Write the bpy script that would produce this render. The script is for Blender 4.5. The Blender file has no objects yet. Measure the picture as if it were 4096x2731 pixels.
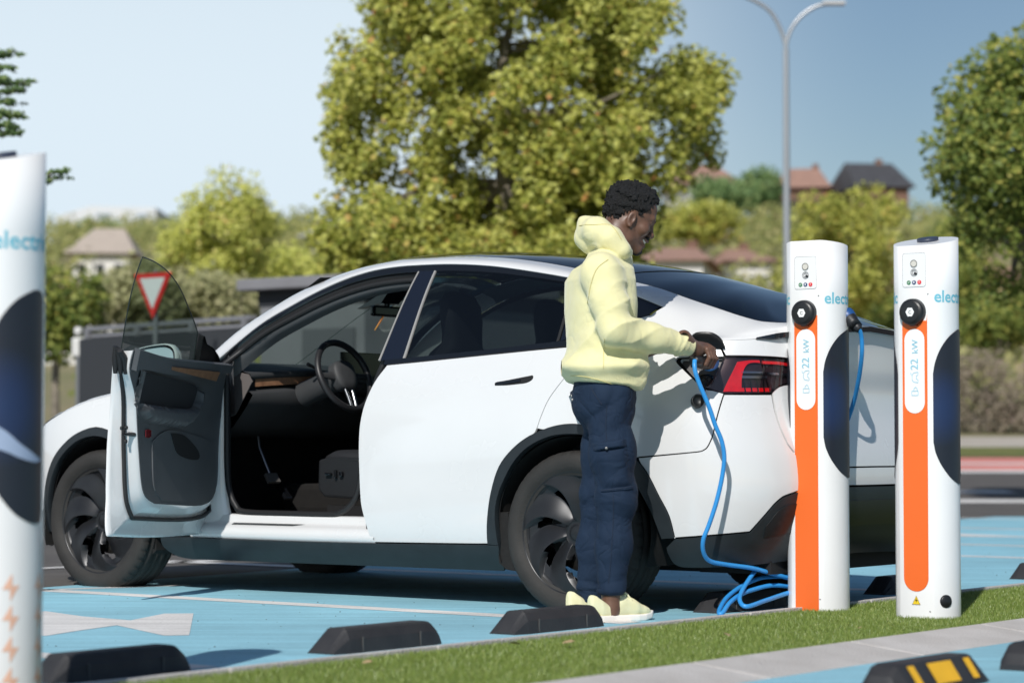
import bpy, bmesh, math, random
import numpy as np
from mathutils import Vector, Matrix, Quaternion
from mathutils.geometry import delaunay_2d_cdt

# ---------------------------------------------------------------- camera, sky, sun, exposure
scn = bpy.context.scene
col = scn.collection
CAM_H, CAM_PITCH = .7162, .0424
cam_d = bpy.data.cameras.new('camera'); cam = bpy.data.objects.new('camera', cam_d); col.objects.link(cam)
cam.location = (0, 0, CAM_H); cam.rotation_euler = (math.pi/2 + CAM_PITCH, 0, 0)
cam_d.lens = 85; cam_d.sensor_width = 36; cam_d.clip_start = .1; cam_d.clip_end = 6000
cam_d.dof.use_dof = True; cam_d.dof.focus_distance = 10.5; cam_d.dof.aperture_fstop = 2.4
scn.camera = cam
SUN_AZ, SUN_EL = math.radians(14), math.radians(38)      # light travels towards +Y, turned SUN_AZ to the right
sun_d = bpy.data.lights.new('sun', 'SUN'); sun = bpy.data.objects.new('sun', sun_d); col.objects.link(sun)
sun_d.energy = 3.6; sun_d.angle = math.radians(.53); sun_d.color = (1.0, .965, .91)
_ld = Vector((math.sin(SUN_AZ)*math.cos(SUN_EL), math.cos(SUN_AZ)*math.cos(SUN_EL), -math.sin(SUN_EL)))
sun.rotation_euler = _ld.to_track_quat('-Z', 'Y').to_euler()
w = bpy.data.worlds.new('World'); scn.world = w; w.use_nodes = True
nt = w.node_tree; nt.nodes.clear()
wo = nt.nodes.new('ShaderNodeOutputWorld'); bg = nt.nodes.new('ShaderNodeBackground')
sky = nt.nodes.new('ShaderNodeTexSky'); sky.sky_type = 'NISHITA'; sky.sun_disc = False
sky.sun_elevation = SUN_EL; sky.sun_rotation = math.pi + SUN_AZ
sky.air_density = 1.15; sky.dust_density = .6; sky.ozone_density = 3.0; sky.altitude = 600
bg.inputs['Strength'].default_value = .060
# a bright veil of thin haze on the sunward (left) half of the sky, faded out higher up to hold down its ambient light
tc = nt.nodes.new('ShaderNodeTexCoord'); sx = nt.nodes.new('ShaderNodeSeparateXYZ'); nt.links.new(tc.outputs['Generated'], sx.inputs[0])
def wm(op, a, b=None):
    n = nt.nodes.new('ShaderNodeMath'); n.operation = op
    for i, v in enumerate((a, b)):
        if v is None: continue
        if isinstance(v, (int, float)): n.inputs[i].default_value = v
        else: nt.links.new(v, n.inputs[i])
    return n.outputs[0]
_az = math.radians(-68)
side_ = wm('ADD', wm('MULTIPLY', sx.outputs['X'], math.sin(_az)), wm('MULTIPLY', sx.outputs['Y'], math.cos(_az)))
mr_ = nt.nodes.new('ShaderNodeMapRange'); mr_.interpolation_type = 'SMOOTHSTEP'; mr_.inputs['From Min'].default_value = .215; mr_.inputs['From Max'].default_value = .44; nt.links.new(side_, mr_.inputs['Value'])
lo_ = nt.nodes.new('ShaderNodeMapRange'); lo_.inputs['From Min'].default_value = .12; lo_.interpolation_type = 'SMOOTHSTEP'; lo_.inputs['From Max'].default_value = .50; lo_.inputs['To Min'].default_value = 1.; lo_.inputs['To Max'].default_value = .06; nt.links.new(sx.outputs['Z'], lo_.inputs['Value'])
hz = nt.nodes.new('ShaderNodeBackground'); hz.inputs['Color'].default_value = (.78, .905, 1., 1); hz.inputs['Strength'].default_value = .82
mxs = nt.nodes.new('ShaderNodeMixShader'); nt.links.new(wm('MULTIPLY', mr_.outputs[0], lo_.outputs[0]), mxs.inputs[0])
nt.links.new(sky.outputs[0], bg.inputs['Color']); nt.links.new(bg.outputs[0], mxs.inputs[1]); nt.links.new(hz.outputs[0], mxs.inputs[2]); nt.links.new(mxs.outputs[0], wo.inputs['Surface'])
scn.view_settings.view_transform = 'Standard'; scn.view_settings.look = 'None'
scn.view_settings.exposure = .2; scn.view_settings.gamma = 1.0
scn.view_settings.use_curve_mapping = False
scn.render.engine = 'CYCLES'
scn.cycles.max_bounces = 10; scn.cycles.transparent_max_bounces = 24; scn.cycles.glossy_bounces = 5
rnd = random.Random(7)
# ---------------------------------------------------------------- materials
MATS = {}
def _n(nt, t, **kw):
    n = nt.nodes.new(t)
    for k, v in kw.items(): setattr(n, k, v)
    return n
def mat(name, base, rough=.5, metal=0., var=.0, vscale=8., bump=0., bscale=60., coat=0., spec=.5, base2=None, detail=4., emit=None, sheen=0., rvar=0., coordobj=True, trans=0.):
    """principled material; noise mixes base -> base2 (or a darker base), optional fine bump"""
    if name in MATS: return MATS[name]
    m = bpy.data.materials.new(name); m.use_nodes = True; nt = m.node_tree
    b = nt.nodes['Principled BSDF']; L = nt.links.new
    b.inputs['Base Color'].default_value = (*base, 1); b.inputs['Roughness'].default_value = rough
    b.inputs['Metallic'].default_value = metal; b.inputs['Specular IOR Level'].default_value = spec
    b.inputs['Coat Weight'].default_value = coat; b.inputs['Coat Roughness'].default_value = .04
    b.inputs['Sheen Weight'].default_value = sheen
    tc = _n(nt, 'ShaderNodeTexCoord')
    if var > 0 or base2 is not None or rvar > 0:
        nz = _n(nt, 'ShaderNodeTexNoise'); nz.inputs['Scale'].default_value = vscale; nz.inputs['Detail'].default_value = detail
        L(tc.outputs['Object'], nz.inputs['Vector'])
        mr = _n(nt, 'ShaderNodeMapRange'); mr.inputs['From Min'].default_value = .3; mr.inputs['From Max'].default_value = .7
        L(nz.outputs['Fac'], mr.inputs['Value'])
        if var > 0 or base2 is not None:
            mx = _n(nt, 'ShaderNodeMix', data_type='RGBA'); b2 = base2 or tuple(c*(1-var) for c in base)
            mx.inputs['A'].default_value = (*base, 1); mx.inputs['B'].default_value = (*b2, 1)
            L(mr.outputs[0], mx.inputs['Factor']); L(mx.outputs['Result'], b.inputs['Base Color'])
        if rvar > 0:
            m2 = _n(nt, 'ShaderNodeMapRange'); m2.inputs['To Min'].default_value = rough-rvar; m2.inputs['To Max'].default_value = rough+rvar
            L(mr.outputs[0], m2.inputs['Value']); L(m2.outputs[0], b.inputs['Roughness'])
    if bump > 0:
        nb = _n(nt, 'ShaderNodeTexNoise'); nb.inputs['Scale'].default_value = bscale; nb.inputs['Detail'].default_value = 3
        L(tc.outputs['Object'], nb.inputs['Vector'])
        bp = _n(nt, 'ShaderNodeBump'); bp.inputs['Strength'].default_value = bump; bp.inputs['Distance'].default_value = .01
        L(nb.outputs['Fac'], bp.inputs['Height']); L(bp.outputs[0], b.inputs['Normal'])
    if emit: b.inputs['Emission Color'].default_value = (*emit, 1); b.inputs['Emission Strength'].default_value = 1
    MATS[name] = m; return m
def glassmat(name, tint, ior=1.5, rough=0., gain=1.):
    """thin tinted sheet: what passes is tinted, what reflects follows Fresnel"""
    if name in MATS: return MATS[name]
    m = bpy.data.materials.new(name); m.use_nodes = True; nt = m.node_tree; nt.nodes.clear(); L = nt.links.new
    o = _n(nt, 'ShaderNodeOutputMaterial'); mx = _n(nt, 'ShaderNodeMixShader'); fr = _n(nt, 'ShaderNodeFresnel')
    tr = _n(nt, 'ShaderNodeBsdfTransparent'); gl = _n(nt, 'ShaderNodeBsdfGlossy')
    ge = _n(nt, 'ShaderNodeNewGeometry'); mi = _n(nt, 'ShaderNodeMix', data_type='FLOAT')     # same Fresnel from both sides of the sheet
    mi.inputs['A'].default_value = ior; mi.inputs['B'].default_value = 1/ior; L(ge.outputs['Backfacing'], mi.inputs['Factor']); L(mi.outputs['Result'], fr.inputs['IOR'])
    tr.inputs['Color'].default_value = (*tint, 1)
    gl.inputs['Color'].default_value = (gain, gain, gain, 1); gl.inputs['Roughness'].default_value = rough
    L(fr.outputs[0], mx.inputs['Fac']); L(tr.outputs[0], mx.inputs[1]); L(gl.outputs[0], mx.inputs[2]); L(mx.outputs[0], o.inputs['Surface'])
    MATS[name] = m; return m
# ---------------------------------------------------------------- objects
def tag(o, label=None, cat=None, group=None, kind=None):
    if label: o['label'] = label
    if cat: o['category'] = cat
    if group: o['group'] = group
    if kind: o['kind'] = kind
    return o
def empty(name, loc=(0, 0, 0), rz=0):
    o = bpy.data.objects.new(name, None); col.objects.link(o); o.location = loc; o.rotation_euler = (0, 0, rz)
    o.empty_display_size = .1
    return o
def add(name, me, m, parent=None, loc=None):
    o = bpy.data.objects.new(name, me); col.objects.link(o)
    if m is not None:
        for mm in (m if isinstance(m, (list, tuple)) else [m]): me.materials.append(mm)
    if parent is not None: o.parent = parent
    if loc is not None: o.location = loc
    return o
class MB:
    """collects geometry for ONE mesh"""
    def __init__(s): s.v = []; s.f = []; s.sm = []; s.mi = []; s.n = None; s.cur = 0
    def raw(s, V, F, smooth=False):
        b = len(s.v); s.v.extend([tuple(map(float, p)) for p in V])
        for f in F: s.f.append(tuple(b+i for i in f)); s.sm.append(smooth); s.mi.append(s.cur)
        return s
    def box(s, c, d, M=None, bev=0.):
        cx, cy, cz = c; x, y, z = d[0]/2, d[1]/2, d[2]/2
        if bev > 0:
            bm = bmesh.new(); bmesh.ops.create_cube(bm, size=1)
            for v in bm.verts: v.co = Vector((v.co.x*d[0], v.co.y*d[1], v.co.z*d[2]))
            bmesh.ops.bevel(bm, geom=bm.edges[:], offset=bev, segments=2, profile=.6, affect='EDGES')
            V = [(M @ v.co if M else v.co) for v in bm.verts]; V = [(p[0]+cx, p[1]+cy, p[2]+cz) for p in V]
            bm.verts.index_update(); F = [[v.index for v in f.verts] for f in bm.faces]; bm.free(); return s.raw(V, F)
        V = [Vector((i*x, j*y, k*z)) for i in (-1, 1) for j in (-1, 1) for k in (-1, 1)]
        if M: V = [M @ p for p in V]
        V = [(p[0]+cx, p[1]+cy, p[2]+cz) for p in V]
        return s.raw(V, [(0,1,3,2),(4,6,7,5),(0,4,5,1),(2,3,7,6),(0,2,6,4),(1,5,7,3)])
    def prism(s, poly, z0, z1, M=None):
        """poly in xy extruded z0..z1"""
        n = len(poly); V = [(p[0], p[1], z0) for p in poly] + [(p[0], p[1], z1) for p in poly]
        if M: V = [M @ Vector(p) for p in V]
        F = [tuple(range(n-1, -1, -1)), tuple(range(n, 2*n))] + [(i, (i+1) % n, (i+1) % n+n, i+n) for i in range(n)]
        return s.raw(V, F)
    def lathe(s, prof, M=None, n=48, closed=False, smooth=True):
        """prof (r, h) about z"""
        V = []; F = []; k = len(prof)
        for i in range(n):
            a = 2*math.pi*i/n; c, q = math.cos(a), math.sin(a)
            for r, h in prof: V.append(Vector((r*c, r*q, h)))
        if M: V = [M @ p for p in V]
        for i in range(n):
            j = (i+1) % n
            for t in range(k if closed else k-1):
                u = (t+1) % k; F.append((i*k+t, j*k+t, j*k+u, i*k+u))
        return s.raw(V, F, smooth)
    def tube(s, pts, r, n=10, cap=True, smooth=True, ell=None):
        pts = [Vector(p) for p in pts]; N = len(pts); V = []; F = []
        rs = r if hasattr(r, '__len__') else [r]*N
        T = [(pts[min(i+1, N-1)]-pts[max(i-1, 0)]).normalized() for i in range(N)]
        up = Vector((0, 0, 1)) if abs(T[0].z) < .9 else Vector((1, 0, 0))
        a = T[0].cross(up).normalized()
        for i in range(N):
            a = (a - T[i]*a.dot(T[i])).normalized(); b = T[i].cross(a)
            for k in range(n):
                an = 2*math.pi*k/n; V.append(pts[i] + (a*math.cos(an) + b*math.sin(an)*(ell or 1))*rs[i])
        for i in range(N-1):
            for k in range(n): F.append((i*n+k, i*n+(k+1) % n, (i+1)*n+(k+1) % n, (i+1)*n+k))
        s.raw(V, F, smooth)
        if cap: s.raw(V[:n], [tuple(range(n-1, -1, -1))]); s.raw(V[-n:], [tuple(range(n))])
        return s
    def sheet(s, rows, smooth=True, flip=False):
        """grid of points rows[i][j]"""
        R = len(rows); C = len(rows[0]); V = [p for r in rows for p in r]
        F = [(i*C+j, i*C+j+1, (i+1)*C+j+1, (i+1)*C+j) for i in range(R-1) for j in range(C-1)]
        if flip: F = [f[::-1] for f in F]
        return s.raw(V, F, smooth)
    def mesh(s, name):
        me = bpy.data.meshes.new(name); me.from_pydata(s.v, [], s.f)
        me.polygons.foreach_set('use_smooth', s.sm); me.polygons.foreach_set('material_index', s.mi); me.update(); return me
    def build(s, name, m, parent=None, loc=None, bevel=0., fix=False, weld=False, sharp=None):
        me = s.mesh(name)
        if fix or bevel > 0 or weld:
            bm = bmesh.new(); bm.from_mesh(me)
            if weld or bevel > 0: bmesh.ops.remove_doubles(bm, verts=bm.verts, dist=1e-5)
            bmesh.ops.recalc_face_normals(bm, faces=bm.faces)
            if bevel > 0:
                ed = [e for e in bm.edges if len(e.link_faces) == 2 and e.calc_face_angle(0) > .5]
                bmesh.ops.bevel(bm, geom=ed, offset=bevel, segments=2, profile=.6, affect='EDGES', clamp_overlap=True)
            bm.to_mesh(me); bm.free()
        return add(name, me, m, parent, loc)
def npmesh(name, V, F, smooth=True, normals=None):
    """fast mesh from arrays; F (n,3) or (n,4)"""
    V = np.asarray(V, np.float32); F = np.asarray(F, np.int32); k = F.shape[1]
    me = bpy.data.meshes.new(name); me.vertices.add(len(V)); me.vertices.foreach_set('co', V.ravel())
    me.loops.add(F.size); me.loops.foreach_set('vertex_index', F.ravel())
    me.polygons.add(len(F)); me.polygons.foreach_set('loop_start', np.arange(0, F.size, k, dtype=np.int32))
    me.polygons.foreach_set('loop_total', np.full(len(F), k, np.int32))
    me.polygons.foreach_set('use_smooth', np.full(len(F), smooth)); me.update(calc_edges=True); me.validate()
    if normals is not None: me.normals_split_custom_set_from_vertices(np.asarray(normals, np.float32).tolist())
    return me
def crv(pts, n=8, closed=False):
    """Catmull-Rom through points (any dimension)"""
    P = np.array(pts, float); N = len(P); out = []
    if closed: idx = lambda i: P[i % N]; R = N
    else: idx = lambda i: P[min(max(i, 0), N-1)] if 0 <= i < N else (2*P[0]-P[1] if i < 0 else 2*P[-1]-P[-2]); R = N-1
    for i in range(R):
        a, b, c, d = idx(i-1), idx(i), idx(i+1), idx(i+2)
        for k in range(n):
            u = k/n; out.append(.5*((2*b) + (c-a)*u + (2*a-5*b+4*c-d)*u*u + (3*b-a-3*c+d)*u**3))
    if not closed: out.append(P[-1])
    return np.array(out)
def path(*segs, n=8):
    """closed polygon from smooth segments that meet at corners"""
    out = []
    for sgm in segs:
        c = crv(sgm, n) if len(sgm) > 2 else np.array(sgm, float)
        if out and np.hypot(*(c[0]-out[-1])) < 1e-6: c = c[1:]
        out.extend(list(c))
    if np.hypot(*(out[0]-out[-1])) < 1e-6: out.pop()
    return np.array(out)
def inpoly(P, poly):
    x, y = P[:, 0], P[:, 1]; r = np.zeros(len(P), bool); n = len(poly); j = n-1
    for i in range(n):
        xi, yi = poly[i]; xj, yj = poly[j]
        c = ((yi > y) != (yj > y)) & (x < (xj-xi)*(y-yi)/((yj-yi) if yj != yi else 1e-12)+xi)
        r ^= c; j = i
    return r
def dens(poly, h, sc, closed=True):
    out = []; n = len(poly)
    for i in range(n if closed else n-1):
        a, b = poly[i], poly[(i+1) % n]; d = np.hypot((b[0]-a[0])*sc[0], (b[1]-a[1])*sc[1]); k = max(1, int(math.ceil(d/h)))
        for t in range(k): out.append(a+(b-a)*t/k)
    return np.array(out)
def panel_arrays(S, poly, h=.03, sc=(1, 1), off=0., thick=.012, holes=(), mirror=False, round_=.0012):
    """skin panel on surface S bounded by poly (parameter space), with a folded-in rim"""
    sc = np.array(sc, float); poly = np.asarray(poly, float)
    loops = [dens(poly, h, sc)] + [dens(np.asarray(q, float), h, sc) for q in holes]
    pts = []; edges = []
    for lp in loops:
        b = len(pts); pts += list(lp); edges += [(b+i, b+(i+1) % len(lp)) for i in range(len(lp))]
    nb = len(pts); lo = (poly*sc).min(0); hi = (poly*sc).max(0)
    gx = np.arange(lo[0]+h/2, hi[0], h); gy = np.arange(lo[1]+h/2, hi[1], h)
    if len(gx) and len(gy):
        G = np.stack(np.meshgrid(gx, gy, indexing='ij'), -1).reshape(-1, 2)
        G[:, 1] += ((np.round((G[:, 0]-gx[0])/h) % 2)*.5)*h
        ok = inpoly(G, loops[0]*sc)
        for q in loops[1:]: ok &= ~inpoly(G, q*sc)
        B = np.array(pts)*sc
        if ok.any():
            G = G[ok]; d = np.min(np.hypot(G[:, None, 0]-B[None, :, 0], G[:, None, 1]-B[None, :, 1]), axis=1); G = G[d > h*.45]
            pts += list(G/sc)
    pp = np.array(pts)*sc
    r = delaunay_2d_cdt([Vector(p) for p in pp], edges, [], 0, 1e-7)
    V2 = np.array([tuple(v) for v in r[0]]); tri = np.array([t for t in r[2] if len(t) == 3])
    cen = V2[tri].mean(1); ok = inpoly(cen, loops[0]*sc)
    for q in loops[1:]: ok &= ~inpoly(cen, q*sc)
    tri = tri[ok]
    a, b = V2[:, 0]/sc[0], V2[:, 1]/sc[1]
    P = S(a, b); N = snorm(S, a, b)
    P = P + N*off
    fn = np.cross(P[tri[:, 1]]-P[tri[:, 0]], P[tri[:, 2]]-P[tri[:, 0]])
    sgn = (fn*N[tri].mean(1)).sum(1); tri[sgn < 0] = tri[sgn < 0][:, ::-1]
    # rim
    ec = {}
    for t in tri:
        for i in range(3):
            e = (t[i], t[(i+1) % 3]); ec[e] = 1
    bd = [e for e in ec if (e[1], e[0]) not in ec]
    VV = [P]; NN = [N]; FF = [tri]; base = len(P)
    if thick > 0 and bd:
        bd = np.array(bd); d = P[bd[:, 1]]-P[bd[:, 0]]; nm = N[bd].mean(1)
        outw = np.cross(d, nm); outw /= np.maximum(np.linalg.norm(outw, axis=1, keepdims=True), 1e-9)
        # chamfer ring then wall, faces per edge
        q0, q1 = P[bd[:, 0]], P[bd[:, 1]]; n0, n1 = N[bd[:, 0]], N[bd[:, 1]]
        k = len(bd)
        ra0 = q0; ra1 = q1; rb0 = q0-n0*thick; rb1 = q1-n1*thick
        VV += [ra0, ra1, rb0, rb1]; NN += [n0*.35+outw]*1+[n1*.35+outw]+[outw, outw]
        i = np.arange(k)+base
        FF.append(np.c_[i, i+2*k, i+3*k]); FF.append(np.c_[i, i+3*k, i+k])
    V = np.concatenate(VV); N = np.concatenate(NN); N /= np.maximum(np.linalg.norm(N, axis=1, keepdims=True), 1e-9); F = np.concatenate(FF)
    if mirror: V = V*[1, -1, 1]; N = N*[1, -1, 1]; F = F[:, ::-1]
    return V, F, N
def panel(name, S, poly, m, parent, extra=(), **kw):
    """one skin panel object; extra = further (S, poly, kw) pieces welded into the same object"""
    A = [panel_arrays(S, poly, **kw)] + [panel_arrays(s2, p2, **{**kw, **k2}) for s2, p2, k2 in extra]
    V = np.concatenate([a[0] for a in A]); N = np.concatenate([a[2] for a in A])
    o = 0; FF = []
    for a in A: FF.append(a[1]+o); o += len(a[0])
    me = npmesh(name, V, np.concatenate(FF), True, N)
    return add(name, me, m, parent)
def copy_tree(o, parent=None):
    c = o.copy(); col.objects.link(c)
    if parent is not None: c.parent = parent
    for ch in list(o.children): copy_tree(ch, c)
    return c
def text_mesh(s, size, depth=.001, bold=False, space=1.0):
    """flat lettering mesh from the built-in font, baseline at origin, in xy"""
    cu = bpy.data.curves.new('lettering', 'FONT'); cu.body = s; cu.size = size; cu.extrude = depth; cu.resolution_u = 3; cu.space_character = space
    if bold: cu.offset = size*.018
    ob = bpy.data.objects.new('lettering', cu); col.objects.link(ob)
    dg = bpy.context.evaluated_depsgraph_get(); dg.update()
    me = bpy.data.meshes.new_from_object(ob.evaluated_get(dg)); bpy.data.objects.remove(ob); bpy.data.curves.remove(cu)
    return me
# ---------------------------------------------------------------- car body surface (car frame: x forward from rear axle, y left, z up)
def pchip(xs, ys):
    xs = np.asarray(xs, float); ys = np.asarray(ys, float)
    h = np.diff(xs); d = np.diff(ys) / h
    m = np.zeros_like(xs)
    for i in range(1, len(xs) - 1):
        if d[i-1] * d[i] > 0:
            w1 = 2*h[i] + h[i-1]; w2 = h[i] + 2*h[i-1]
            m[i] = (w1 + w2) / (w1/d[i-1] + w2/d[i])
    m[0] = d[0]; m[-1] = d[-1]
    def f(x):
        x = np.asarray(x, float)
        i = np.clip(np.searchsorted(xs, x) - 1, 0, len(xs) - 2)
        t = (x - xs[i]) / h[i]
        t = np.clip(t, 0, 1)
        return ((1+2*t)*(1-t)**2*ys[i] + t*(1-t)**2*h[i]*m[i] + t*t*(3-2*t)*ys[i+1] + t*t*(t-1)*h[i]*m[i+1])
    return f
def smooth_tab(xs, ys, n=400, k=18):
    """pchip then light box smoothing, so surface highlights flow"""
    f = pchip(xs, ys); X = np.linspace(xs[0], xs[-1], n); Y = f(X)
    for _ in range(2):
        Yp = np.r_[2*Y[0]-Y[k:0:-1], Y, 2*Y[-1]-Y[-2:-k-2:-1]]
        Y = np.convolve(Yp, np.ones(2*k+1)/(2*k+1), 'valid')
    return lambda x: np.interp(x, X, Y)
def corner_table(n, a, w):
    th = np.linspace(0, np.pi/2, 4001)
    X = np.sin(th)**(2/n); Y = np.cos(th)**(2/n)
    s = np.r_[0, np.cumsum(np.hypot(np.diff(X)*a, np.diff(Y)*w))]
    L = s[-1]; u = np.linspace(0, L, 600)
    return u, np.interp(u, s, X), np.interp(u, s, Y), L
XR0, XF0 = -0.20, 2.95
_ru, _rX, _rY, TR = corner_table(3.4, .72, .90)
_fu, _fX, _fY, TF = corner_table(2.5, .84, .92)
Wz = smooth_tab([0.0,.15,.22,.30,.40,.52,.64,.78,.90,1.0,1.08,1.15,1.22,1.3], [.80,.85,.905,.938,.951,.957,.957,.950,.933,.908,.880,.850,.812,.77], k=6)
xe_r = smooth_tab([0,.2,.3,.45,.55,.64,.75,.85,.95,1.03,1.12,1.20,1.26], [-.80,-.84,-.895,-.945,-.962,-.955,-.930,-.905,-.895,-.905,-.905,-.912,-.915], k=6)
xe_f = smooth_tab([0,.2,.3,.45,.6,.75,.85,.95,1.05,1.2], [3.66,3.70,3.76,3.79,3.785,3.75,3.68,3.56,3.40,3.2], k=6)
waist = lambda x: -.012*np.exp(-((x-1.35)/.75)**2)
haunch = lambda x, z: .010*np.exp(-((x+.05)/.5)**2)*np.exp(-((z-.72)/.16)**2)
def LS(t, z):
    """lower body: t along the flank (=x there), then round the tail (t<XR0) or nose (t>XF0)"""
    t = np.asarray(t, float); z = np.asarray(z, float)
    w = Wz(z)
    sr = np.clip(XR0 - t, 0, TR); sf = np.clip(t - XF0, 0, TF)
    x = np.where(t < XR0, XR0 + np.interp(sr, _ru, _rX)*(xe_r(z)-XR0), np.where(t > XF0, XF0 + np.interp(sf, _fu, _fX)*(xe_f(z)-XF0), t))
    k = np.where(t < XR0, np.interp(sr, _ru, _rY), np.where(t > XF0, np.interp(sf, _fu, _fY), 1.0))
    y = (w + waist(x) + haunch(x, z)) * k
    return np.stack([x, y, z + 0*t], -1)
# ---- belt and upper control curves, all functions of t
_TE = XR0 - TR
_zb = smooth_tab([_TE, -1.25, -1.0, -.8, -.55, -.2, .064, .55, 1.056, 1.6, 2.1, 2.35, 2.7, 3.0, 3.4, 3.9, XF0+TF],
                 [1.215, 1.20, 1.175, 1.15, 1.145, 1.145, 1.135, 1.107, 1.077, 1.05, 1.03, 1.018, .975, .925, .82, .69, .64], k=5)
def C5(t): return LS(t, _zb(t))
_c6 = [( _TE,-.885,0,1.228),(-1.3,-.872,.42,1.217),(-1.05,-.82,.60,1.198),(-.85,-.73,.70,1.182),(-.62,-.60,.758,1.169),(-.5,-.503,.750,1.226),(-.41,-.413,.739,1.272),(-.33,-.332,.733,1.304),(-.18,-.18,.718,1.358),(.16,.16,.692,1.445),(.28,.28,.686,1.467),(.447,.447,.678,1.495),(.61,.61,.673,1.519),(.78,.78,.669,1.535),(.95,.95,.666,1.543),(1.12,1.12,.667,1.544),(1.29,1.29,.671,1.534),(1.42,1.42,.673,1.513),(1.52,1.52,.678,1.489),(1.61,1.61,.688,1.459),(1.71,1.71,.700,1.421),(1.8,1.8,.711,1.381),(1.9,1.9,.723,1.338),(2.0,2.0,.736,1.287),(2.085,2.085,.755,1.226),(2.16,2.16,.773,1.171),(2.24,2.24,.79,1.11),(2.4,2.4,.80,1.055),(2.7,2.7,.78,.995),(3.0,3.0,.74,.945),(3.4,3.3,.66,.86),(3.8,3.5,.45,.76),(XF0+TF,3.6,0,.70)]
_c7 = [( _TE,-.845,0,1.238),(-1.35,-.835,.38,1.232),(-1.15,-.80,.53,1.226),(-.95,-.746,.585,1.230),(-.72,-.640,.592,1.257),(-.533,-.52,.590,1.295),(-.36,-.358,.587,1.346),(-.22,-.224,.582,1.392),(-.07,-.067,.577,1.429),(.235,.235,.57,1.499),(.42,.42,.567,1.534),(.66,.66,.563,1.566),(.98,.98,.56,1.585),(1.2,1.2,.567,1.584),(1.38,1.38,.576,1.568),(1.5,1.5,.582,1.549),(1.59,1.59,.594,1.527),(1.68,1.68,.609,1.499),(1.77,1.77,.624,1.468),(1.87,1.87,.639,1.429),(1.96,1.96,.654,1.383),(2.05,2.05,.673,1.335),(2.14,2.14,.695,1.282),(2.23,2.23,.715,1.217),(2.32,2.32,.728,1.15),(2.42,2.42,.735,1.085),(2.7,2.7,.70,1.015),(3.0,3.0,.66,.965),(3.4,3.28,.58,.885),(3.8,3.45,.38,.79),(XF0+TF,3.55,0,.73)]
def _mk(tab):
    a = np.array(tab); return [smooth_tab(a[:,0], a[:,j], n=900, k=7) for j in (1,2,3)]
_C6f, _C7f = _mk(_c6), _mk(_c7)
def C6(t): return np.stack([f(t) for f in _C6f], -1)
def C7(t): return np.stack([f(t) for f in _C7f], -1)
z9 = smooth_tab([-.91,-.80,-.7,-.53,-.39,-.21,-.03,.16,.34,.64,.84,1.0,1.2,1.42,1.6,1.8,2.0,2.3,2.5,2.62,2.8,3.0,3.4,3.6,3.75],[1.242,1.266,1.297,1.357,1.404,1.457,1.505,1.542,1.572,1.611,1.625,1.630,1.626,1.600,1.545,1.456,1.357,1.19,1.085,1.065,1.04,1.005,.915,.82,.74], k=8)
_x9 = pchip([_TE, -1.1, XR0, 1.0, 2.9, XF0+TF], [-.80, -.55, XR0, 1.0, 2.9, 3.5])
def C9(t):
    x = _x9(t); return np.stack([x, 0*x, z9(x)], -1)
def US(t, v):
    """upper body: v 0 belt, 1 drip line, 2 glass-roof edge, 3 centre line"""
    t = np.asarray(t, float); v = np.asarray(v, float)
    t, v = np.broadcast_arrays(t, v)
    p0, p1, p2, p3 = C5(t), C6(t), C7(t), C9(t)
    e = .02
    m0 = (p0 - LS(t, _zb(t)-e)) / e
    d01 = np.linalg.norm(p1-p0, axis=-1, keepdims=True); d12 = np.linalg.norm(p2-p1, axis=-1, keepdims=True); d23 = np.linalg.norm(p3-p2, axis=-1, keepdims=True)
    m0 = m0/np.linalg.norm(m0, axis=-1, keepdims=True)
    m0 = .6*m0 + .4*(p1-p0)/d01
    m1 = (p2-p0)/(d01+d12)
    m2 = ((p2-p1)/d12*.5 + (p3-p2)/d23*.5)
    m3 = (p3-p2); m3 = m3*np.array([0,1,0]); m3 = m3/np.maximum(np.abs(m3[...,1:2]),1e-6)
    def H(a, b, ma, mb, d, u):
        u = u[..., None]
        return (1+2*u)*(1-u)**2*a + u*(1-u)**2*d*ma + u*u*(3-2*u)*b + u*u*(u-1)*d*mb
    r0 = H(p0, p1, m0, m1, d01, np.clip(v, 0, 1))
    r1 = H(p1, p2, m1, m2, d12, np.clip(v-1, 0, 1))
    r2 = H(p2, p3, m2, m3, d23, np.clip(v-2, 0, 1))
    vv = v[..., None]
    return np.where(vv < 1, r0, np.where(vv < 2, r1, r2))
def snorm(S, a, b, e=2e-3):
    da = S(a+e, b) - S(a-e, b); db = S(a, b+e) - S(a, b-e)
    n = np.cross(db, da)
    l = np.linalg.norm(n, axis=-1, keepdims=True)
    n = n/np.maximum(l, 1e-12)
    return n
# ---------------------------------------------------------------- open front door: swings about a slightly raked hinge axis
HX, HY, DOOR_ANG, DOOR_LIFT = 2.17, .885, math.radians(69.5), .038
def door_rot(P, ang=None):
    """closed-door points (car frame) -> open-door points"""
    ang = DOOR_ANG if ang is None else ang
    P = np.asarray(P, float); dx = P[..., 0]-HX; dy = P[..., 1]-HY
    c, s = np.cos(ang), np.sin(ang)
    qx = dx*c + dy*s; qy = -dx*s + dy*c
    return np.stack([qx+HX, qy+HY, P[..., 2] + DOOR_LIFT*np.clip(-dx, -.1, 2)*(ang/DOOR_ANG)], -1)
def DS(d):
    """door-inner surface at depth d inward of the outer skin (closed position)"""
    def f(t, z):
        P = LS(t, np.minimum(z, 1.10)); P = P.copy()
        z = np.asarray(z, float)
        P[..., 2] = z + 0*P[..., 2]
        P[..., 1] -= d
        return P
    return f
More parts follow.
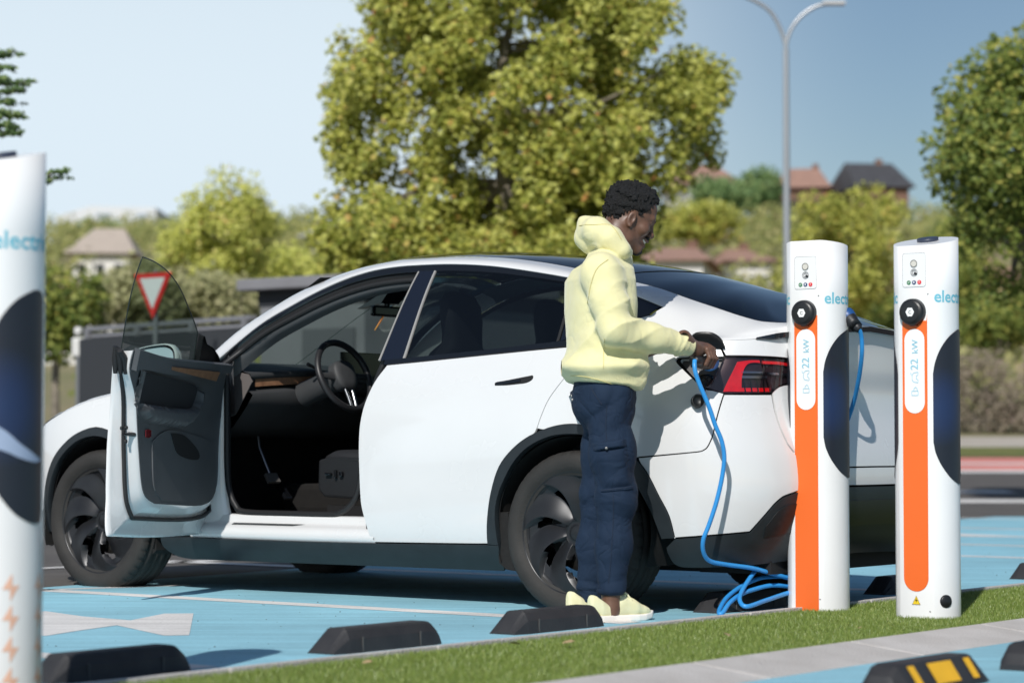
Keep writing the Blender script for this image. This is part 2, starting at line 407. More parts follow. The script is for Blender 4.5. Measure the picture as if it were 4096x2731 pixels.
# ---------------------------------------------------------------- the white electric car
PAINT = mat('white_car_paint', (.70, .705, .708), rough=.26, coat=1., var=.03, vscale=3, rvar=.04)
CLAD = mat('dark_grey_cladding', (.016, .021, .025), rough=.42, var=.3, vscale=14, bump=.05, bscale=400)
TRIMB = mat('gloss_black_trim', (.006, .007, .009), rough=.12, coat=.4)
RUB = mat('black_rubber_seal', (.012, .012, .013), rough=.55)
TYRE = mat('tyre_rubber', (.017, .016, .015), rough=.75, base2=(.030, .028, .026), vscale=7, bump=.15, bscale=90)
WHEEL = mat('satin_black_wheel', (.022, .023, .026), rough=.36, metal=.35, var=.2, vscale=20)
DARK = mat('black_underbody', (.006, .006, .007), rough=.8)
INTR = mat('dark_interior_trim', (.042, .044, .047), rough=.6, bump=.08, bscale=500, var=.15)
INTG = mat('grey_interior_trim', (.085, .088, .092), rough=.6, bump=.06, bscale=500, var=.1)
INTB = mat('black_interior_cloth', (.010, .011, .014), rough=.8)
CARPET = mat('dark_carpet', (.008, .007, .0065), rough=.95, bump=.5, bscale=300, var=.4, vscale=40)
WOOD = mat('open_pore_wood', (.30, .155, .085), rough=.45, base2=(.20, .10, .055), vscale=30)
STEEL = mat('brushed_metal', (.45, .46, .47), rough=.3, metal=1.)
PGLASS = glassmat('privacy_glass', (.33, .37, .38), ior=1.5)
CGLASS = glassmat('green_tinted_glass', (.50, .585, .55), ior=1.5)
RGLASS = glassmat('dark_roof_glass', (.012, .014, .016), ior=1.55, gain=1.)
car = empty('electric_car', (.8097, 11.0596, 0), math.pi - .6438)
tag(car, 'white electric crossover with its driver door wide open, plugged in for charging', 'car')

# -------- outlines in flank coordinates (t, z)
ARO = crv([(.445,.281),(.433,.392),(.406,.513),(.361,.62),(.285,.698),(.198,.751),(.104,.784),(.02,.799),(-.059,.799),(-.15,.783),(-.25,.735),(-.341,.661),(-.39,.606),(-.444,.509),(-.495,.423),(-.528,.33)], 4)
ARI = crv([(.385,.28),(.388,.417),(.36,.514),(.294,.621),(.219,.693),(.13,.736),(.043,.756),(-.074,.757),(-.17,.735),(-.25,.69),(-.31,.62),(-.362,.525),(-.42,.43),(-.470,.325)], 4)
half_o = crv([(.0,.80),(.07,.789),(.176,.752),(.295,.668),(.364,.575),(.405,.47),(.43,.37),(.442,.275)], 4)
half_i = crv([(.0,.757),(.07,.748),(.16,.715),(.26,.64),(.325,.55),(.36,.46),(.38,.37),(.385,.275)], 4)
FRO = np.r_[half_o[::-1]*[-1,1], half_o[1:]] + [2.89, 0]
FRI = np.r_[half_i[::-1]*[-1,1], half_i[1:]] + [2.89, 0]
RD_FRONT = [(1.072,1.074),(1.123,.999),(1.160,.903),(1.176,.814),(1.178,.723),(1.171,.561),(1.166,.473),(1.161,.429),(1.145,.369),(1.131,.318),(1.121,.272)]
RD_REAR = [(.162,.783),(.14,.851),(.112,.915),(.053,.996),(-.005,1.075),(-.03,1.138)]
gap = .0025
def shrink(poly, d=gap):
    """inset a polygon by d (keeps panel gaps open)"""
    P = np.asarray(poly, float); n = len(P)
    a = np.roll(P, 1, 0); b = np.roll(P, -1, 0)
    e1 = P-a; e2 = b-P
    n1 = np.c_[-e1[:,1], e1[:,0]]; n2 = np.c_[-e2[:,1], e2[:,0]]
    n1 /= np.maximum(np.linalg.norm(n1, axis=1, keepdims=True), 1e-9); n2 /= np.maximum(np.linalg.norm(n2, axis=1, keepdims=True), 1e-9)
    nn = n1+n2; nn /= np.maximum(np.linalg.norm(nn, axis=1, keepdims=True), 1e-9)
    area = .5*np.sum(P[:,0]*b[:,1]-b[:,0]*P[:,1]); s = 1 if area > 0 else -1
    k = np.clip((nn*n1).sum(1), .4, 1)
    return P + nn*s*(d/k)[:, None]
belt = lambda ts: [(t, float(_zb(t))) for t in ts]
# rear door
aro_front = [tuple(p) for p in ARO if p[0] > .10][::1]      # from (.445,.281) to about (.104,.784)
rd = path(RD_FRONT, [(1.121,.272),(.589,.279),(.447,.282)], aro_front + [(.162,.783)] if False else [p for p in aro_front if p[0] > .165] + [(.162,.783)], RD_REAR, belt([-.03,.2,.45,.7,.9,1.072]), n=4)
# rear quarter (flank part + pillar part on the upper surface)
aro_mid = [tuple(p) for p in ARO if -.352 < p[0] < .15]
q_l = path([(.162,.783)] + aro_mid + [(-.357,.660)], [(-.357,.662),(-.58,.681),(-.642,.692),(-.671,.726),(-.695,.784),(-.738,.925)],
           [(-.738,.925),(-.69,.938),(-.656,.945),(-.60,.985),(-.535,1.035),(-.505,1.060),(-.505,1.072),(-.53,1.077),(-.712,1.078)], [(-.712,1.078),(-.665,float(_zb(-.665)))],
           belt(np.linspace(-.665, -.03, 12)), RD_REAR[::-1], n=3)
q_u = path([(-.665,0),(-.655,.5),(-.645,1.0)], [(-.645,1.0),(-.5,1.0),(-.345,1.0)], [(-.345,1.0),(-.31,.66)], [(-.31,.66),(-.19,.36),(-.03,.16),(.06,.09)], [(.06,.09),(.06,0)], [(.06,0),(-.665,0)], n=6)
panels = []
def side(name, S, poly, m, both=True, parent=None, sh=gap, **kw):
    """left panel and its mirror twin on the far flank"""
    ex = kw.pop('extra', ())
    P = shrink(poly, sh) if sh else poly
    a = panel(name, S, P, m, parent or car, extra=ex, **kw)
    if both: panel(name, S, P, m, parent or car, extra=ex, mirror=True, **kw)
    return a
USC = (1, .38)
side('rear_door', LS, rd, PAINT, h=.035)
side('rear_quarter_panel', LS, q_l, PAINT, h=.03, extra=[(US, shrink(q_u, .0), dict(sc=USC, h=.03))])
# bumper, hatch, lower bumper: left half and right half welded in one object
def both_halves(name, S, poly, m, sh=gap, parent=None, **kw):
    P = shrink(poly, sh) if sh else np.asarray(poly, float)
    P = P.copy(); P[P[:, 0] < _TE+.006, 0] = _TE; P[P[:, 0] > XF0+TF-.006, 0] = XF0+TF
    A = panel_arrays(S, P, **kw); B = panel_arrays(S, P, mirror=True, **kw)
    me = npmesh(name, np.r_[A[0], B[0]], np.r_[A[1], B[1]+len(A[0])], True, np.r_[A[2], B[2]])
    return add(name, me, m, parent or car)
aro_rear = [tuple(p) for p in ARO if p[0] < -.36]
TEe = _TE + .0005
bump_poly = path([(-.357,.660)] + aro_rear + [(-.528,.330)], [(-.528,.330),(-.68,.343),(-.838,.357)], [(-.838,.357),(-.891,.427),(-.939,.484),(-.996,.512),(-1.15,.538),(TEe,.540)], [(TEe,.540),(TEe,.618)], [(TEe,.618),(-1.3,.618),(-1.15,.626),(-1.06,.65),(-1.01,.703),(-.994,.736),(-.976,.795),(-.952,.922)], [(-.952,.922),(-.85,.921),(-.738,.921)], [(-.738,.921),(-.695,.784),(-.671,.726),(-.642,.692),(-.58,.681),(-.357,.660)], n=4)
both_halves('rear_bumper', LS, bump_poly, PAINT, h=.03)
low_poly = path([(-.528,.327),(-.68,.340),(-.838,.353)], [(-.838,.353),(-.891,.423),(-.939,.480),(-.996,.508),(-1.15,.534),(TEe,.536)], [(TEe,.536),(TEe,.245)], [(TEe,.245),(-1.2,.235),(-.88,.215),(-.62,.205),(-.535,.215),(-.50,.26),(-.49,.29)], [(-.49,.29),(-.528,.327)], n=4)
both_halves('lower_rear_bumper', LS, low_poly, CLAD, h=.03, off=.002)
diff = path([(-.90,.38),(-.96,.455),(-1.05,.475),(-1.2,.48),(TEe,.48)], [(TEe,.48),(TEe,.37)], [(TEe,.37),(-1.2,.36),(-1.0,.345),(-.90,.33)], [(-.90,.33),(-.90,.38)], n=4)
both_halves('rear_valance_insert', LS, diff, mat('satin_black_valance', (.012,.013,.015), rough=.3), h=.03, off=.0055, thick=.004)
hatch_poly = path([(-.716,1.082),(-.86,1.081),(-1.02,1.073),(-1.17,1.045),(-1.2,1.01)], [(-1.2,1.01),(-1.15,.975),(-1.02,.962),(-.977,.944),(-.958,.925)], [(-.958,.925),(-.980,.795),(-.998,.736),(-1.014,.703),(-1.064,.652),(-1.15,.628),(-1.3,.62),(TEe,.62)], [(TEe,.62),(TEe,float(_zb(_TE)))], belt(np.linspace(TEe, -.669, 24)), [(-.669,float(_zb(-.669))),(-.716,1.082)], n=3)
hatch_u = path([(-.669,0),(-.659,.5),(-.649,1.0)], [(-.649,1.0),(-.9,1.0),(-1.2,1.0),(TEe,1.0)], [(TEe,1.0),(TEe,0)], [(TEe,0),(-1.1,0),(-.669,0)], n=8)
hatch = both_halves('tailgate', LS, hatch_poly, PAINT, h=.03)
both_halves('tailgate_upper', US, hatch_u, PAINT, sh=0, h=.03, sc=USC)
# spoiler lip along the tail edge
sp = MB()
def lip_pt(t, z_, o_): 
    z0 = float(_zb(t))+z_; p = LS(t, z0); n = snorm(LS, np.array(t), np.array(z0)); return p+n*o_
ts = np.linspace(-.83, _TE, 40)
for m_ in (1, -1):
    rows = []
    for t in ts:
        k = min(1, (-.80-t)/.12)
        rows.append([lip_pt(t, .012*k-.004, .004), lip_pt(t, .012*k, .020*k+.004), lip_pt(t, -.010*k, .018*k+.004), lip_pt(t, -.012*k-.002, .002)])
    rows = [[p*[1, m_, 1] for p in r] for r in rows]
    sp.sheet(rows, smooth=False, flip=(m_ < 0))
sp.build('spoiler_lip', TRIMB, car)
# front fender, bonnet, nose
fo = [tuple(p) for p in FRO]
fend = path([(2.225,.285),(2.36,.283)], [p for p in fo if p[1] > .283 and p[0] < 2.89] + [p for p in fo if p[0] >= 2.89 and p[1] > .40], [(3.30,.40),(3.36,.62),(3.40,.80),(3.42,float(_zb(3.42)))], belt(np.linspace(3.42, 2.30, 14)), [(2.30,float(_zb(2.3))),(2.255,.95),(2.24,.80),(2.235,.60),(2.225,.285)], n=3)
side('front_fender', LS, fend, PAINT, h=.04)
TFe = XF0+TF-.0005
nose = path([(3.365,.62),(3.425,float(_zb(3.42)))], belt(np.linspace(3.425, TFe, 14)), [(TFe,float(_zb(TFe))),(TFe,.30)], [(TFe,.30),(3.6,.29),(3.31,.40)], [(3.31,.40),(3.365,.62)], n=4)
both_halves('front_bumper', LS, nose, PAINT, h=.05)
both_halves('lower_front_bumper', LS, path([(3.31,.395),(3.6,.285),(TFe,.295)], [(TFe,.295),(TFe,.20)], [(TFe,.20),(3.5,.19),(3.36,.22),(3.33,.28)], [(3.33,.28),(3.31,.395)], n=4), CLAD, h=.05)
both_halves('bonnet', US, path([(2.52,0),(3.0,0),(3.5,0),(TFe,0)], [(TFe,0),(TFe,3)], [(TFe,3),(3.2,3),(2.75,3)], [(2.75,3),(2.62,2.2),(2.52,1.2),(2.52,0)], n=10), PAINT, h=.05, sc=(1,.25))
side('headlight', US, path([(3.20,.02),(3.45,.02),(3.75,.05)], [(3.75,.05),(3.8,.5)], [(3.8,.5),(3.5,.45),(3.20,.02)], n=6), mat('smoked_headlight', (.05,.06,.07), rough=.08, coat=1.), sh=0, h=.03, sc=(1,.25), off=.004, thick=.002)
# cladding
side('wheel_arch_trim', LS, np.r_[ARO, ARI[::-1]], CLAD, sh=.001, h=.03, off=.007, thick=.03)
side('wheel_arch_trim', LS, np.r_[FRO, FRI[::-1]], CLAD, sh=.001, h=.03, off=.007, thick=.03)
sill = path([(2.45,.270),(1.8,.266),(1.2,.268),(.8,.273),(.44,.279)], [(.44,.279),(.385,.28)], [(.385,.28),(.392,.20),(.405,.165)], [(.405,.165),(.8,.164),(1.6,.163),(2.3,.162)], [(2.3,.162),(2.39,.175),(2.45,.215),(2.455,.25),(2.45,.270)], n=5)
side('sill_cladding', LS, sill, CLAD, sh=.001, h=.03, off=.006, thick=.05)
# lamps
LRED = mat('red_tail_lamp', (.80, .010, .016), rough=.12, coat=1., base2=(.62,.006,.012), vscale=30)
LDRK = mat('smoked_lamp_body', (.030, .022, .028), rough=.25, var=.3, vscale=20)
LCLR = glassmat('lamp_lens', (.86, .76, .77), ior=1.5)
lamp_o = path([(-.717,1.076),(-.86,1.075),(-.875,1.072)], [(-.875,1.072),(-.955,.930)], [(-.955,.930),(-.85,.926),(-.742,.926)], [(-.742,.926),(-.69,.941),(-.655,.950)], [(-.655,.950),(-.717,1.076)], n=4)
lamp_i = path([(-.879,1.072),(-1.02,1.067),(-1.165,1.04),(-1.193,1.01)], [(-1.193,1.01),(-1.145,.981),(-1.02,.967),(-.975,.949),(-.960,.934)], [(-.960,.934),(-.879,1.072)], n=4)
tl = {}
for mir in (False, True):
    b = panel('tail_light', LS, shrink(lamp_o, .001), LDRK, car, h=.02, off=-.022, thick=.01, mirror=mir)
    panel('lens', LS, shrink(lamp_o, .001), LCLR, b, h=.02, off=.001, thick=.022, mirror=mir)
    redp = path([(-.775,1.060),(-.83,1.066),(-.872,1.066)], [(-.872,1.066),(-.878,1.055)], [(-.878,1.055),(-.84,1.056),(-.815,1.045),(-.805,1.01),(-.812,.96),(-.818,.935)], [(-.818,.935),(-.735,.935)], [(-.735,.935),(-.748,.98),(-.772,1.060)], n=4)
    panel('red_light_band', LS, redp, LRED, b, h=.015, off=-.012, thick=.006, mirror=mir)
    panel('red_light_band', LS, path([(-.81,.95),(-.945,.95)], [(-.945,.95),(-.950,.935)], [(-.950,.935),(-.81,.935)], [(-.81,.935),(-.81,.95)]), LRED, b, h=.02, off=-.014, thick=.004, mirror=mir)
    panel('chrome_strip', LS, path([(-.80,1.020),(-.905,1.018)], [(-.905,1.018),(-.907,1.010)], [(-.907,1.010),(-.80,1.011)], [(-.80,1.011),(-.80,1.020)]), mat('lamp_reflector', (.35,.38,.42), rough=.15, metal=1.), b, h=.02, off=-.012, thick=.004, mirror=mir)
    panel('chrome_strip', LS, path([(-.80,1.000),(-.918,.998)], [(-.918,.998),(-.92,.988)], [(-.92,.988),(-.805,.990)], [(-.805,.990),(-.80,1.000)]), MATS['lamp_reflector'], b, h=.02, off=-.014, thick=.004, mirror=mir)
    for k in range(4):
        a = -.815-.03*k
        panel('lamp_rib', LS, path([(a,.985),(a-.004,.985)], [(a-.004,.985),(a-.020,.935)], [(a-.020,.935),(a-.015,.935)], [(a-.015,.935),(a,.985)]), TRIMB, b, h=.02, off=-.010, thick=.004, mirror=mir)
    c_ = panel('tail_light', LS, shrink(lamp_i, .001), LDRK, car, h=.02, off=-.022, thick=.01, mirror=mir)
    panel('lens', LS, shrink(lamp_i, .001), LCLR, c_, h=.02, off=.001, thick=.022, mirror=mir)
    panel('red_light_band', LS, path([(-.884,1.063),(-1.0,1.058),(-1.13,1.035)], [(-1.13,1.035),(-1.12,1.024)], [(-1.12,1.024),(-1.0,1.046),(-.888,1.051)], [(-.888,1.051),(-.884,1.063)], n=4), LRED, c_, h=.02, off=-.012, thick=.006, mirror=mir)
    panel('chrome_strip', LS, path([(-.915,1.016),(-1.10,1.006)], [(-1.10,1.006),(-1.10,.997)], [(-1.10,.997),(-.918,1.006)], [(-.918,1.006),(-.915,1.016)]), MATS['lamp_reflector'], c_, h=.02, off=-.012, thick=.004, mirror=mir)
# white rail from A-pillar to tailgate, roof glass, windscreen, rear screen
rail = path([(2.335,1.0),(2.2,1.0),(1.6,1.0),(1.0,1.0),(.3,1.0),(-.3,1.0),(-.645,1.0),(-.9,1.0),(-1.25,1.0),(_TE,1.0)], [(_TE,1.0),(_TE,1.995)], [(_TE,1.995),(-1.25,1.995),(-.9,1.995),(-.645,1.995),(-.3,1.99),(.3,1.99),(1.0,1.99),(1.6,1.99),(2.2,1.99),(2.33,1.99)], [(2.33,1.99),(2.335,1.0)], n=10)
side('roof_rail', US, rail, PAINT, sh=0, h=.025, sc=(1,.11))
def two(name, t0, t1, v0, m, off=0., hh=.05, skew=0.):
    P = path([(t0,v0),(t1,v0)], [(t1,v0),(t1+skew*.6,2.5),(t1+skew,3.0)], [(t1+skew,3.0),(t0,3.0)], [(t0,3.0),(t0,v0)], n=8)
    return both_halves(name, US, P, m, sh=0, h=hh, sc=(1,.55), off=off, thick=.005)
two('roof_glass', .033, 1.52, 2.0, RGLASS, off=.001, skew=0)
both_halves('rear_window', US, path([(.026,2.0),(-.3,2.0),(-.7,2.0),(-1.2,2.0),(TEe,2.0)], [(TEe,2.0),(TEe,3.0)], [(TEe,3.0),(-1.0,3.0),(-.5,3.0),(-.03,3.0)], [(-.03,3.0),(0,2.6),(.026,2.0)], n=8), RGLASS, sh=0, h=.04, sc=(1,.55), off=.001, thick=.005)
both_halves('windscreen', US, path([(1.53,2.0),(2.0,2.0),(2.44,2.0)], [(2.44,2.0),(2.52,2.5),(2.56,3.0)], [(2.56,3.0),(2.0,3.0),(1.53,3.0)], [(1.53,3.0),(1.53,2.0)], n=8), CGLASS, sh=0, h=.05, sc=(1,.6), off=.0, thick=.004)
side('windscreen_border', US, path([(2.5,1.9),(2.2,2.0),(1.55,2.0)], [(1.55,2.0),(1.52,3.0)], [(1.52,3.0),(1.58,3.0)], [(1.58,3.0),(1.61,2.4),(1.64,2.1)], [(1.64,2.1),(2.2,2.09),(2.5,2.05)], [(2.5,2.05),(2.5,1.9)], n=6), TRIMB, sh=0, h=.04, sc=(1,.6), off=-.006, thick=.002)
both_halves('cowl', US, path([(2.46,0),(2.52,0)], [(2.52,0),(2.53,1.2),(2.63,2.2),(2.76,3.0)], [(2.76,3.0),(2.56,3.0)], [(2.56,3.0),(2.5,2.4),(2.43,1.9),(2.36,1.0),(2.31,.2),(2.31,0)], [(2.31,0),(2.46,0)], n=6), TRIMB, sh=0, h=.04, sc=(1,.3), off=-.004, thick=.01)
# side windows
def upoly(*segs, n=6): return path(*segs, n=n)
rg = upoly([(.972,.055),(.952,.5),(.931,.925)], [(.931,.925),(.6,.925),(.3,.918),(.135,.905)], [(.135,.905),(.140,.5),(.142,.088)], [(.142,.088),(.474,.062),(.811,.054),(.972,.055)])
side('rear_door_window', US, rg, PGLASS, sh=0, h=.05, sc=USC, off=-.004, thick=.004)
qg = upoly([(.122,.10),(.118,.5),(.112,.90)], [(.112,.90),(-.05,.92),(-.2,.955),(-.325,.965)], [(-.325,.965),(-.295,.69)], [(-.295,.69),(-.18,.40),(-.03,.20),(.122,.10)])
side('quarter_window', US, qg, mat('black_quarter_glass', (.004,.006,.012), rough=.06, coat=.5), sh=0, h=.04, sc=USC, off=-.004, thick=.004)
side('window_frame', US, upoly([(2.29,.95),(2.0,.985),(1.5,.99),(1.0,.995),(.3,.995),(-.335,.995)], [(-.335,.995),(-.335,.955)], [(-.335,.955),(-.2,.945),(.1,.925),(.5,.925),(1.0,.925),(1.5,.93),(2.0,.93),(2.29,.90)], [(2.29,.90),(2.29,.95)], n=8), TRIMB, sh=0, h=.03, sc=USC, off=-.003, thick=.02)
side('window_divider', US, upoly([(.139,.09),(.136,.5),(.131,.92)], [(.131,.92),(.116,.92)], [(.116,.92),(.122,.5),(.126,.10)], [(.126,.10),(.139,.09)]), RUB, sh=0, h=.04, sc=USC, off=0, thick=.006)
side('belt_moulding', US, upoly([(1.09,.004),(.8,.004),(.4,.006),(.06,.012)], [(.06,.012),(-.06,.16),(-.19,.36),(-.305,.66)], [(-.305,.66),(-.298,.69)], [(-.298,.69),(-.18,.42),(-.03,.22),(.06,.115),(.14,.086)], [(.14,.086),(.474,.060),(.811,.052),(1.09,.050)], [(1.09,.050),(1.09,.004)]), TRIMB, sh=0, h=.025, sc=USC, off=.001, thick=.01)
BPIL = mat('blue_black_pillar_gloss', (.006,.008,.016), rough=.09, coat=.6)
side('pillar_cover', US, upoly([(1.118,.052),(1.075,.5),(1.033,.925)], [(1.033,.925),(.945,.925)], [(.945,.925),(.966,.5),(.987,.052)], [(.987,.052),(1.118,.052)]), BPIL, sh=0, h=.05, sc=USC, off=-.001, thick=.008)
STRIP = mat('satin_grey_strip', (.30,.29,.28), rough=.4)
side('pillar_strip', US, upoly([(1.130,.052),(1.083,.5),(1.040,.925)], [(1.040,.925),(1.034,.925)], [(1.034,.925),(1.077,.5),(1.121,.052)], [(1.121,.052),(1.130,.052)]), STRIP, sh=0, h=.05, sc=USC, off=.001, thick=.01)
side('pillar_strip', US, upoly([(.986,.052),(.965,.5),(.944,.925)], [(.944,.925),(.936,.925)], [(.936,.925),(.956,.5),(.975,.052)], [(.975,.052),(.986,.052)]), STRIP, sh=0, h=.05, sc=USC, off=.001, thick=.01)
# far-side front door, closed (skin, glass); near one is built open below
fd_out = path([tuple(p) for p in RD_FRONT[::-1]], belt([1.072,1.4,1.8,2.1,2.29]), [(2.29,float(_zb(2.29))),(2.25,.95),(2.236,.80),(2.230,.60),(2.220,.285)], [(2.220,.285),(1.7,.268),(1.121,.272)], n=4)
fg = upoly([(1.125,.055),(1.085,.5),(1.042,.925)], [(1.042,.925),(1.4,.93),(1.75,.93),(2.0,.93),(2.2,.90)], [(2.2,.90),(2.24,.4),(2.26,.06)], [(2.26,.06),(1.7,.055),(1.125,.055)])
panel('front_door', LS, shrink(fd_out), PAINT, car, h=.04, mirror=True)
panel('front_door_window', US, fg, CGLASS, car, h=.06, sc=USC, off=-.004, thick=.004, mirror=True)
panel('belt_moulding', US, upoly([(2.29,.004),(1.7,.004),(1.09,.004)], [(1.09,.004),(1.09,.05)], [(1.09,.05),(1.7,.052),(2.29,.05)], [(2.29,.05),(2.29,.004)]), TRIMB, car, h=.04, sc=USC, off=.001, thick=.01, mirror=True)
# dark inner shell closing panel gaps
lin = lambda pts: np.array(pts, float)
side('inner_body_side', LS, path([(1.165,.27),(.45,.27)], [tuple(p) for p in ARI if p[1] > .27], [(-.47,.325),(-.7,.26),(-1.1,.25),(TEe,.25)], [(TEe,.25),(TEe,1.19)], [(TEe,1.19),(-1.1,1.15),(-.7,1.10),(-.3,1.10),(.3,1.09),(1.10,1.04)], [(1.10,1.04),(1.165,.80),(1.165,.27)], n=3), DARK, sh=0, h=.06, off=-.03, thick=.002)
side('inner_body_side', LS, path([(2.21,.28),(2.46,.28)], [tuple(p) for p in FRI if p[1] > .28], [(3.29,.30),(3.8,.26),(TFe,.26)], [(TFe,.26),(TFe,.70)], [(TFe,.70),(3.8,.72),(3.3,.82),(2.9,.93),(2.21,.98)], [(2.21,.98),(2.21,.28)], n=3), DARK, sh=0, h=.06, off=-.03, thick=.002)
side('inner_quarter', US, path([(-.33,.02),(-.34,.97),(-.64,.97),(-.64,.02)], n=2), DARK, sh=0, h=.05, sc=USC, off=-.03, thick=.002)
# door handle of the rear door
for mir in (False, True):
    panel('handle_recess', LS, path([(.420,.972),(.418,.986),(.36,.994),(.225,1.014)], [(.225,1.014),(.218,1.008),(.222,.994),(.25,.981),(.30,.976),(.36,.972),(.420,.972)], n=4), DARK, car, h=.012, off=.0008, thick=.002, mirror=mir)
    panel('door_handle', LS, path([(.414,.9745),(.413,.983),(.36,.990),(.285,.998)], [(.285,.998),(.280,.987)], [(.280,.987),(.34,.980),(.414,.9745)], n=4), TRIMB, car, h=.012, off=.005, thick=.005, mirror=mir)
# charge port recess and its open flap
port = path([(-.530,1.068),(-.62,1.069),(-.708,1.070)], [(-.708,1.070),(-.690,.995),(-.672,.957)], [(-.672,.957),(-.655,.955),(-.60,.992),(-.545,1.040),(-.527,1.058),(-.530,1.068)], n=5)
PORT = mat('grey_port_panel', (.075,.072,.072), rough=.5, bump=.1, bscale=300)
po = panel('charge_port', LS, port, PORT, car, h=.012, off=-.020, thick=.004)
wallp = dens(port, .01, np.array([1,1])); pw = MB()
A_ = LS(wallp[:,0], wallp[:,1]); N_ = snorm(LS, wallp[:,0], wallp[:,1])
pw.sheet([list(A_+N_*.001)+[(A_+N_*.001)[0]], list(A_-N_*.021)+[(A_-N_*.021)[0]]]); pw.build('port_rim', PAINT, po)
def surf_frame(t, z):
    p = LS(t, z); n = snorm(LS, np.array(t), np.array(z)); a = LS(t-.01, z)-LS(t+.01, z); a /= np.linalg.norm(a); b = np.cross(n, a); b = -b if b[2] < 0 else b
    return p, n, a, b      # a points to the rear, b up
p_, n_, a_, b_ = surf_frame(-.652, .985)
def oval(w, h, k=20):      # stadium
    r = h/2; P = []
    for i in range(k+1):
        an = -math.pi/2+math.pi*i/k; P.append((w/2-r+r*math.cos(an), r*math.sin(an)))
    for i in range(k+1):
        an = math.pi/2+math.pi*i/k; P.append((-w/2+r+r*math.cos(an), r*math.sin(an)))
    return P
def on_frame(poly, fr, d):
    p, n, a, b = fr; return [p+a*x+b*y+n*d for x, y in poly]
fr = (p_-n_*.019, n_, a_, b_)
sk = MB(); o1 = on_frame(oval(.066,.042), fr, .012); o0 = on_frame(oval(.066,.042), fr, 0); i1 = on_frame(oval(.052,.030), fr, .012); i0 = on_frame(oval(.052,.030), fr, 0)
sk.sheet([o0+[o0[0]], o1+[o1[0]], i1+[i1[0]], i0+[i0[0]]], smooth=False); sk.build('charging_socket', TRIMB, po)
for dx in (-.0125, .0125):
    m2 = MB(); c2 = on_frame([(dx+.011*math.cos(u), .011*math.sin(u)) for u in np.linspace(0, 2*math.pi, 20, endpoint=False)], fr, .010); c3 = on_frame([(dx+.008*math.cos(u), .008*math.sin(u)) for u in np.linspace(0, 2*math.pi, 20, endpoint=False)], fr, .010); c4 = on_frame([(dx+.008*math.cos(u), .008*math.sin(u)) for u in np.linspace(0, 2*math.pi, 20, endpoint=False)], fr, .001)
    m2.sheet([c2+[c2[0]], c3+[c3[0]], c4+[c4[0]]], smooth=False); m2.build('socket_ring', TRIMB, po)
p1, n1, a1, b1 = surf_frame(-.60, 1.012)
fr2 = (p1-n1*.0195, n1, a1, b1)
hexa = lambda cx, cy, r: [(cx+r*math.cos(math.pi/3*i+math.pi/6), cy+r*math.sin(math.pi/3*i+math.pi/6)) for i in range(6)]
SYM = mat('white_print', (.75,.75,.75), rough=.6)
for cx, cy, full in ((.006,.008,True), (-.006,.002,False), (.006,-.005,False)):
    h_ = MB(); h_.sheet([on_frame(hexa(cx, cy, .0062), fr2, .001)+[on_frame(hexa(cx, cy, .0062), fr2, .001)[0]], on_frame(hexa(cx, cy, .0046 if not full else .003), fr2, .001)+[on_frame(hexa(cx, cy, .0046 if not full else .003), fr2, .001)[0]]], smooth=False); h_.build('connector_symbol', SYM, po)
# flap: swung up and out above the port, seen from below as a dark shell
p2, n2, a2, b2 = surf_frame(-.630, 1.098)
flap = empty('charge_flap'); flap.parent = car
US_ = np.linspace(-1, 1, 27)
def flap_rows(th):
    R_ = []
    for s_ in np.linspace(0, 1, 9):
        r_ = []
        for u in US_:
            env = max(0., 1-abs(u)**(2.4 if u > 0 else 3.2))**.55
            depth = .092*env*s_
            lift = .012 + depth*.36 + .010*math.sin(s_*math.pi*.8)*env
            r_.append(p2 + a2*(.076*u+.004) + n2*(depth*.80+.003) + b2*(lift+th))
        R_.append(r_)
    return R_
top, bot = flap_rows(.009), flap_rows(0.)
MB().sheet(top, flip=True).build('flap_skin', PAINT, flap)
g_ = MB(); g_.sheet(bot); g_.sheet([top[-1], bot[-1]], smooth=False); g_.sheet([[r[0] for r in top], [r[0] for r in bot]], smooth=False); g_.sheet([[r[-1] for r in top], [r[-1] for r in bot]], smooth=False)
g_.build('flap_liner', mat('matt_black_plastic', (.008,.009,.010), rough=.45), flap)
hg = MB()
hp = [p2 - a2*.052 + b2*.014 + n2*.022, p2 - a2*.054 - b2*.012 + n2*.026, p2 - a2*.052 - b2*.040 + n2*.010, p2 - a2*.050 - b2*.055 - n2*.012]
hg.sheet([[q - a2*.015, q + a2*.015] for q in hp], smooth=False); hg.sheet([[q - a2*.015 - n2*.006, q + a2*.015 - n2*.006] for q in hp], smooth=False)
hg.build('flap_hinge', MATS['matt_black_plastic'], flap)
# dangling dust-cap of the charge port, on a strap
dc = MB(); q0 = p_ - b_*.045 + n_*.01
cpos = p_ - b_*.098 - a_*.030 + n_*.020
dc.tube([p_ - b_*.02 + n_*.0, p_ - b_*.04 + n_*.012, p_ - b_*.062 + n_*.022 - a_*.002, cpos + a_*.012 + b_*.012], .0035, n=6)
Mz = Matrix(((a_[0]*.8+n_[0]*.5, b_[0], n_[0]*.8-a_[0]*.5, cpos[0]), (a_[1]*.8+n_[1]*.5, b_[1], n_[1]*.8-a_[1]*.5, cpos[1]), (a_[2]*.8+n_[2]*.5, b_[2], n_[2]*.8-a_[2]*.5, cpos[2]), (0,0,0,1))) @ Matrix.Rotation(math.radians(52), 4, 'Y')
dc.lathe([(0,-.016),(.026,-.016),(.028,-.013),(.028,.014),(.024,.016),(.022,.004),(0,.004)], Mz, n=28)
dc.build('port_dust_cap', MATS['matt_black_plastic'], car)
